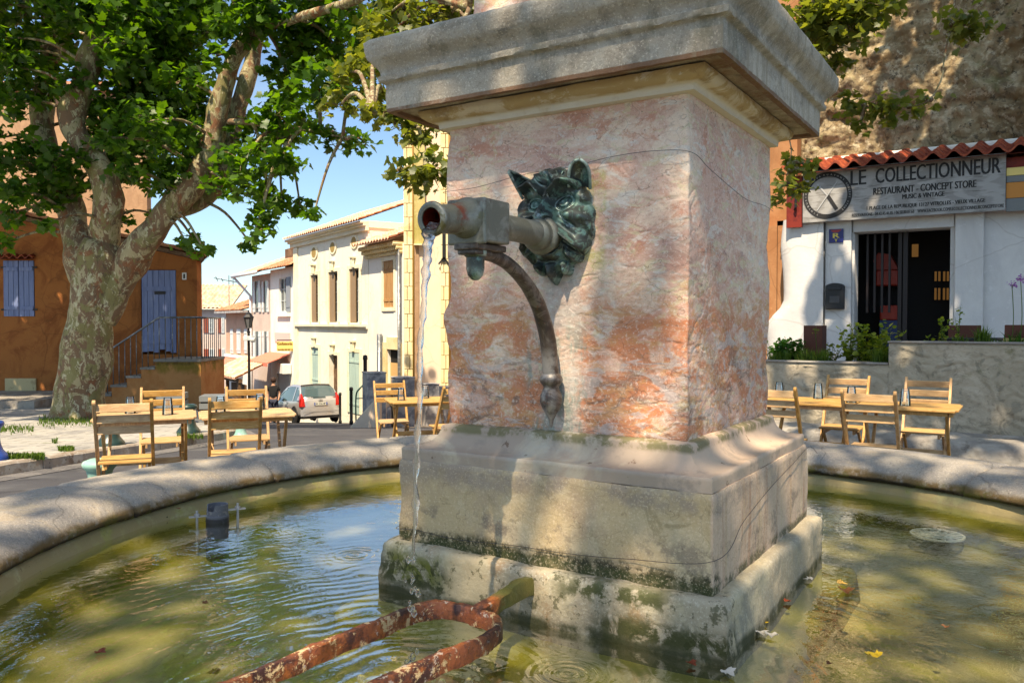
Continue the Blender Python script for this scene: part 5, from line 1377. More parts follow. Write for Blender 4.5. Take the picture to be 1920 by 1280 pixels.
# ---------------------------------------------------------------- posts, chains, ramp
posts = [(701, 17, .40), (755, 18.2, .42), (807, 20, .34), (836, 21, .32)]
pts_ = []
for i, (px, d, w) in enumerate(posts):
    p = P(px, HORIZ, d); z0 = gz(p.x, p.y); mb = MB(); H = [1.16, 1.12, 1.05, 1.02][i]
    mb.bx(-w/2, w/2, -w/2, w/2, -.1, H-.03); mb.bx(-w/2-.015, w/2+.015, -w/2-.015, w/2+.015, H-.0295, H)
    o = mb.build('stone_post', MT['greystone'], None, bev=.015); o.location = (p.x, p.y, z0); o.rotation_euler.z = R(25)
    tag(o, ['square grey stone post at the top of the ramp, leftmost of the row', 'square grey stone post just right of the distant chair', 'square grey stone post behind the falling water', 'square grey stone post nearest the pillar with a chain down its side'][i], 'post', 'grey stone posts joined by chains'); pts_.append(Vector((p.x, p.y, z0+H-.15)))
for i in range(3):
    a, b = pts_[i], pts_[i+1]; mb = MB(); path = [a.lerp(b, k/14)-Vector((0, 0, 4*.28*(k/14)*(1-k/14))) for k in range(15)]
    mb.tube([q-a for q in path], .018, 6); o = mb.build('chain', MT['blackiron'], None, True); o.location = a
    tag(o, ['dark chain from the leftmost stone post to the second', 'dark chain between the second and third stone posts behind the water', 'dark chain from the third stone post toward the pillar'][i], 'chain', 'chains between the stone posts')
p = P(684, HORIZ, 16.6); z0 = gz(p.x, p.y)
mb = MB(); mb.prism([(-.34, -.1), (.30, -.1), (.30, .60), (.22, .60), (-.30, .02)], 2.5); o = mb.build('ramp_wall', MT['church'], None, bev=.02); o.location = (p.x, p.y, z0); tag(o, 'sloping sandy ramp wall left of the first stone post', 'wall')
p = P(721, HORIZ, 17.6); mb = MB(); mb.lathe([(0,-.1),(.14,-.1),(.14,.40),(.12,.43),(0,.43)], 20); o = mb.build('stone_drum', MT['greystone'], None, True, angle=50); o.location = (p.x, p.y, gz(p.x, p.y)); tag(o, 'short round stone drum between the first two stone posts', 'bollard')
for px, d, lab in ((658, 24, 'thin black bollard right of the car by the pale green door'), (637, 29, 'thin black bollard close to the right rear wheel of the car'), (684.5, 19, 'taller thin black post at the head of the ramp')):
    p = P(px, HORIZ, d); mb = MB(); H = 1.1 if px != 684.5 else 1.65
    mb.lathe([(0,0),(.06,0),(.06,.1),(.045,.12),(.045,H-.1),(.06,H-.08),(.05,H),(0,H+.02)], 12); o = mb.build('black_post', MT['blackiron'], None, True); o.location = (p.x, p.y, gz(p.x, p.y)); tag(o, lab, 'post', 'thin black street posts')
p0 = P(667, HORIZ, 21); z0 = gz(p0.x, p0.y); mb = MB(); mb.tube(catmull([Vector((0,0,0)), Vector((0,0,.75)), Vector((.12,0,.98)), Vector((.40,.2,1.25))], 5), .022, 6); mb.tube([(.40,.2,1.25), (.40,.2,.2)], .022, 6); mb.tube([(0,0,.7), (.4,.2,.7)], .015, 6)
o = mb.build('green_handrail', plain('green_rail_paint', (.04,.16,.11), .5), None, True); o.location = (p0.x, p0.y, z0); tag(o, 'small bent green handrail before the pale green door', 'handrail')

# street lamp
p = P(466.5, HORIZ, 29); z0 = gz(p.x, p.y); lampz = EYE-(605-HORIZ)/F*29
sl_ = thing('street_lamp', 'black street lamp with glass lantern before the pink tan house', 'street lamp', (p.x, p.y, z0))
zl = lampz-z0
mb = MB(); mb.lathe([(0,0),(.13,0),(.13,.25),(.08,.35),(.055,.9),(.045,2.0),(.04,zl-.35),(.06,zl-.33),(.03,zl-.28),(.03,zl-.17),(0,zl-.17)], 14); mb.build('post', MT['blackiron'], sl_, True)
mb = MB(); mb.lathe([(.09,zl-.17),(.16,zl+.18)], 6); mb.build('lantern_glass', plain('lantern_glass', (.14,.15,.16), .1, 0, .8), sl_)
mb = MB(); mb.lathe([(0,zl-.19),(.11,zl-.19),(.10,zl-.165)], 6); mb.lathe([(.19,zl+.18),(.19,zl+.20),(.10,zl+.30),(.10,zl+.33),(.03,zl+.38),(.03,zl+.42),(0,zl+.44)], 6)
for k in range(6):
    a = k*math.pi/3; mb.bar((.092*math.cos(a), .092*math.sin(a), zl-.17), (.163*math.cos(a), .163*math.sin(a), zl+.18), .016, .016)
mb.build('lantern_frame', MT['blackiron'], sl_)
mb = MB(); mb.box((.0,-.08,zl-.55), (.30,.16,.16)); mb.tube([(.1,-.1,zl-.6), (.25,-.1,zl-.6)], .09, 10); mb.build('loudspeaker', MT['whitewood'], sl_, bev=.02)

# ---------------------------------------------------------------- car
silver = mat('silver_car_paint', (.52,.50,.49), (), .28, (), .55, .5, .6)
cp = P(601, HORIZ, 31.3); ca = math.atan2(.548, .836)
car = thing('parked_car', 'silver hatchback parked in the street, rear and left side toward us', 'car', (cp.x, cp.y, gz(cp.x, cp.y)), ca)
carslope = math.atan((gz(cp.x-.548*3, cp.y+.836*3)-gz(cp.x, cp.y))/3); car.rotation_euler = Euler((0,0,0)); car.rotation_mode = 'XYZ'
car.rotation_euler = (Matrix.Rotation(ca, 3, 'Z') @ Matrix.Rotation(carslope*.8, 3, 'X')).to_euler()
st_ = [(-.02,.62,.36,.88,.10),(.05,.76,.27,.95,.06),(.35,.815,.24,.98,.03),(1.0,.83,.24,.97,.02),(1.9,.835,.24,.96,.02),(2.8,.83,.24,.96,.03),(3.3,.80,.25,.86,.06),(3.65,.72,.28,.72,.10),(3.82,.55,.36,.60,.14)]
def carsec(v, u):
    k = v*(len(st_)-1); i = min(int(k), len(st_)-2); f_ = k-i; f_ = f_
    a, b = st_[i], st_[i+1]; y, hw, zb_, zt2, rd_ = [a[j]*(1-f_)+b[j]*f_ for j in range(5)]
    c = [(-.86,0),(-.97,.12),(-1,.35),(-1.0,.55),(-.97,.8),(-.93,.95),(-.86,1),(0,1.02),(.86,1),(.93,.95),(.97,.8),(1.0,.55),(1,.35),(.97,.12),(.86,0)]
    kk = u*(len(c)-1); j = min(int(kk), len(c)-2); g_ = kk-j
    x = c[j][0]*(1-g_)+c[j+1][0]*g_; zz = c[j][1]*(1-g_)+c[j+1][1]*g_
    return Vector((x*hw, y, zb_+(zt2-zb_)*zz))
mb = MB(); nu, nv = 29, 40
mb.grid(nu, nv, lambda u, v: carsec(v, u)); n0 = len(mb.v)
mb.f.append(tuple(range(nu))); mb.f.append(tuple(range((nv-1)*nu, nv*nu)))
mb.build('body', silver, car, True, angle=60)
gh = [(.06,.77,.94,.0),(.16,.74,1.10,.0),(.32,.68,1.34,0),(.48,.62,1.46,0),(.9,.60,1.50,0),(1.5,.60,1.52,0),(2.1,.60,1.47,0),(2.45,.64,1.30,0),(2.95,.72,.96,0)]
def ghs(v, u, e=0):
    k = v*(len(gh)-1); i = min(int(k), len(gh)-2); f_ = k-i; a, b = gh[i], gh[i+1]; y, hw, zt2 = [a[j]*(1-f_)+b[j]*f_ for j in range(3)]
    zb_ = .92; c = [(-.785,0),(-.77,.08)]; 
    top = hw
    prof = [(-.79, .90), (-.70-.0*hw, .90+(zt2-.90)*.45), (-top, .90+(zt2-.90)*.90), (-top*.88, zt2), (0, zt2+.03), (top*.88, zt2), (top, .90+(zt2-.90)*.90), (.70, .90+(zt2-.90)*.45), (.79, .90)]
    kk = u*(len(prof)-1); j = min(int(kk), len(prof)-2); g_ = kk-j
    return Vector((prof[j][0]*(1-g_)+prof[j+1][0]*g_, y, prof[j][1]*(1-g_)+prof[j+1][1]*g_))
carglass = plain('car_window_glass', (.06,.10,.11), .06, 0, 1)
mb = MB(); mb.grid(33, 33, lambda u, v: ghs(v, u)); mb.build('windows', carglass, car, True)
mb = MB(); mb.grid(17, 20, lambda u, v: ghs(.33+v*.42, .30+u*.40)+Vector((0,0,.012))); mb.build('roof', silver, car, True)
mb = MB()
def stripg(v0, v1, u0, u1): mb.grid(6, 14, lambda u, v: (lambda q: Vector((q.x*1.012, q.y, q.z+.008)))(ghs(v0+(v1-v0)*v, u0+(u1-u0)*u)))
for s in (0, 1):
    f_ = (lambda u: u) if s == 0 else (lambda u: 1-u)
    stripg(0, .40, f_(.20), f_(.33)); stripg(.0, .16, f_(.0), f_(.24)); stripg(.16, .30, f_(.0), f_(.10)); stripg(.3, .75, f_(.24), f_(.33)); stripg(.47, .50, f_(.0), f_(.28)); stripg(.72, 1, f_(.20), f_(.30))
stripg(0, .05, .1, .9)
mb.build('pillars', silver, car, True)
mb = MB(); 
for v0 in (.40,):
    pass
mb.grid(12, 4, lambda u, v: (lambda q: Vector((q.x, q.y-.01, q.z+.03)))(ghs(.34+v*.05, .30+u*.40))); mb.build('rear_spoiler', MT['ink'], car, True)
redl = plain('tail_light_red', (.45,.012,.010), .15, 0, .6)
for s in (-1, 1):
    mb = MB(); mb.prism([(s*.60,.66),(s*.80,.66),(s*.785,.95),(s*.715,1.16),(s*.68,1.16),(s*.64,.95)], .18, lambda v: v+Vector((0,-.035+max(0, v.z-.9)*.55,0))); mb.build('tail_light', redl, car, bev=.01)
mb = MB(); mb.grid(16, 6, lambda u, v: Vector((-.78+1.56*u, -.075+.10*abs(2*u-1)**3, .30+.26*v))); mb.grid(16, 3, lambda u, v: Vector((-.78+1.56*u, -.075+.10*abs(2*u-1)**3+.11*v, .56))); mb.build('bumper', silver, car, True)
MB().bx(-.7,.7,-.03,.5,.20,.30).build('underside', MT['ink'], car)
MB().bx(-.72,.72,-.083,-.078,.44,.465).build('bumper_strip', plain('grey_trim', (.2,.2,.2), .5), car)
pn = MB().bx(-.26,.26,-.052,-.035,.70,.81).build('number_plate', plain('pale_plate', (.62,.62,.55), .4), car)
mb = MB(); put_text(mb, 'EC 216 HP', -.19, .19, .72, .79, -.054, .004); mb.build('lettering', MT['ink'], pn)
mb = MB(); mb.bx(-.26,-.215,-.0545,-.0525,.70,.81); mb.bx(.215,.26,-.0545,-.0525,.70,.81); mb.build('blue_band', plain('plate_blue', (.02,.06,.3), .4), pn)
mb = MB(); mb.bar((-.08,-.048,.90), (0,-.048,.94), .012, .012); mb.bar((0,-.048,.94), (.08,-.048,.90), .012, .012); mb.bar((-.08,-.048,.86), (0,-.048,.90), .012, .012); mb.bar((0,-.048,.90), (.08,-.048,.86), .012, .012); mb.build('emblem', MT['greyiron'], car)
MB().bx(-.35,.2,.02,.035,1.0,1.02).build('wiper', MT['ink'], car)
for s in (-1, 1):
    for y in (1.45, 2.2):
        MB().bx(s*.835-.01, s*.835+.01, y-.07, y+.07, .82, .85).build('door_handle', MT['greyiron'], car)
    MB().box((s*.90,2.35,1.0), (.18,.10,.13)).build('wing_mirror', MT['ink'], car, bev=.03)
    MB().bx(s*.838-.006, s*.838+.006, .95, 2.75, .47, .50).build('side_strip', plain('grey_strip', (.3,.3,.3), .5), car)
mx_ = Matrix.Rotation(R(90), 3, 'Y')
tyre0 = None
for s in (-1, 1):
    for y in (.62, 3.08):
        mb = MB(); mb.lathe([(.0,-.02),(.36,-.02),(.375,.0),(.36,.012),(.0,.012)], 28, (s*.828, y, .33), mx_); mb.build('wheel_arch', MT['ink'], car)
        mb = MB(); mb.lathe([(.19,-.09),(.27,-.095),(.298,-.07),(.305,0),(.298,.07),(.27,.095),(.19,.09)], 28, (s*.765, y, .305), mx_); w_ = mb.build('wheel', plain('tyre_rubber', (.018,.018,.019), .8), car, True)
        mb = MB(); mb.lathe([(0,s*.082),(.05,s*.085),(.07,s*.07),(.17,s*.075),(.195,s*.088)], 20, (s*.765, y, .305), mx_)
        mb.build('rim', MT['greyiron'], w_, True)
# ---------------------------------------------------------------- person by the car
pp_ = P(512, HORIZ, 31.5); pz = gz(pp_.x, pp_.y)
per = thing('person', 'person in a black short sleeved top seen from behind beside the silver car', 'person', (pp_.x, pp_.y, pz), R(8))
def skinned(name, verts, edges, radii, m, parent, sub=2):
    me = bpy.data.meshes.new(name); me.from_pydata(verts, edges, []); o = bpy.data.objects.new(name, me); link(o, parent)
    md = o.modifiers.new('skin', 'SKIN'); md.use_smooth_shade = True
    for i, r in enumerate(radii): me.skin_vertices[0].data[i].radius = (r, r) if not hasattr(r, '__len__') else r
    me.skin_vertices[0].data[0].use_root = True
    s_ = o.modifiers.new('sub', 'SUBSURF'); s_.levels = sub; s_.render_levels = sub; me.materials.append(m); return o
skin = plain('skin', (.45,.24,.16), .6)
V = [(0,0,.95),(0,0,1.15),(0,.01,1.35),(0,0,1.46),(0,.01,1.53),(0,-.01,1.60),(0,-.01,1.70),(-.09,0,.90),(-.10,.01,.50),(-.10,.03,.09),(-.10,-.10,.04),(.09,0,.90),(.11,.01,.50),(.12,.03,.09),(.12,-.10,.04),(-.17,0,1.40),(-.22,.03,1.14),(-.19,-.10,.93),(-.18,-.15,.86),(.17,0,1.40),(.23,.03,1.14),(.21,-.12,.95),(.20,-.18,.89)]
E = [(0,1),(1,2),(2,3),(3,4),(4,5),(5,6),(0,7),(7,8),(8,9),(9,10),(0,11),(11,12),(12,13),(13,14),(2,15),(15,16),(16,17),(17,18),(2,19),(19,20),(20,21),(21,22)]
Rr = [(.14,.10),(.12,.09),(.15,.10),.07,.05,.085,.085,.085,.055,.04,.035,.085,.055,.04,.035,.05,.04,.03,.025,.05,.04,.03,.025]
Rr = [(r, r) if not hasattr(r, '__len__') else r for r in Rr]
skinned('body', V, E, Rr, skin, per)
blk = plain('black_fabric', (.012,.012,.014), .9)
skinned('top', [(0,0,.92),(0,0,1.12),(0,.01,1.34),(0,0,1.44),(-.17,0,1.41),(-.215,.02,1.24),(.17,0,1.41),(.22,.02,1.24)], [(0,1),(1,2),(2,3),(2,4),(4,5),(2,6),(6,7)], [(.17,.125),(.15,.115),(.18,.12),(.09,.08),(.075,.07),(.065,.06),(.075,.07),(.065,.06)], blk, per)
skinned('trousers', [(0,0,.93),(-.095,0,.86),(-.10,.01,.48),(-.10,.03,.11),(.095,0,.86),(.11,.01,.48),(.12,.03,.11)], [(0,1),(1,2),(2,3),(0,4),(4,5),(5,6)], [(.15,.12),(.105,.10),(.08,.08),(.065,.065),(.105,.10),(.08,.08),(.065,.065)], plain('dark_denim', (.03,.035,.06), .8), per)
mb = MB(); mb.lathe([(0,.125),(.06,.115),(.098,.07),(.108,.01),(.10,-.05),(.07,-.09),(0,-.10)], 16, (0,.0,1.665)); mb.build('hair', plain('dark_brown_hair', (.035,.015,.01), .7), per, True)

# ---------------------------------------------------------------- trees
MT['bark'] = mat('plane_tree_bark', (.18,.11,.065), [
    L((.34,.29,.17), s=3.4, lo=.50, hi=.545, st=(1.2,1.2,.75), dist=1.2, det=4), L((.19,.17,.07), s=3.0, lo=.52, hi=.56, st=(1.2,1.2,.7), dist=1, det=4, amt=.9),
    L((.22,.085,.04), s=2.6, lo=.55, hi=.60, st=(1,1,.7), dist=.8, amt=.85), L((.44,.41,.27), s=10, lo=.585, hi=.61, st=(1,1,.7), dist=.8, det=3, amt=.85), L((.10,.07,.045), s=8, lo=.56, hi=.60, st=(1,1,.6), dist=1, amt=.7)], .85,
    [('noise', 5, .02, (1.5,1.5,.6)), ('noise', 22, .008, (1,1,.5))])
def leafmat(name, c1, c2, tr_):
    m, nt = newmat(name); q = NT(nt); ge = q.n('ShaderNodeNewGeometry'); tc = q.n('ShaderNodeTexCoord'); q.co = tc.outputs['Object']
    mx = q.n('ShaderNodeMix', data_type='RGBA'); q.c(ge.outputs['Random Per Island'], mx.inputs[0]); mx.inputs[6].default_value = (*c1, 1); mx.inputs[7].default_value = (*c2, 1)
    b = q.n('ShaderNodeBsdfPrincipled'); b.inputs['Roughness'].default_value = .42; b.inputs['Specular IOR Level'].default_value = .4; q.c(mx.outputs[2], b.inputs['Base Color'])
    t_ = q.n('ShaderNodeBsdfTranslucent'); m2 = q.n('ShaderNodeMix', data_type='RGBA', blend_type='MULTIPLY'); m2.inputs[0].default_value = 1; q.c(mx.outputs[2], m2.inputs[6]); m2.inputs[7].default_value = (*tr_, 1); q.c(m2.outputs[2], t_.inputs[0])
    ms = q.n('ShaderNodeMixShader'); ms.inputs[0].default_value = .5; o = q.n('ShaderNodeOutputMaterial'); q.c(b.outputs[0], ms.inputs[1]); q.c(t_.outputs[0], ms.inputs[2]); q.c(ms.outputs[0], o.inputs[0]); return m
MT['leaf'] = leafmat('plane_leaf', (.018,.060,.009), (.065,.145,.018), (3.2,3.0,1.0))
MT['leafolive'] = leafmat('olive_plane_leaf', (.06,.09,.018), (.15,.17,.035), (2.6,2.4,1.0))
half = [(0,-.02),(.10,.03),(.30,-.03),(.47,.13),(.40,.22),(.62,.42),(.40,.45),(.42,.62),(.25,.56),(.17,.75),(0,1.0)]
LEAF = np.array([(0,.35,0)]+[(x, y, .10*abs(x)) for x, y in half]+[(-x, y, .10*abs(x)) for x, y in half[-2:0:-1]], float)
LEAF[:, 2] -= .12*(LEAF[:, 1])**2
NLv = len(LEAF); LT = np.array([(0, i, i+1 if i+1 < NLv else 1) for i in range(1, NLv)])
SIMP = np.array([(0,0,0),(.45,.2,.05),(.4,.7,.02),(0,1,-.1),(-.4,.7,.02),(-.45,.2,.05)], float); ST = np.array([(0,1,2),(0,2,3),(0,3,4),(0,4,5)])
def leaves_mesh(name, pts, size, m, parent, simple=False, up=.55, droop=.5):
    n = len(pts); T, TR = (SIMP, ST) if simple else (LEAF, LT)
    nrm_ = rng.normal(size=(n, 3)); nrm_[:, 2] = np.abs(nrm_[:, 2])+up; nrm_ /= np.linalg.norm(nrm_, axis=1, keepdims=True)
    d = rng.normal(size=(n, 3)); d[:, 2] -= droop*1.6; d -= nrm_*np.sum(d*nrm_, 1, keepdims=True); d /= np.linalg.norm(d, axis=1, keepdims=True)
    s_ = np.cross(d, nrm_); sz = rng.uniform(.65, 1.25, (n, 1))*size
    vv = pts[:, None, :]+sz[:, None, :]*(s_[:, None, :]*T[None, :, 0:1]+d[:, None, :]*T[None, :, 1:2]+nrm_[:, None, :]*T[None, :, 2:3])
    nv = len(T); faces = (TR[None]+(np.arange(n)*nv)[:, None, None]).reshape(-1, 3)
    me = bpy.data.meshes.new(name); me.vertices.add(n*nv); me.vertices.foreach_set('co', vv.reshape(-1))
    me.loops.add(len(faces)*3); me.loops.foreach_set('vertex_index', faces.reshape(-1).astype(np.int32))
    me.polygons.add(len(faces)); me.polygons.foreach_set('loop_start', (np.arange(len(faces))*3).astype(np.int32)); me.polygons.foreach_set('loop_total', np.full(len(faces), 3, np.int32))
    me.update(calc_edges=True); me.validate(); me.materials.append(m); o = bpy.data.objects.new(name, me); link(o, parent); return o
def blob_points(c, r, n, flat=.8, cl=9):
    k = max(1, n//cl); dv = rng.normal(size=(k, 3)); dv /= np.linalg.norm(dv, axis=1, keepdims=True); rr = rng.uniform(.15, 1, (k, 1))**.55*r
    cc = np.array(c)+dv*rr*np.array([1, 1.1, flat])
    out = np.repeat(cc, cl, 0)+rng.normal(size=(k*cl, 3))*np.array([.13, .13, .10])*(.5+min(r, 1)*.7)
    return out, cc
def make_tree(name, label, base, limbs, blobs, size=.17, leafm='leaf', simple=(), group=None, twigs=True, trunk=None, ssize=.34, scl=5):
    t_ = thing(name, label, 'tree', base, 0, group); B = Vector(base)
    if trunk: 
        mb = MB(); pts, rad = trunk; pts = catmull([Vector(p)-B for p in pts], 8); rr = list(np.interp(np.linspace(0, 1, len(pts)), np.linspace(0, 1, len(rad)), rad))
        mb.tube(pts, rr, 40, nz=.22, nf=1.6); 
        mb.v = [tuple(Vector(v)+noise.noise_vector(Vector(v)*4)*.03) for v in mb.v]
        mb.build('trunk', MT['bark'], t_, True)
    allp = []
    for pts, rad in limbs:
        mb = MB(); pp = catmull([Vector(p)-B for p in pts], 7); rr = list(np.interp(np.linspace(0, 1, len(pp)), np.linspace(0, 1, len(rad)), rad))
        mb.tube(pp, [x*.84 for x in rr], 20, nz=.28, nf=2.2); mb.v = [tuple(Vector(v)+noise.noise_vector(Vector(v)*5)*.02) for v in mb.v]
        mb.build('limb', MT['bark'], t_, True); allp += pp
    P_ = []; tw = MB()
    for b in blobs:
        c, r, n = Vector(b[0])-B, b[1], b[2]
        pts, cc = blob_points(c, r, n); P_.append(pts)
        if twigs and allp:
            a = min(allp, key=lambda q: (q-c).length); mid = a.lerp(c, .5)+Vector((0, 0, .12*(c-a).length))
            if (c-a).length < 3.5: tw.tube(catmull([a, mid, c], 5), [.035*(1-.06*i) for i in range(11)], 6)
            for k in range(0, len(cc), 4):
                q = Vector(cc[k]); tw.tube([c.lerp(q, .1), c.lerp(q, .6)+Vector((0, 0, .04)), q], [.010, .007, .004], 4, cap=False)
    if tw.v: tw.build('twigs', MT['bark'], t_, True)
    leaves_mesh('crown', np.concatenate(P_), size, MT[leafm], t_)
    if simple:
        S_ = [blob_points(Vector(b[0])-B, b[1], b[2], cl=scl)[0] for b in simple]
        leaves_mesh('shade_crown', np.concatenate(S_), ssize, MT['leaf'], t_, simple=True)
    return t_
D = 14.2
def Q(px, py, d=D): return P(px, py, d)
base = Q(145, 800, D); base = (base.x, base.y, gz(base.x, base.y)+.05)
trunk = ([Q(143,812), Q(143,785), Q(150,740), Q(160,680), Q(168,610), Q(178,540), Q(188,480), Q(192,450)], [.56,.48,.41,.38,.375,.40,.37,.25])
limbs = [
  ([Q(172,560), Q(152,475), Q(138,400,14.4), Q(112,330,14.6), Q(85,255,14.8), Q(90,170,15), Q(102,90,15), Q(95,0,15.2), Q(80,-120,15.4)], [.34,.30,.27,.25,.24,.21,.18,.16,.10]),
  ([Q(185,580), Q(195,460), Q(208,385,14), Q(192,320,13.9), Q(150,258,13.8), Q(140,215,13.8), Q(165,150,13.8), Q(190,70,13.8), Q(200,0,13.8), Q(215,-130,13.9)], [.36,.33,.27,.25,.23,.25,.24,.23,.22,.14]),
  ([Q(190,600), Q(236,505), Q(285,440,14), Q(330,385,13.9), Q(370,340,13.8), Q(400,270,13.7), Q(415,200,13.6), Q(440,120,13.5), Q(480,60,13.4), Q(515,0,13.3), Q(540,-90,13.3)], [.28,.33,.28,.25,.24,.22,.19,.18,.17,.15,.10]),
  ([Q(330,400,14.1), Q(385,370,14.4), Q(420,320,14.7), Q(440,240,15), Q(468,150,15), Q(485,80,15.1), Q(510,-20,15.2)], [.16,.20,.20,.18,.17,.16,.12]),
  ([Q(200,110,14), Q(228,60,14.3), Q(235,0,14.6), Q(250,-90,14.8)], [.10,.12,.12,.08]),
  ([Q(470,70,13.4), Q(560,40,12.8), Q(660,10,12), Q(760,-30,11), Q(850,20,10), Q(900,70,9.6)], [.09,.08,.07,.06,.035,.012]),
  ([Q(425,230,13.7), Q(500,235,13.3), Q(580,245,13), Q(650,262,12.8)], [.06,.05,.03,.012]),
]
bl = []
def add(l, d=D, k=1150, dd=.9):
    for (x, y, r) in l:
        n = max(27, int(k*r*r)); q = Q(x, y, d+random.uniform(-dd, dd)); bl.append((q, r, n))
add([(15,15,.22),(45,38,.25),(75,62,.3),(20,75,.3),(50,100,.35),(95,130,.35),(30,130,.3),(70,165,.35),(15,165,.3),(40,195,.3),(100,15,.35),(140,30,.35),(170,5,.3),(125,70,.3),(135,150,.25)])
add([(255,50,.75),(330,35,.75),(390,20,.6),(300,120,.7),(250,130,.5),(350,120,.6),(245,200,.6),(310,200,.7),(370,190,.45),(290,270,.6),(240,280,.5),(345,280,.6),(400,285,.5),(330,340,.42),(270,330,.4),(385,240,.35),(225,240,.4),(180,205,.3),(170,255,.32),(310,60,.6)], D+.3)
add([(230,90,.4),(280,230,.4),(330,160,.4),(240,320,.25),(200,260,.25)], D-1.2)
add([(450,15,.5),(540,20,.6),(610,35,.65),(690,30,.6),(570,90,.55),(640,100,.55),(710,95,.4),(540,140,.4),(600,160,.42),(660,165,.38),(560,200,.38),(520,220,.38),(485,250,.4),(560,250,.34),(610,262,.28),(650,270,.2),(685,268,.12),(500,300,.38),(455,305,.36),(530,300,.3),(470,350,.34),(500,365,.3),(490,400,.28),(480,435,.18),(470,455,.1),(530,385,.22),(565,392,.2),(590,400,.08),(430,350,.28),(440,60,.35),(410,110,.22)], 13.3)
add([(15,300,.4),(55,310,.45),(105,305,.4),(70,345,.38),(20,360,.38),(120,345,.35),(150,340,.3),(165,360,.25),(25,400,.28),(12,430,.16),(12,455,.09),(100,370,.3),(55,275,.3),(10,260,.2),(150,300,.25),(90,420,.1)], D-.4, 800)
add([(380,462,.14),(365,450,.2),(350,455,.1),(300,405,.14),(235,415,.16)], D+.2, 700)
olive = []; main = bl; bl = []
add([(760,25,.42),(820,30,.38),(860,55,.30),(790,75,.25),(735,70,.36),(700,130,.3),(750,150,.22),(690,190,.25),(640,200,.22),(720,175,.22),(880,20,.3),(830,70,.25),(700,60,.3),(660,140,.26)], 10.6, 1500, .5)
add([(700,212,.10),(725,210,.12),(745,215,.08),(755,235,.09),(770,250,.10),(800,240,.10),(790,262,.07),(830,240,.07)], 9, 2600, .15)
add([(750,318,.09),(770,330,.07),(795,322,.06),(800,345,.10),(835,318,.08),(855,325,.10),(850,305,.06),(795,290,.05)], 8.4, 2600, .1)
olive = bl
near_ = [([Q(880,20,9.2), Q(840,130,9), Q(800,225,9), Q(760,240,9), Q(700,212,9)], [.03,.02,.012,.008,.004]), ([Q(870,90,8.6), Q(862,230,8.5), Q(856,312,8.4), Q(800,312,8.4), Q(745,320,8.4)], [.02,.012,.009,.006,.004]), ([Q(800,312,8.4), Q(800,350,8.4)], [.006,.003])]
up = [((-11,15.5,8.5),3.0,900),((-6.5,15,10),3.2,1100),((-8.5,12.5,9.5),2.8,800),((-13.5,17,6.5),2.6,700),((-2.5,13,8.8),2.2,500),((-9,17.5,9),3,700),((-14,14,5.5),2,450),((-8.8,10.3,7.4),1.5,520),((-10.6,14.0,7.9),1.8,620),((-10.8,11.2,7.2),1.8,500),((-12.6,15.8,6.4),1.7,420),((-7.8,9.4,8.6),1.6,400),((-9.4,15.0,8.8),1.8,500)]  # out-of-view clumps, some added to shade the trunk and the orange house
make_tree('plane_tree', 'big plane tree with mottled patchy trunk on the left pavement', base, limbs, main, .135, 'leaf', up, trunk=trunk)
# overhanging olive-leaved branch from the same height, own tree: stands behind the left shoulder of the camera
sb = (-5.6, -1.6, 0)
lm = [([(-5.6,-1.6,2.6), (-5.2,-.9,4.2), (-4.2,.3,6.2), (-2.5,2.5,7.2), (-1.2,5.5,7.0), (-.4,8.0,6.0), Q(880,20,9.2)], [.28,.24,.18,.13,.09,.05,.03]), ([(-5.6,-1.6,2.6), (-6.0,-2.4,4.6), (-6.3,-3,6.5), (-6.2,-3,8.5)], [.26,.22,.15,.08]), ([(-5.3,-1.2,3.8), (-3.8,-1.6,5.4), (-1.8,-1.6,6.8)], [.2,.14,.06])]+near_
sh_ = [((-1.50,-4.00,12.2),2.3,639),((-2.90,-2.80,12.0),2.0,381),((-0.70,-5.40,12.2),2.1,468),((-0.20,-2.80,12.4),2.1,489),((-2.70,-5.60,11.6),1.9,254),((-0.30,-4.20,13.4),2.0,296),((-1.90,-1.80,11.8),1.6,176),((-2.10,-5.20,9),1.2,83),((-3.6,-4.6,12),1.7,305),((-2.9,-3.2,11.8),1.4,193)]  # unseen crown, placed and thinned to dapple the sun on the fountain
lm += [([(-6.2,-3,8.5), (-4.0,-3.6,10.6), (-1.4,-4.2,12.6)], [.08,.06,.03]), ([(-6.3,-3,6.5), (-5.0,-3.0,9.4), (-2.8,-2.8,12)], [.12,.08,.03]), ([(-6.2,-3,8.5), (-4,-4.4,10.6), (-.6,-5.4,12.4)], [.08,.05,.03])]
make_tree('overhanging_plane_tree', 'plane tree branches with small olive leaves hanging in front of the church', sb, lm, olive, .105, 'leafolive', sh_, trunk=([(-5.6,-1.6,-.05), (-5.6,-1.6,.6), (-5.65,-1.65,1.8), (-5.6,-1.6,3.0)], [.55,.42,.38,.36]), ssize=.17, scl=2)
bl = []
add([(1500,40,.22),(1530,75,.22),(1560,95,.22),(1590,60,.22),(1550,30,.25),(1600,20,.25),(1480,75,.12),(1510,110,.14),(1620,40,.15),(1540,120,.14),(1570,10,.25),(1520,5,.2),(1650,10,.2),(1500,140,.09)], 9.3, 2600, .35)
add([(1580,190,.10),(1610,205,.11),(1640,200,.11),(1670,205,.11),(1700,200,.09),(1730,195,.09),(1650,220,.06),(1610,235,.05)], 9.6, 3600, .15)
add([(1770,50,.10),(1800,45,.14),(1830,60,.12),(1790,70,.07)], 9.6, 3600, .15)
add([(1495,318,.08),(1470,345,.07),(1460,375,.08),(1510,312,.06),(1475,310,.06),(1500,355,.04)], 9.9, 3600, .1)
rb = (10.5, 5.0, 0)
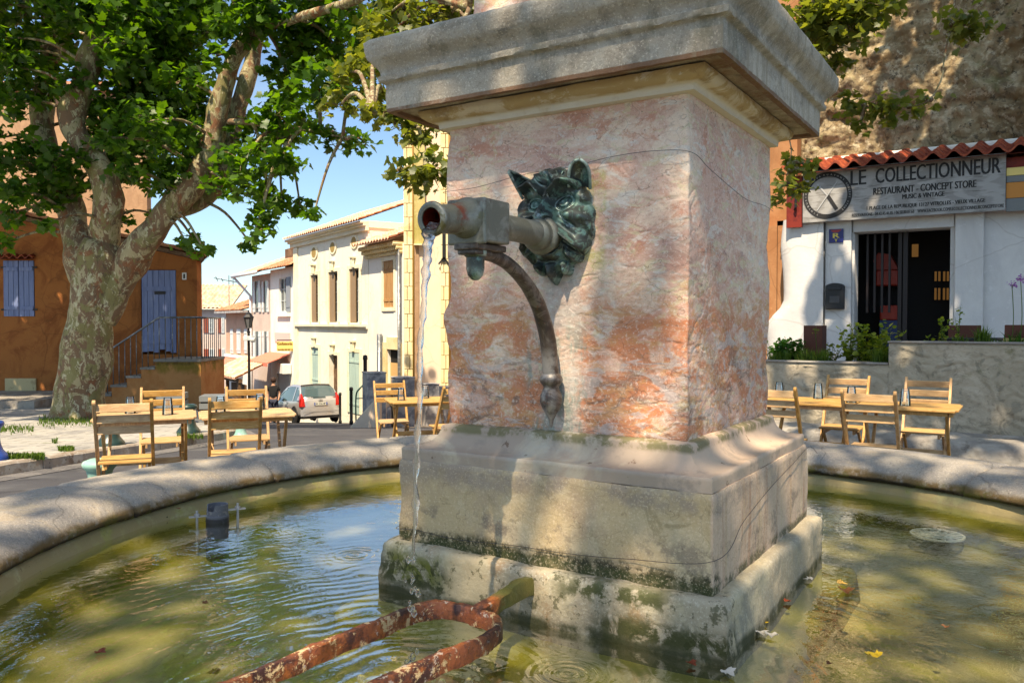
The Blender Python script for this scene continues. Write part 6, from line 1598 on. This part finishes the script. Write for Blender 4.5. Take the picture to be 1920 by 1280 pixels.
lr = [([(10.5,5,2.6), (9.6,5.6,4.6), (8.2,6.8,6.4), (6.6,8.2,7.2), (5.2,8.8,6.2), Q(1600,0,9.3)], [.28,.22,.17,.12,.07,.03]), ([Q(1700,-60,9.5), Q(1640,10,9.4), Q(1570,60,9.3), Q(1500,80,9.3)], [.03,.02,.014,.006]),
  ([Q(1790,-40,9.6), Q(1770,90,9.6), Q(1740,190,9.6), Q(1640,203,9.6), Q(1580,190,9.6)], [.02,.012,.009,.006,.003]), ([Q(1500,80,9.3), Q(1480,200,9.6), Q(1478,310,9.8), Q(1462,380,9.9)], [.012,.009,.007,.003])]
rs = [((3.90,5.00,11.0),1.8,499),((5.90,5.40,11.2),1.9,612),((7.90,6.00,11.2),1.9,612),((9.50,5.40,11.2),1.7,451),((4.90,6.80,11.0),1.6,338),((7.10,7.60,11.0),1.7,386),((1.90,2.40,10.9),1.35,322),((3.30,2.00,11.0),1.4,370),((4.50,1.30,11.1),1.3,305),((11.30,4.40,10.5),2,483),((6.50,3.60,11.6),1.5,289),((5.50,7.80,11.4),1.6,418)]  # unseen crown clumps, placed to shade shop, planter and rocky wall
lr += [([(9.6,5.6,4.6), (9.2,5.8,7.5), (8.2,5.6,10.0), (6.4,5.4,11)], [.22,.18,.12,.05]), ([(8.2,5.6,10.0), (6.0,3.6,10.8), (3.4,1.8,11)], [.10,.08,.04])]
make_tree('right_plane_tree', 'plane tree branches hanging before the rocky wall right of the cornice', rb, lr, bl, .095, 'leafolive', rs, trunk=([(10.5,5,-.05), (10.5,5,.6), (10.5,5,1.8), (10.45,5.0,3.0)], [.55,.42,.38,.36]))
# grass tufts in the pavement joints and round the trunk
def tuft_points(px0, px1, py, n, d, w=.25):
    out = []
    for _ in range(n):
        q = P(random.uniform(px0, px1), HORIZ, d+random.gauss(0, w)); out.append((q.x, q.y, gz(q.x, q.y)+.11))
    return out
MT['grass'] = leafmat('grass_blade', (.035,.09,.012), (.11,.17,.03), (2,2,.8))
def blades(name, pts, h, m, parent=None, spread=.35, w=.006, loc=None):
    mb = MB()
    for p in pts:
        p = Vector(p); a = random.uniform(0, 6.28); l = h*random.uniform(.5, 1.2); s_ = random.uniform(.1, 1)*spread*l
        dx, dy = math.cos(a), math.sin(a); sd = Vector((-dy, dx, 0))*w*random.uniform(.7, 1.3)
        a0, a1, a2 = p, p+Vector((dx*s_*.3, dy*s_*.3, l*.6)), p+Vector((dx*s_*1.1, dy*s_*1.1, l*(.95-.4*s_/l)))
        mb.add([a0-sd, a0+sd, a1+sd*.8, a1-sd*.8, a2], [(0,1,2,3),(3,2,4)])
    return mb.build(name, m, parent)
gp = tuft_points(70, 215, 0, 900, 13.3, .5)+tuft_points(-10, 80, 0, 900, 8.35, .05)+tuft_points(107, 136, 0, 260, 9.05, .06)+tuft_points(95, 105, 0, 40, 9.9, .1)+tuft_points(-5, 60, 0, 260, 11.8, .3)+tuft_points(330, 380, 0, 160, 10.6, .1)
tag(blades('grass', gp, .075, MT['grass'], spread=.9), kind='stuff')

# ---------------------------------------------------------------- terrace plants
def ponpl(px, dy, zz=None):    # on the planter, dy behind its face
    f_ = Fac((0,1),(1,1)); f_.d = PF.d; f_.A = PF.A+Vector((-PF.d.y, PF.d.x))*dy; tt = f_.t(px); w = f_.A+f_.d*tt
    return Vector((w.x, w.y, zz if zz is not None else (zlo-.10 if tt < 0 else zhi-.07)))
plantG = 'plants along the terrace planter'
def grass_clump(px, dy, h, n, label, m='grass', spread=.5):
    c = ponpl(px, dy); o = blades('grass_clump', [(random.gauss(0,.03), random.gauss(0,.03), 0) for _ in range(n)], h, MT[m], None, spread, .005); o.location = c
    return tag(o, label, 'plant', plantG)
def leafy(px, dy, h, nst, nl, size, label, m, spread=.3):
    c = ponpl(px, dy); t_ = thing('leafy_plant', label, 'plant', c, 0, plantG); mb = MB(); pts = []
    for k in range(nst):
        a = random.uniform(0, 6.28); s_ = random.uniform(.1, 1)*spread; l = h*random.uniform(.55, 1.1)
        path = catmull([Vector((0,0,0)), Vector((math.cos(a)*s_*.4, math.sin(a)*s_*.4, l*.5)), Vector((math.cos(a)*s_, math.sin(a)*s_, l))], 5)
        mb.tube(path, [.004*(1-.07*i) for i in range(len(path))], 5)
        for j in range(nl):
            q = path[random.randint(3, len(path)-1)]; pts.append((q.x+random.gauss(0,.02), q.y+random.gauss(0,.02), q.z+random.gauss(0,.015)))
    mb.build('stem', MT['grass'], t_, True); leaves_mesh('foliage', np.array(pts), size, MT[m], t_, simple=True, up=.8, droop=0)
    return t_
MT['lime'] = leafmat('lime_leaf', (.10,.17,.02), (.28,.32,.04), (1.6,1.6,.8)); MT['deep'] = leafmat('deep_green_leaf', (.02,.09,.012), (.05,.16,.02), (1.6,1.6,.8))
leafy(1462, .35, .34, 30, 16, .045, 'bushy dark green leafy plant beside the pillar edge', 'deep', .18); leafy(1490, .45, .32, 26, 16, .045, 'dark green leafy plant against the red brown box', 'deep', .16)
for px, h_, lab in ((1452,.24,'grass clump closest to the pillar on the low planter section'),(1474,.26,'second grass clump from the pillar'),(1502,.26,'yellowing grass clump left of the red brown box'),(1522,.28,'grass clump before the red brown box'),(1545,.27,'wispy pale grass clump beside the red brown box')):
    grass_clump(px, .16, h_, 150, lab)
leafy(1592, .4, .50, 16, 14, .05, 'tall lime green plant under the letter box', 'lime', .26); leafy(1622, .3, .48, 16, 13, .055, 'tall yellow green plant before the open doorway', 'lime', .24); leafy(1655, .45, .50, 16, 13, .05, 'lime green plant at the step of the planter wall', 'lime', .24); leafy(1560, .3, .30, 12, 16, .03, 'thin small leaved grey green plant left of the lime plants', 'leafolive', .12)
grass_clump(1648, .14, .30, 200, 'dark green grass clump against the step of the planter wall')
grass_clump(1800, .3, .17, 200, 'arching grass clump on the high section, left one', spread=1.0); grass_clump(1842, .25, .26, 220, 'taller grass clump on the high section'); grass_clump(1868, .3, .14, 120, 'short grass clump right of the taller one', spread=1.0)
leafy(1740, .35, .14, 4, 9, .04, 'small sprig at the left of the high section', 'lime', .08); leafy(1765, .5, .30, 5, 12, .035, 'thin upright sprig before the right door jamb', 'lime', .08); leafy(1797, .5, .42, 4, 12, .028, 'tall slender sprig before the white wall', 'lime', .06)
for px, h_, lab in ((1896, .66, 'purple flowered allium stem near the right edge'), (1912, .72, 'purple flowered allium stem at the right edge'), (1528, .46, 'pale flowered stem rising left of the letter box')):
    c = ponpl(px, .25); t_ = thing('flower_stem', lab, 'flower', c, 0, 'tall flower stems'); mb = MB(); path = catmull([Vector((0,0,0)), Vector((.02,0,h_*.5)), Vector((.0,0,h_))], 6); mb.tube(path, .004, 5); mb.build('stem', MT['grass'], t_, True)
    pp = np.array([(random.gauss(0,.018), random.gauss(0,.018), h_+random.gauss(0,.016)) for _ in range(26)]); MT.setdefault('violet', leafmat('violet_petal', (.25,.08,.30), (.45,.22,.5), (1.3,1,1.3))); leaves_mesh('flower_head', pp, .022, MT['violet'] if 'purple' in lab else MT['leafolive'], t_, simple=True)
    blades('leaf_blade', [(random.gauss(0,.015), random.gauss(0,.015), 0) for _ in range(26)], .22, MT['deep'], t_, .8, .006)
def pbox(px0, px1, yt, dy, m, label, m2=None):
    a, b = ponpl(px0, dy), ponpl(px1, dy); c = (a+b)/2; w = (a.xy-b.xy).length; zt_ = EYE-(yt-HORIZ)/F*c.y
    o = thing('planter_trough', label, 'trough', (c.x, c.y, a.z), ROT); H = zt_-a.z
    MB().bx(-w/2, w/2, -.12, .12, (H*.5 if m2 else 0), H).build('body', m, o, bev=.006)
    if m2: MB().bx(-w/2-.01, w/2+.01, -.13, .13, 0, H*.5-.002).build('lower_band', m2, o, bev=.006)
brownp = plain('dark_brown_pot', (.10,.028,.015), .7)
pbox(1511, 1546, 610, .75, brownp, 'dark red brown trough behind the grass clumps'); pbox(1884, 1990, 609, .42, brownp, 'red trough with yellow lower band at the right edge', plain('dull_yellow_band', (.45,.34,.12), .7))
c = ponpl(1797, 1.9, .34); sc_ = thing('terrace_chair', 'small dark red chair on the terrace before the right jamb', 'chair', c, R(-50))
mb = MB(); mb.bx(-.19,.19,.17,.19,.62,.98); mb.build('backrest', brownp, sc_, bev=.02); MB().bx(-.2,.2,-.2,.2,.43,.46).build('seat', brownp, sc_, bev=.01)
for s in (-1,1):
    for q in (-1,1): MB().bx(s*.17-.015, s*.17+.015, q*.17-.015, q*.17+.015, 0, .429 if q < 0 else .62).build('leg', brownp, sc_)
c = ponpl(1825, 2.1, .34); tt_ = thing('terrace_table', 'dark topped small table beside the dark red chair on the terrace', 'table', c, ROT)
MB().bx(-.32,.32,-.25,.25,.80,.83).build('table_top', MT['ink'], tt_, bev=.005)
for s in (-1,1): MB().bx(s*.28-.02, s*.28+.02, -.02, .02, 0, .799).build('leg', MT['ink'], tt_)

# ---------------------------------------------------------------- water and what is in it
m, nt = newmat('pond_water'); q = NT(nt); tc = q.n('ShaderNodeTexCoord'); q.co = tc.outputs['Object']
fr = q.n('ShaderNodeFresnel'); fr.inputs[0].default_value = 1.29
gl = q.n('ShaderNodeBsdfGlossy'); gl.inputs['Roughness'].default_value = .015
tr = q.n('ShaderNodeBsdfTransparent'); tr.inputs[0].default_value = (.98,.98,.84,1)
mx = q.n('ShaderNodeMixShader'); o_ = q.n('ShaderNodeOutputMaterial')
q.c(q.math('MULTIPLY', fr.outputs[0], .62), mx.inputs[0]); q.c(tr.outputs[0], mx.inputs[1]); q.c(gl.outputs[0], mx.inputs[2]); q.c(mx.outputs[0], o_.inputs[0])
def rings(cx, cy, sc, r0, r1, dist=0):
    mp = q.n('ShaderNodeMapping'); mp.inputs['Location'].default_value = (-cx, -cy, 0); q.c(q.co, mp.inputs[0])
    ln = q.n('ShaderNodeVectorMath', operation='LENGTH'); q.c(mp.outputs[0], ln.inputs[0]); v = ln.outputs['Value']
    if dist: v2 = q.math('ADD', v, q.math('MULTIPLY', q.tex('noise', 3.0, detail=2), dist))
    else: v2 = v
    s_ = q.math('SINE', q.math('MULTIPLY', v2, sc)); return q.math('MULTIPLY', s_, q.mrange(v, r0, r1, 1, 0))
h1 = rings(0, -1.17, 110, .2, 1.9, .22); h2 = rings(.27, -.86, 240, .02, .16); h3 = rings(-.95, -.35, 200, .02, .16); h4 = rings(1.0, -.55, 60, .2, 1.0, .12)
hs = q.math('ADD', q.math('MULTIPLY', h1, .17), q.math('ADD', q.math('MULTIPLY', h2, .30), q.math('ADD', q.math('MULTIPLY', h3, .15), q.math('MULTIPLY', h4, .06))))
nz1 = q.tex('noise', 5, (1,1,1), 1.0, 3); nz2 = q.tex('noise', 26, (1,.6,1), .6, 3)
hs = q.math('ADD', hs, q.math('ADD', q.math('MULTIPLY', nz1, .6), q.math('MULTIPLY', nz2, .20)))
bp = q.n('ShaderNodeBump'); bp.inputs['Distance'].default_value = .0038; q.c(hs, bp.inputs['Height'])
q.c(bp.outputs[0], gl.inputs['Normal']); q.c(bp.outputs[0], fr.inputs['Normal'])
mb = MB(); mb.lathe([(0,0),(.5,0),(1.2,0),(2.125,0)], 96); wt = mb.build('water', m); wt.location = (CX, CY, EYE-.906); wt.rotation_euler.z = ROT; tag(wt, kind='structure')
# bubbles where the jet lands
bubm = watermat('bubble')
mb = MB()
for k in range(70):
    a = random.uniform(0, 6.28); r_ = abs(random.gauss(0, .10)); s_ = random.uniform(.003, .012)
    mb.lathe([(s_, 0), (s_*.8, s_*.5), (s_*.4, s_*.85), (0, s_*.95)], 10, (math.cos(a)*r_, math.sin(a)*r_, 0))
o = mb.build('foam_bubbles', bubm, None, True); o.location = fw(0,-1.17,-.905); tag(o, kind='stuff')
# overflow pipe
pvc = mat('grey_pvc', (.13,.14,.165), [L((.26,.25,.25), s=60, lo=.5, hi=.6, z=(.03,.065,.01)), L((.04,.04,.045), s=8, lo=.3, hi=.5, z=(-.3,.02,.01))], .5)
p = P(405, 978, 3.72); op = thing('overflow_pipe', 'grey plastic overflow pipe standing in the water with two bolted plates', 'pipe', (p.x, p.y, EYE-.906), R(25))
mb = MB(); N = 40; r_ = .047
def pipe_ring(ri):
    vs = []
    for k in range(N):
        a = 2*math.pi*k/N; zt_ = .078 if not (R(160) < a < R(250)) else .052
        vs.append((a, zt_))
    return vs
vs = []; 
for (r0, z0_) in ((r_+.004,-.19),(r_+.004,.028),(r_,.03)):
    vs += [(r0*math.cos(2*math.pi*k/N), r0*math.sin(2*math.pi*k/N), z0_) for k in range(N)]
vs += [(r_*math.cos(a), r_*math.sin(a), z_) for a, z_ in pipe_ring(r_)]; vs += [((r_-.005)*math.cos(a), (r_-.005)*math.sin(a), z_) for a, z_ in pipe_ring(r_)]
vs += [((r_-.005)*math.cos(2*math.pi*k/N), (r_-.005)*math.sin(2*math.pi*k/N), -.15) for k in range(N)]
mb.add(vs, [(i*N+k, i*N+(k+1) % N, (i+1)*N+(k+1) % N, (i+1)*N+k) for i in range(5) for k in range(N)]); mb.build('tube', pvc, op, True, angle=40)
galv = plain('galvanised_steel', (.42,.42,.43), .4, .6)
for s, z_ in ((-1, .030), (1, .048)):
    MB().box((s*.080, 0, z_), (.085,.03,.003)).build('plate', galv, op)
    mb = MB(); mb.lathe([(0,-.19),(.006,-.19),(.006,z_+.026),(0,z_+.028)], 10, (s*.088,0,0)); mb.lathe([(.013,z_+.002),(.013,z_+.012),(.006,z_+.012)], 6, (s*.088,0,0)); mb.build('bolt', galv, op)
# drain grate
p = P(1762, 1016, 3.85); dg = thing('drain_grate', 'pale round perforated drain grate lying under the water on the right', 'drain grate', (p.x, p.y, EYE-1.005), R(12))
mb = MB(); N = 16
mb.lathe([(0,.004),(.070,.004),(.072,.0),(0,-.0)], 32); mb.lathe([(.108,-.002),(.108,.006),(.118,.006),(.118,-.002)], 40)
for k in range(N):
    a = 2*math.pi*k/N; mb.bar((.068*math.cos(a), .068*math.sin(a), .003), (.110*math.cos(a), .110*math.sin(a), .004), .012, .004)
mb.build('grate', plain('chalky_white_plastic', (.85,.85,.78), .6), dg)
# fallen leaves
leafc = [('yellow', (.55,.36,.03)), ('brown', (.16,.06,.02)), ('pale', (.50,.46,.40)), ('ochre', (.40,.24,.06)), ('red brown', (.22,.04,.015))]
LM = {n_: mat(n_.replace(' ', '_')+'_dead_leaf', c_, [L(tuple(x*.4 for x in c_), s=30, lo=.5, hi=.62)], .6) for n_, c_ in leafc}
def dead(px, py, zrel, size, kind, label):
    d = -zrel*F/(py-HORIZ); p = P(px, py, d); n = len(half)
    mb = MB(); pts = half+[(-x, y) for x, y in half[-2:0:-1]]; mb.add([((x)*size, (y-.4)*size, abs(x)*size*.5*random.uniform(.3,1.2)+.002) for x, y in pts]+[(0,0,0)], [(i, (i+1) % len(pts), len(pts)) for i in range(len(pts))])
    o = mb.build('fallen_leaf', LM[kind], None); o.location = p; o.rotation_euler = (0, 0, random.uniform(0, 6.28)); tag(o, label, 'leaf', 'fallen leaves in the basin')
dead(1643,1234,-.903,.045,'yellow','yellow leaf floating alone at the lower right of the water')
dead(1370,1268,-.900,.04,'pale','pale crumpled leaf at the near foot of the base slab'); dead(1432,1192,-.90,.035,'pale','pale leaf lying on the submerged step'); dead(1450,1196,-.90,.035,'pale','pale pointed leaf just right of the other pale one'); dead(1432,1150,-.90,.022,'yellow','small yellow leaf along the right foot of the slab'); dead(1437,1172,-.90,.022,'yellow','small yellow leaf below the first yellow one by the slab')
dead(1520,1090,-.90,.035,'pale','pale leaf near the far right corner of the slab'); dead(1480,1131,-.90,.025,'red brown','red brown leaf midway along the slab foot'); dead(1300,1250,-.90,.03,'red brown','red brown leaf at the front corner of the slab'); dead(182,1228,-.903,.03,'red brown','red brown leaf floating at the lower left'); dead(380,1135,-.903,.025,'brown','small brown leaf in the middle of the left water'); dead(1590,1112,-.903,.05,'brown','dark brown leaf by the right side of the pillar'); dead(1583,1098,-.903,.035,'ochre','ochre leaf just above the dark brown one'); dead(395,1268,-.98,.04,'ochre','ochre leaf sunk near the bottom edge'); dead(1560,1250,-.903,.02,'brown','tiny brown leaf fragment lower right'); dead(1780,1180,-.903,.022,'brown','brown leaf fragment at the far right of the water')
dead(332,955,-.846,.02,'red brown','tiny red leaf on the wet ledge above the overflow pipe')

# ---------------------------------------------------------------- camera, light, world
cam = bpy.data.cameras.new('camera'); co = bpy.data.objects.new('camera', cam); COL.objects.link(co)
co.location = (0, 0, EYE); pitch = math.atan(35/F); co.rotation_euler = (R(90)-pitch, 0, 0)
cam.sensor_width = 36; cam.lens = F/1920*36; cam.clip_start = .05; cam.clip_end = 2000; SC.camera = co
EL = R(56); saz = Vector((-.30, -.95)).normalized(); sd = Vector((saz.x*math.cos(EL), saz.y*math.cos(EL), math.sin(EL)))
sun = bpy.data.lights.new('sun', 'SUN'); sun.energy = 2.5; sun.angle = R(.53); sun.color = (1, .975, .93)
so = bpy.data.objects.new('sun', sun); COL.objects.link(so); so.rotation_euler = sd.to_track_quat('Z', 'Y').to_euler()
w = bpy.data.worlds.new('World'); SC.world = w; w.use_nodes = True; q = NT(w.node_tree); w.node_tree.nodes.clear()
sk = q.n('ShaderNodeTexSky', sky_type='NISHITA'); sk.sun_disc = False; sk.sun_elevation = EL; sk.sun_rotation = math.atan2(saz.x, saz.y); sk.air_density = 1.0; sk.dust_density = .25; sk.ozone_density = 1.8
tc = q.n('ShaderNodeTexCoord'); q.co = tc.outputs['Generated']
sp = q.n('ShaderNodeSeparateXYZ'); q.c(q.co, sp.inputs[0])
cl = q.mrange(q.tex('noise', 2.6, (1,1,2.6), .6, 7, .6, (3.1,1.2,.4)), .50, .74)
cl = q.math('MULTIPLY', cl, .5)
hz = q.mrange(sp.outputs[2], -.02, .22, .15, 0); f_ = q.math('MAXIMUM', cl, hz)
mx = q.n('ShaderNodeMix', data_type='RGBA'); q.c(f_, mx.inputs[0]); q.c(sk.outputs[0], mx.inputs[6]); mx.inputs[7].default_value = (3.9,4.5,5.4,1)
lowm = q.n('ShaderNodeMix', data_type='RGBA', blend_type='MULTIPLY'); q.c(q.mrange(sp.outputs[2], .30, .60, 1, 0), lowm.inputs[0]); q.c(mx.outputs[2], lowm.inputs[6]); lowm.inputs[7].default_value = (.33,.46,.63,1)
bg = q.n('ShaderNodeBackground'); bg.inputs[1].default_value = .12; q.c(lowm.outputs[2], bg.inputs[0]); ow_ = q.n('ShaderNodeOutputWorld'); q.c(bg.outputs[0], ow_.inputs[0])
SC.view_settings.view_transform = 'Standard'; SC.view_settings.look = 'None'; SC.view_settings.exposure = 1.7; SC.view_settings.use_white_balance = True; SC.view_settings.white_balance_temperature = 9200; SC.view_settings.white_balance_tint = 10; SC.view_settings.gamma = 1
SC.cycles.max_bounces = 8; SC.cycles.transparent_max_bounces = 16; SC.cycles.caustics_reflective = False; SC.cycles.caustics_refractive = False; SC.cycles.use_denoising = True
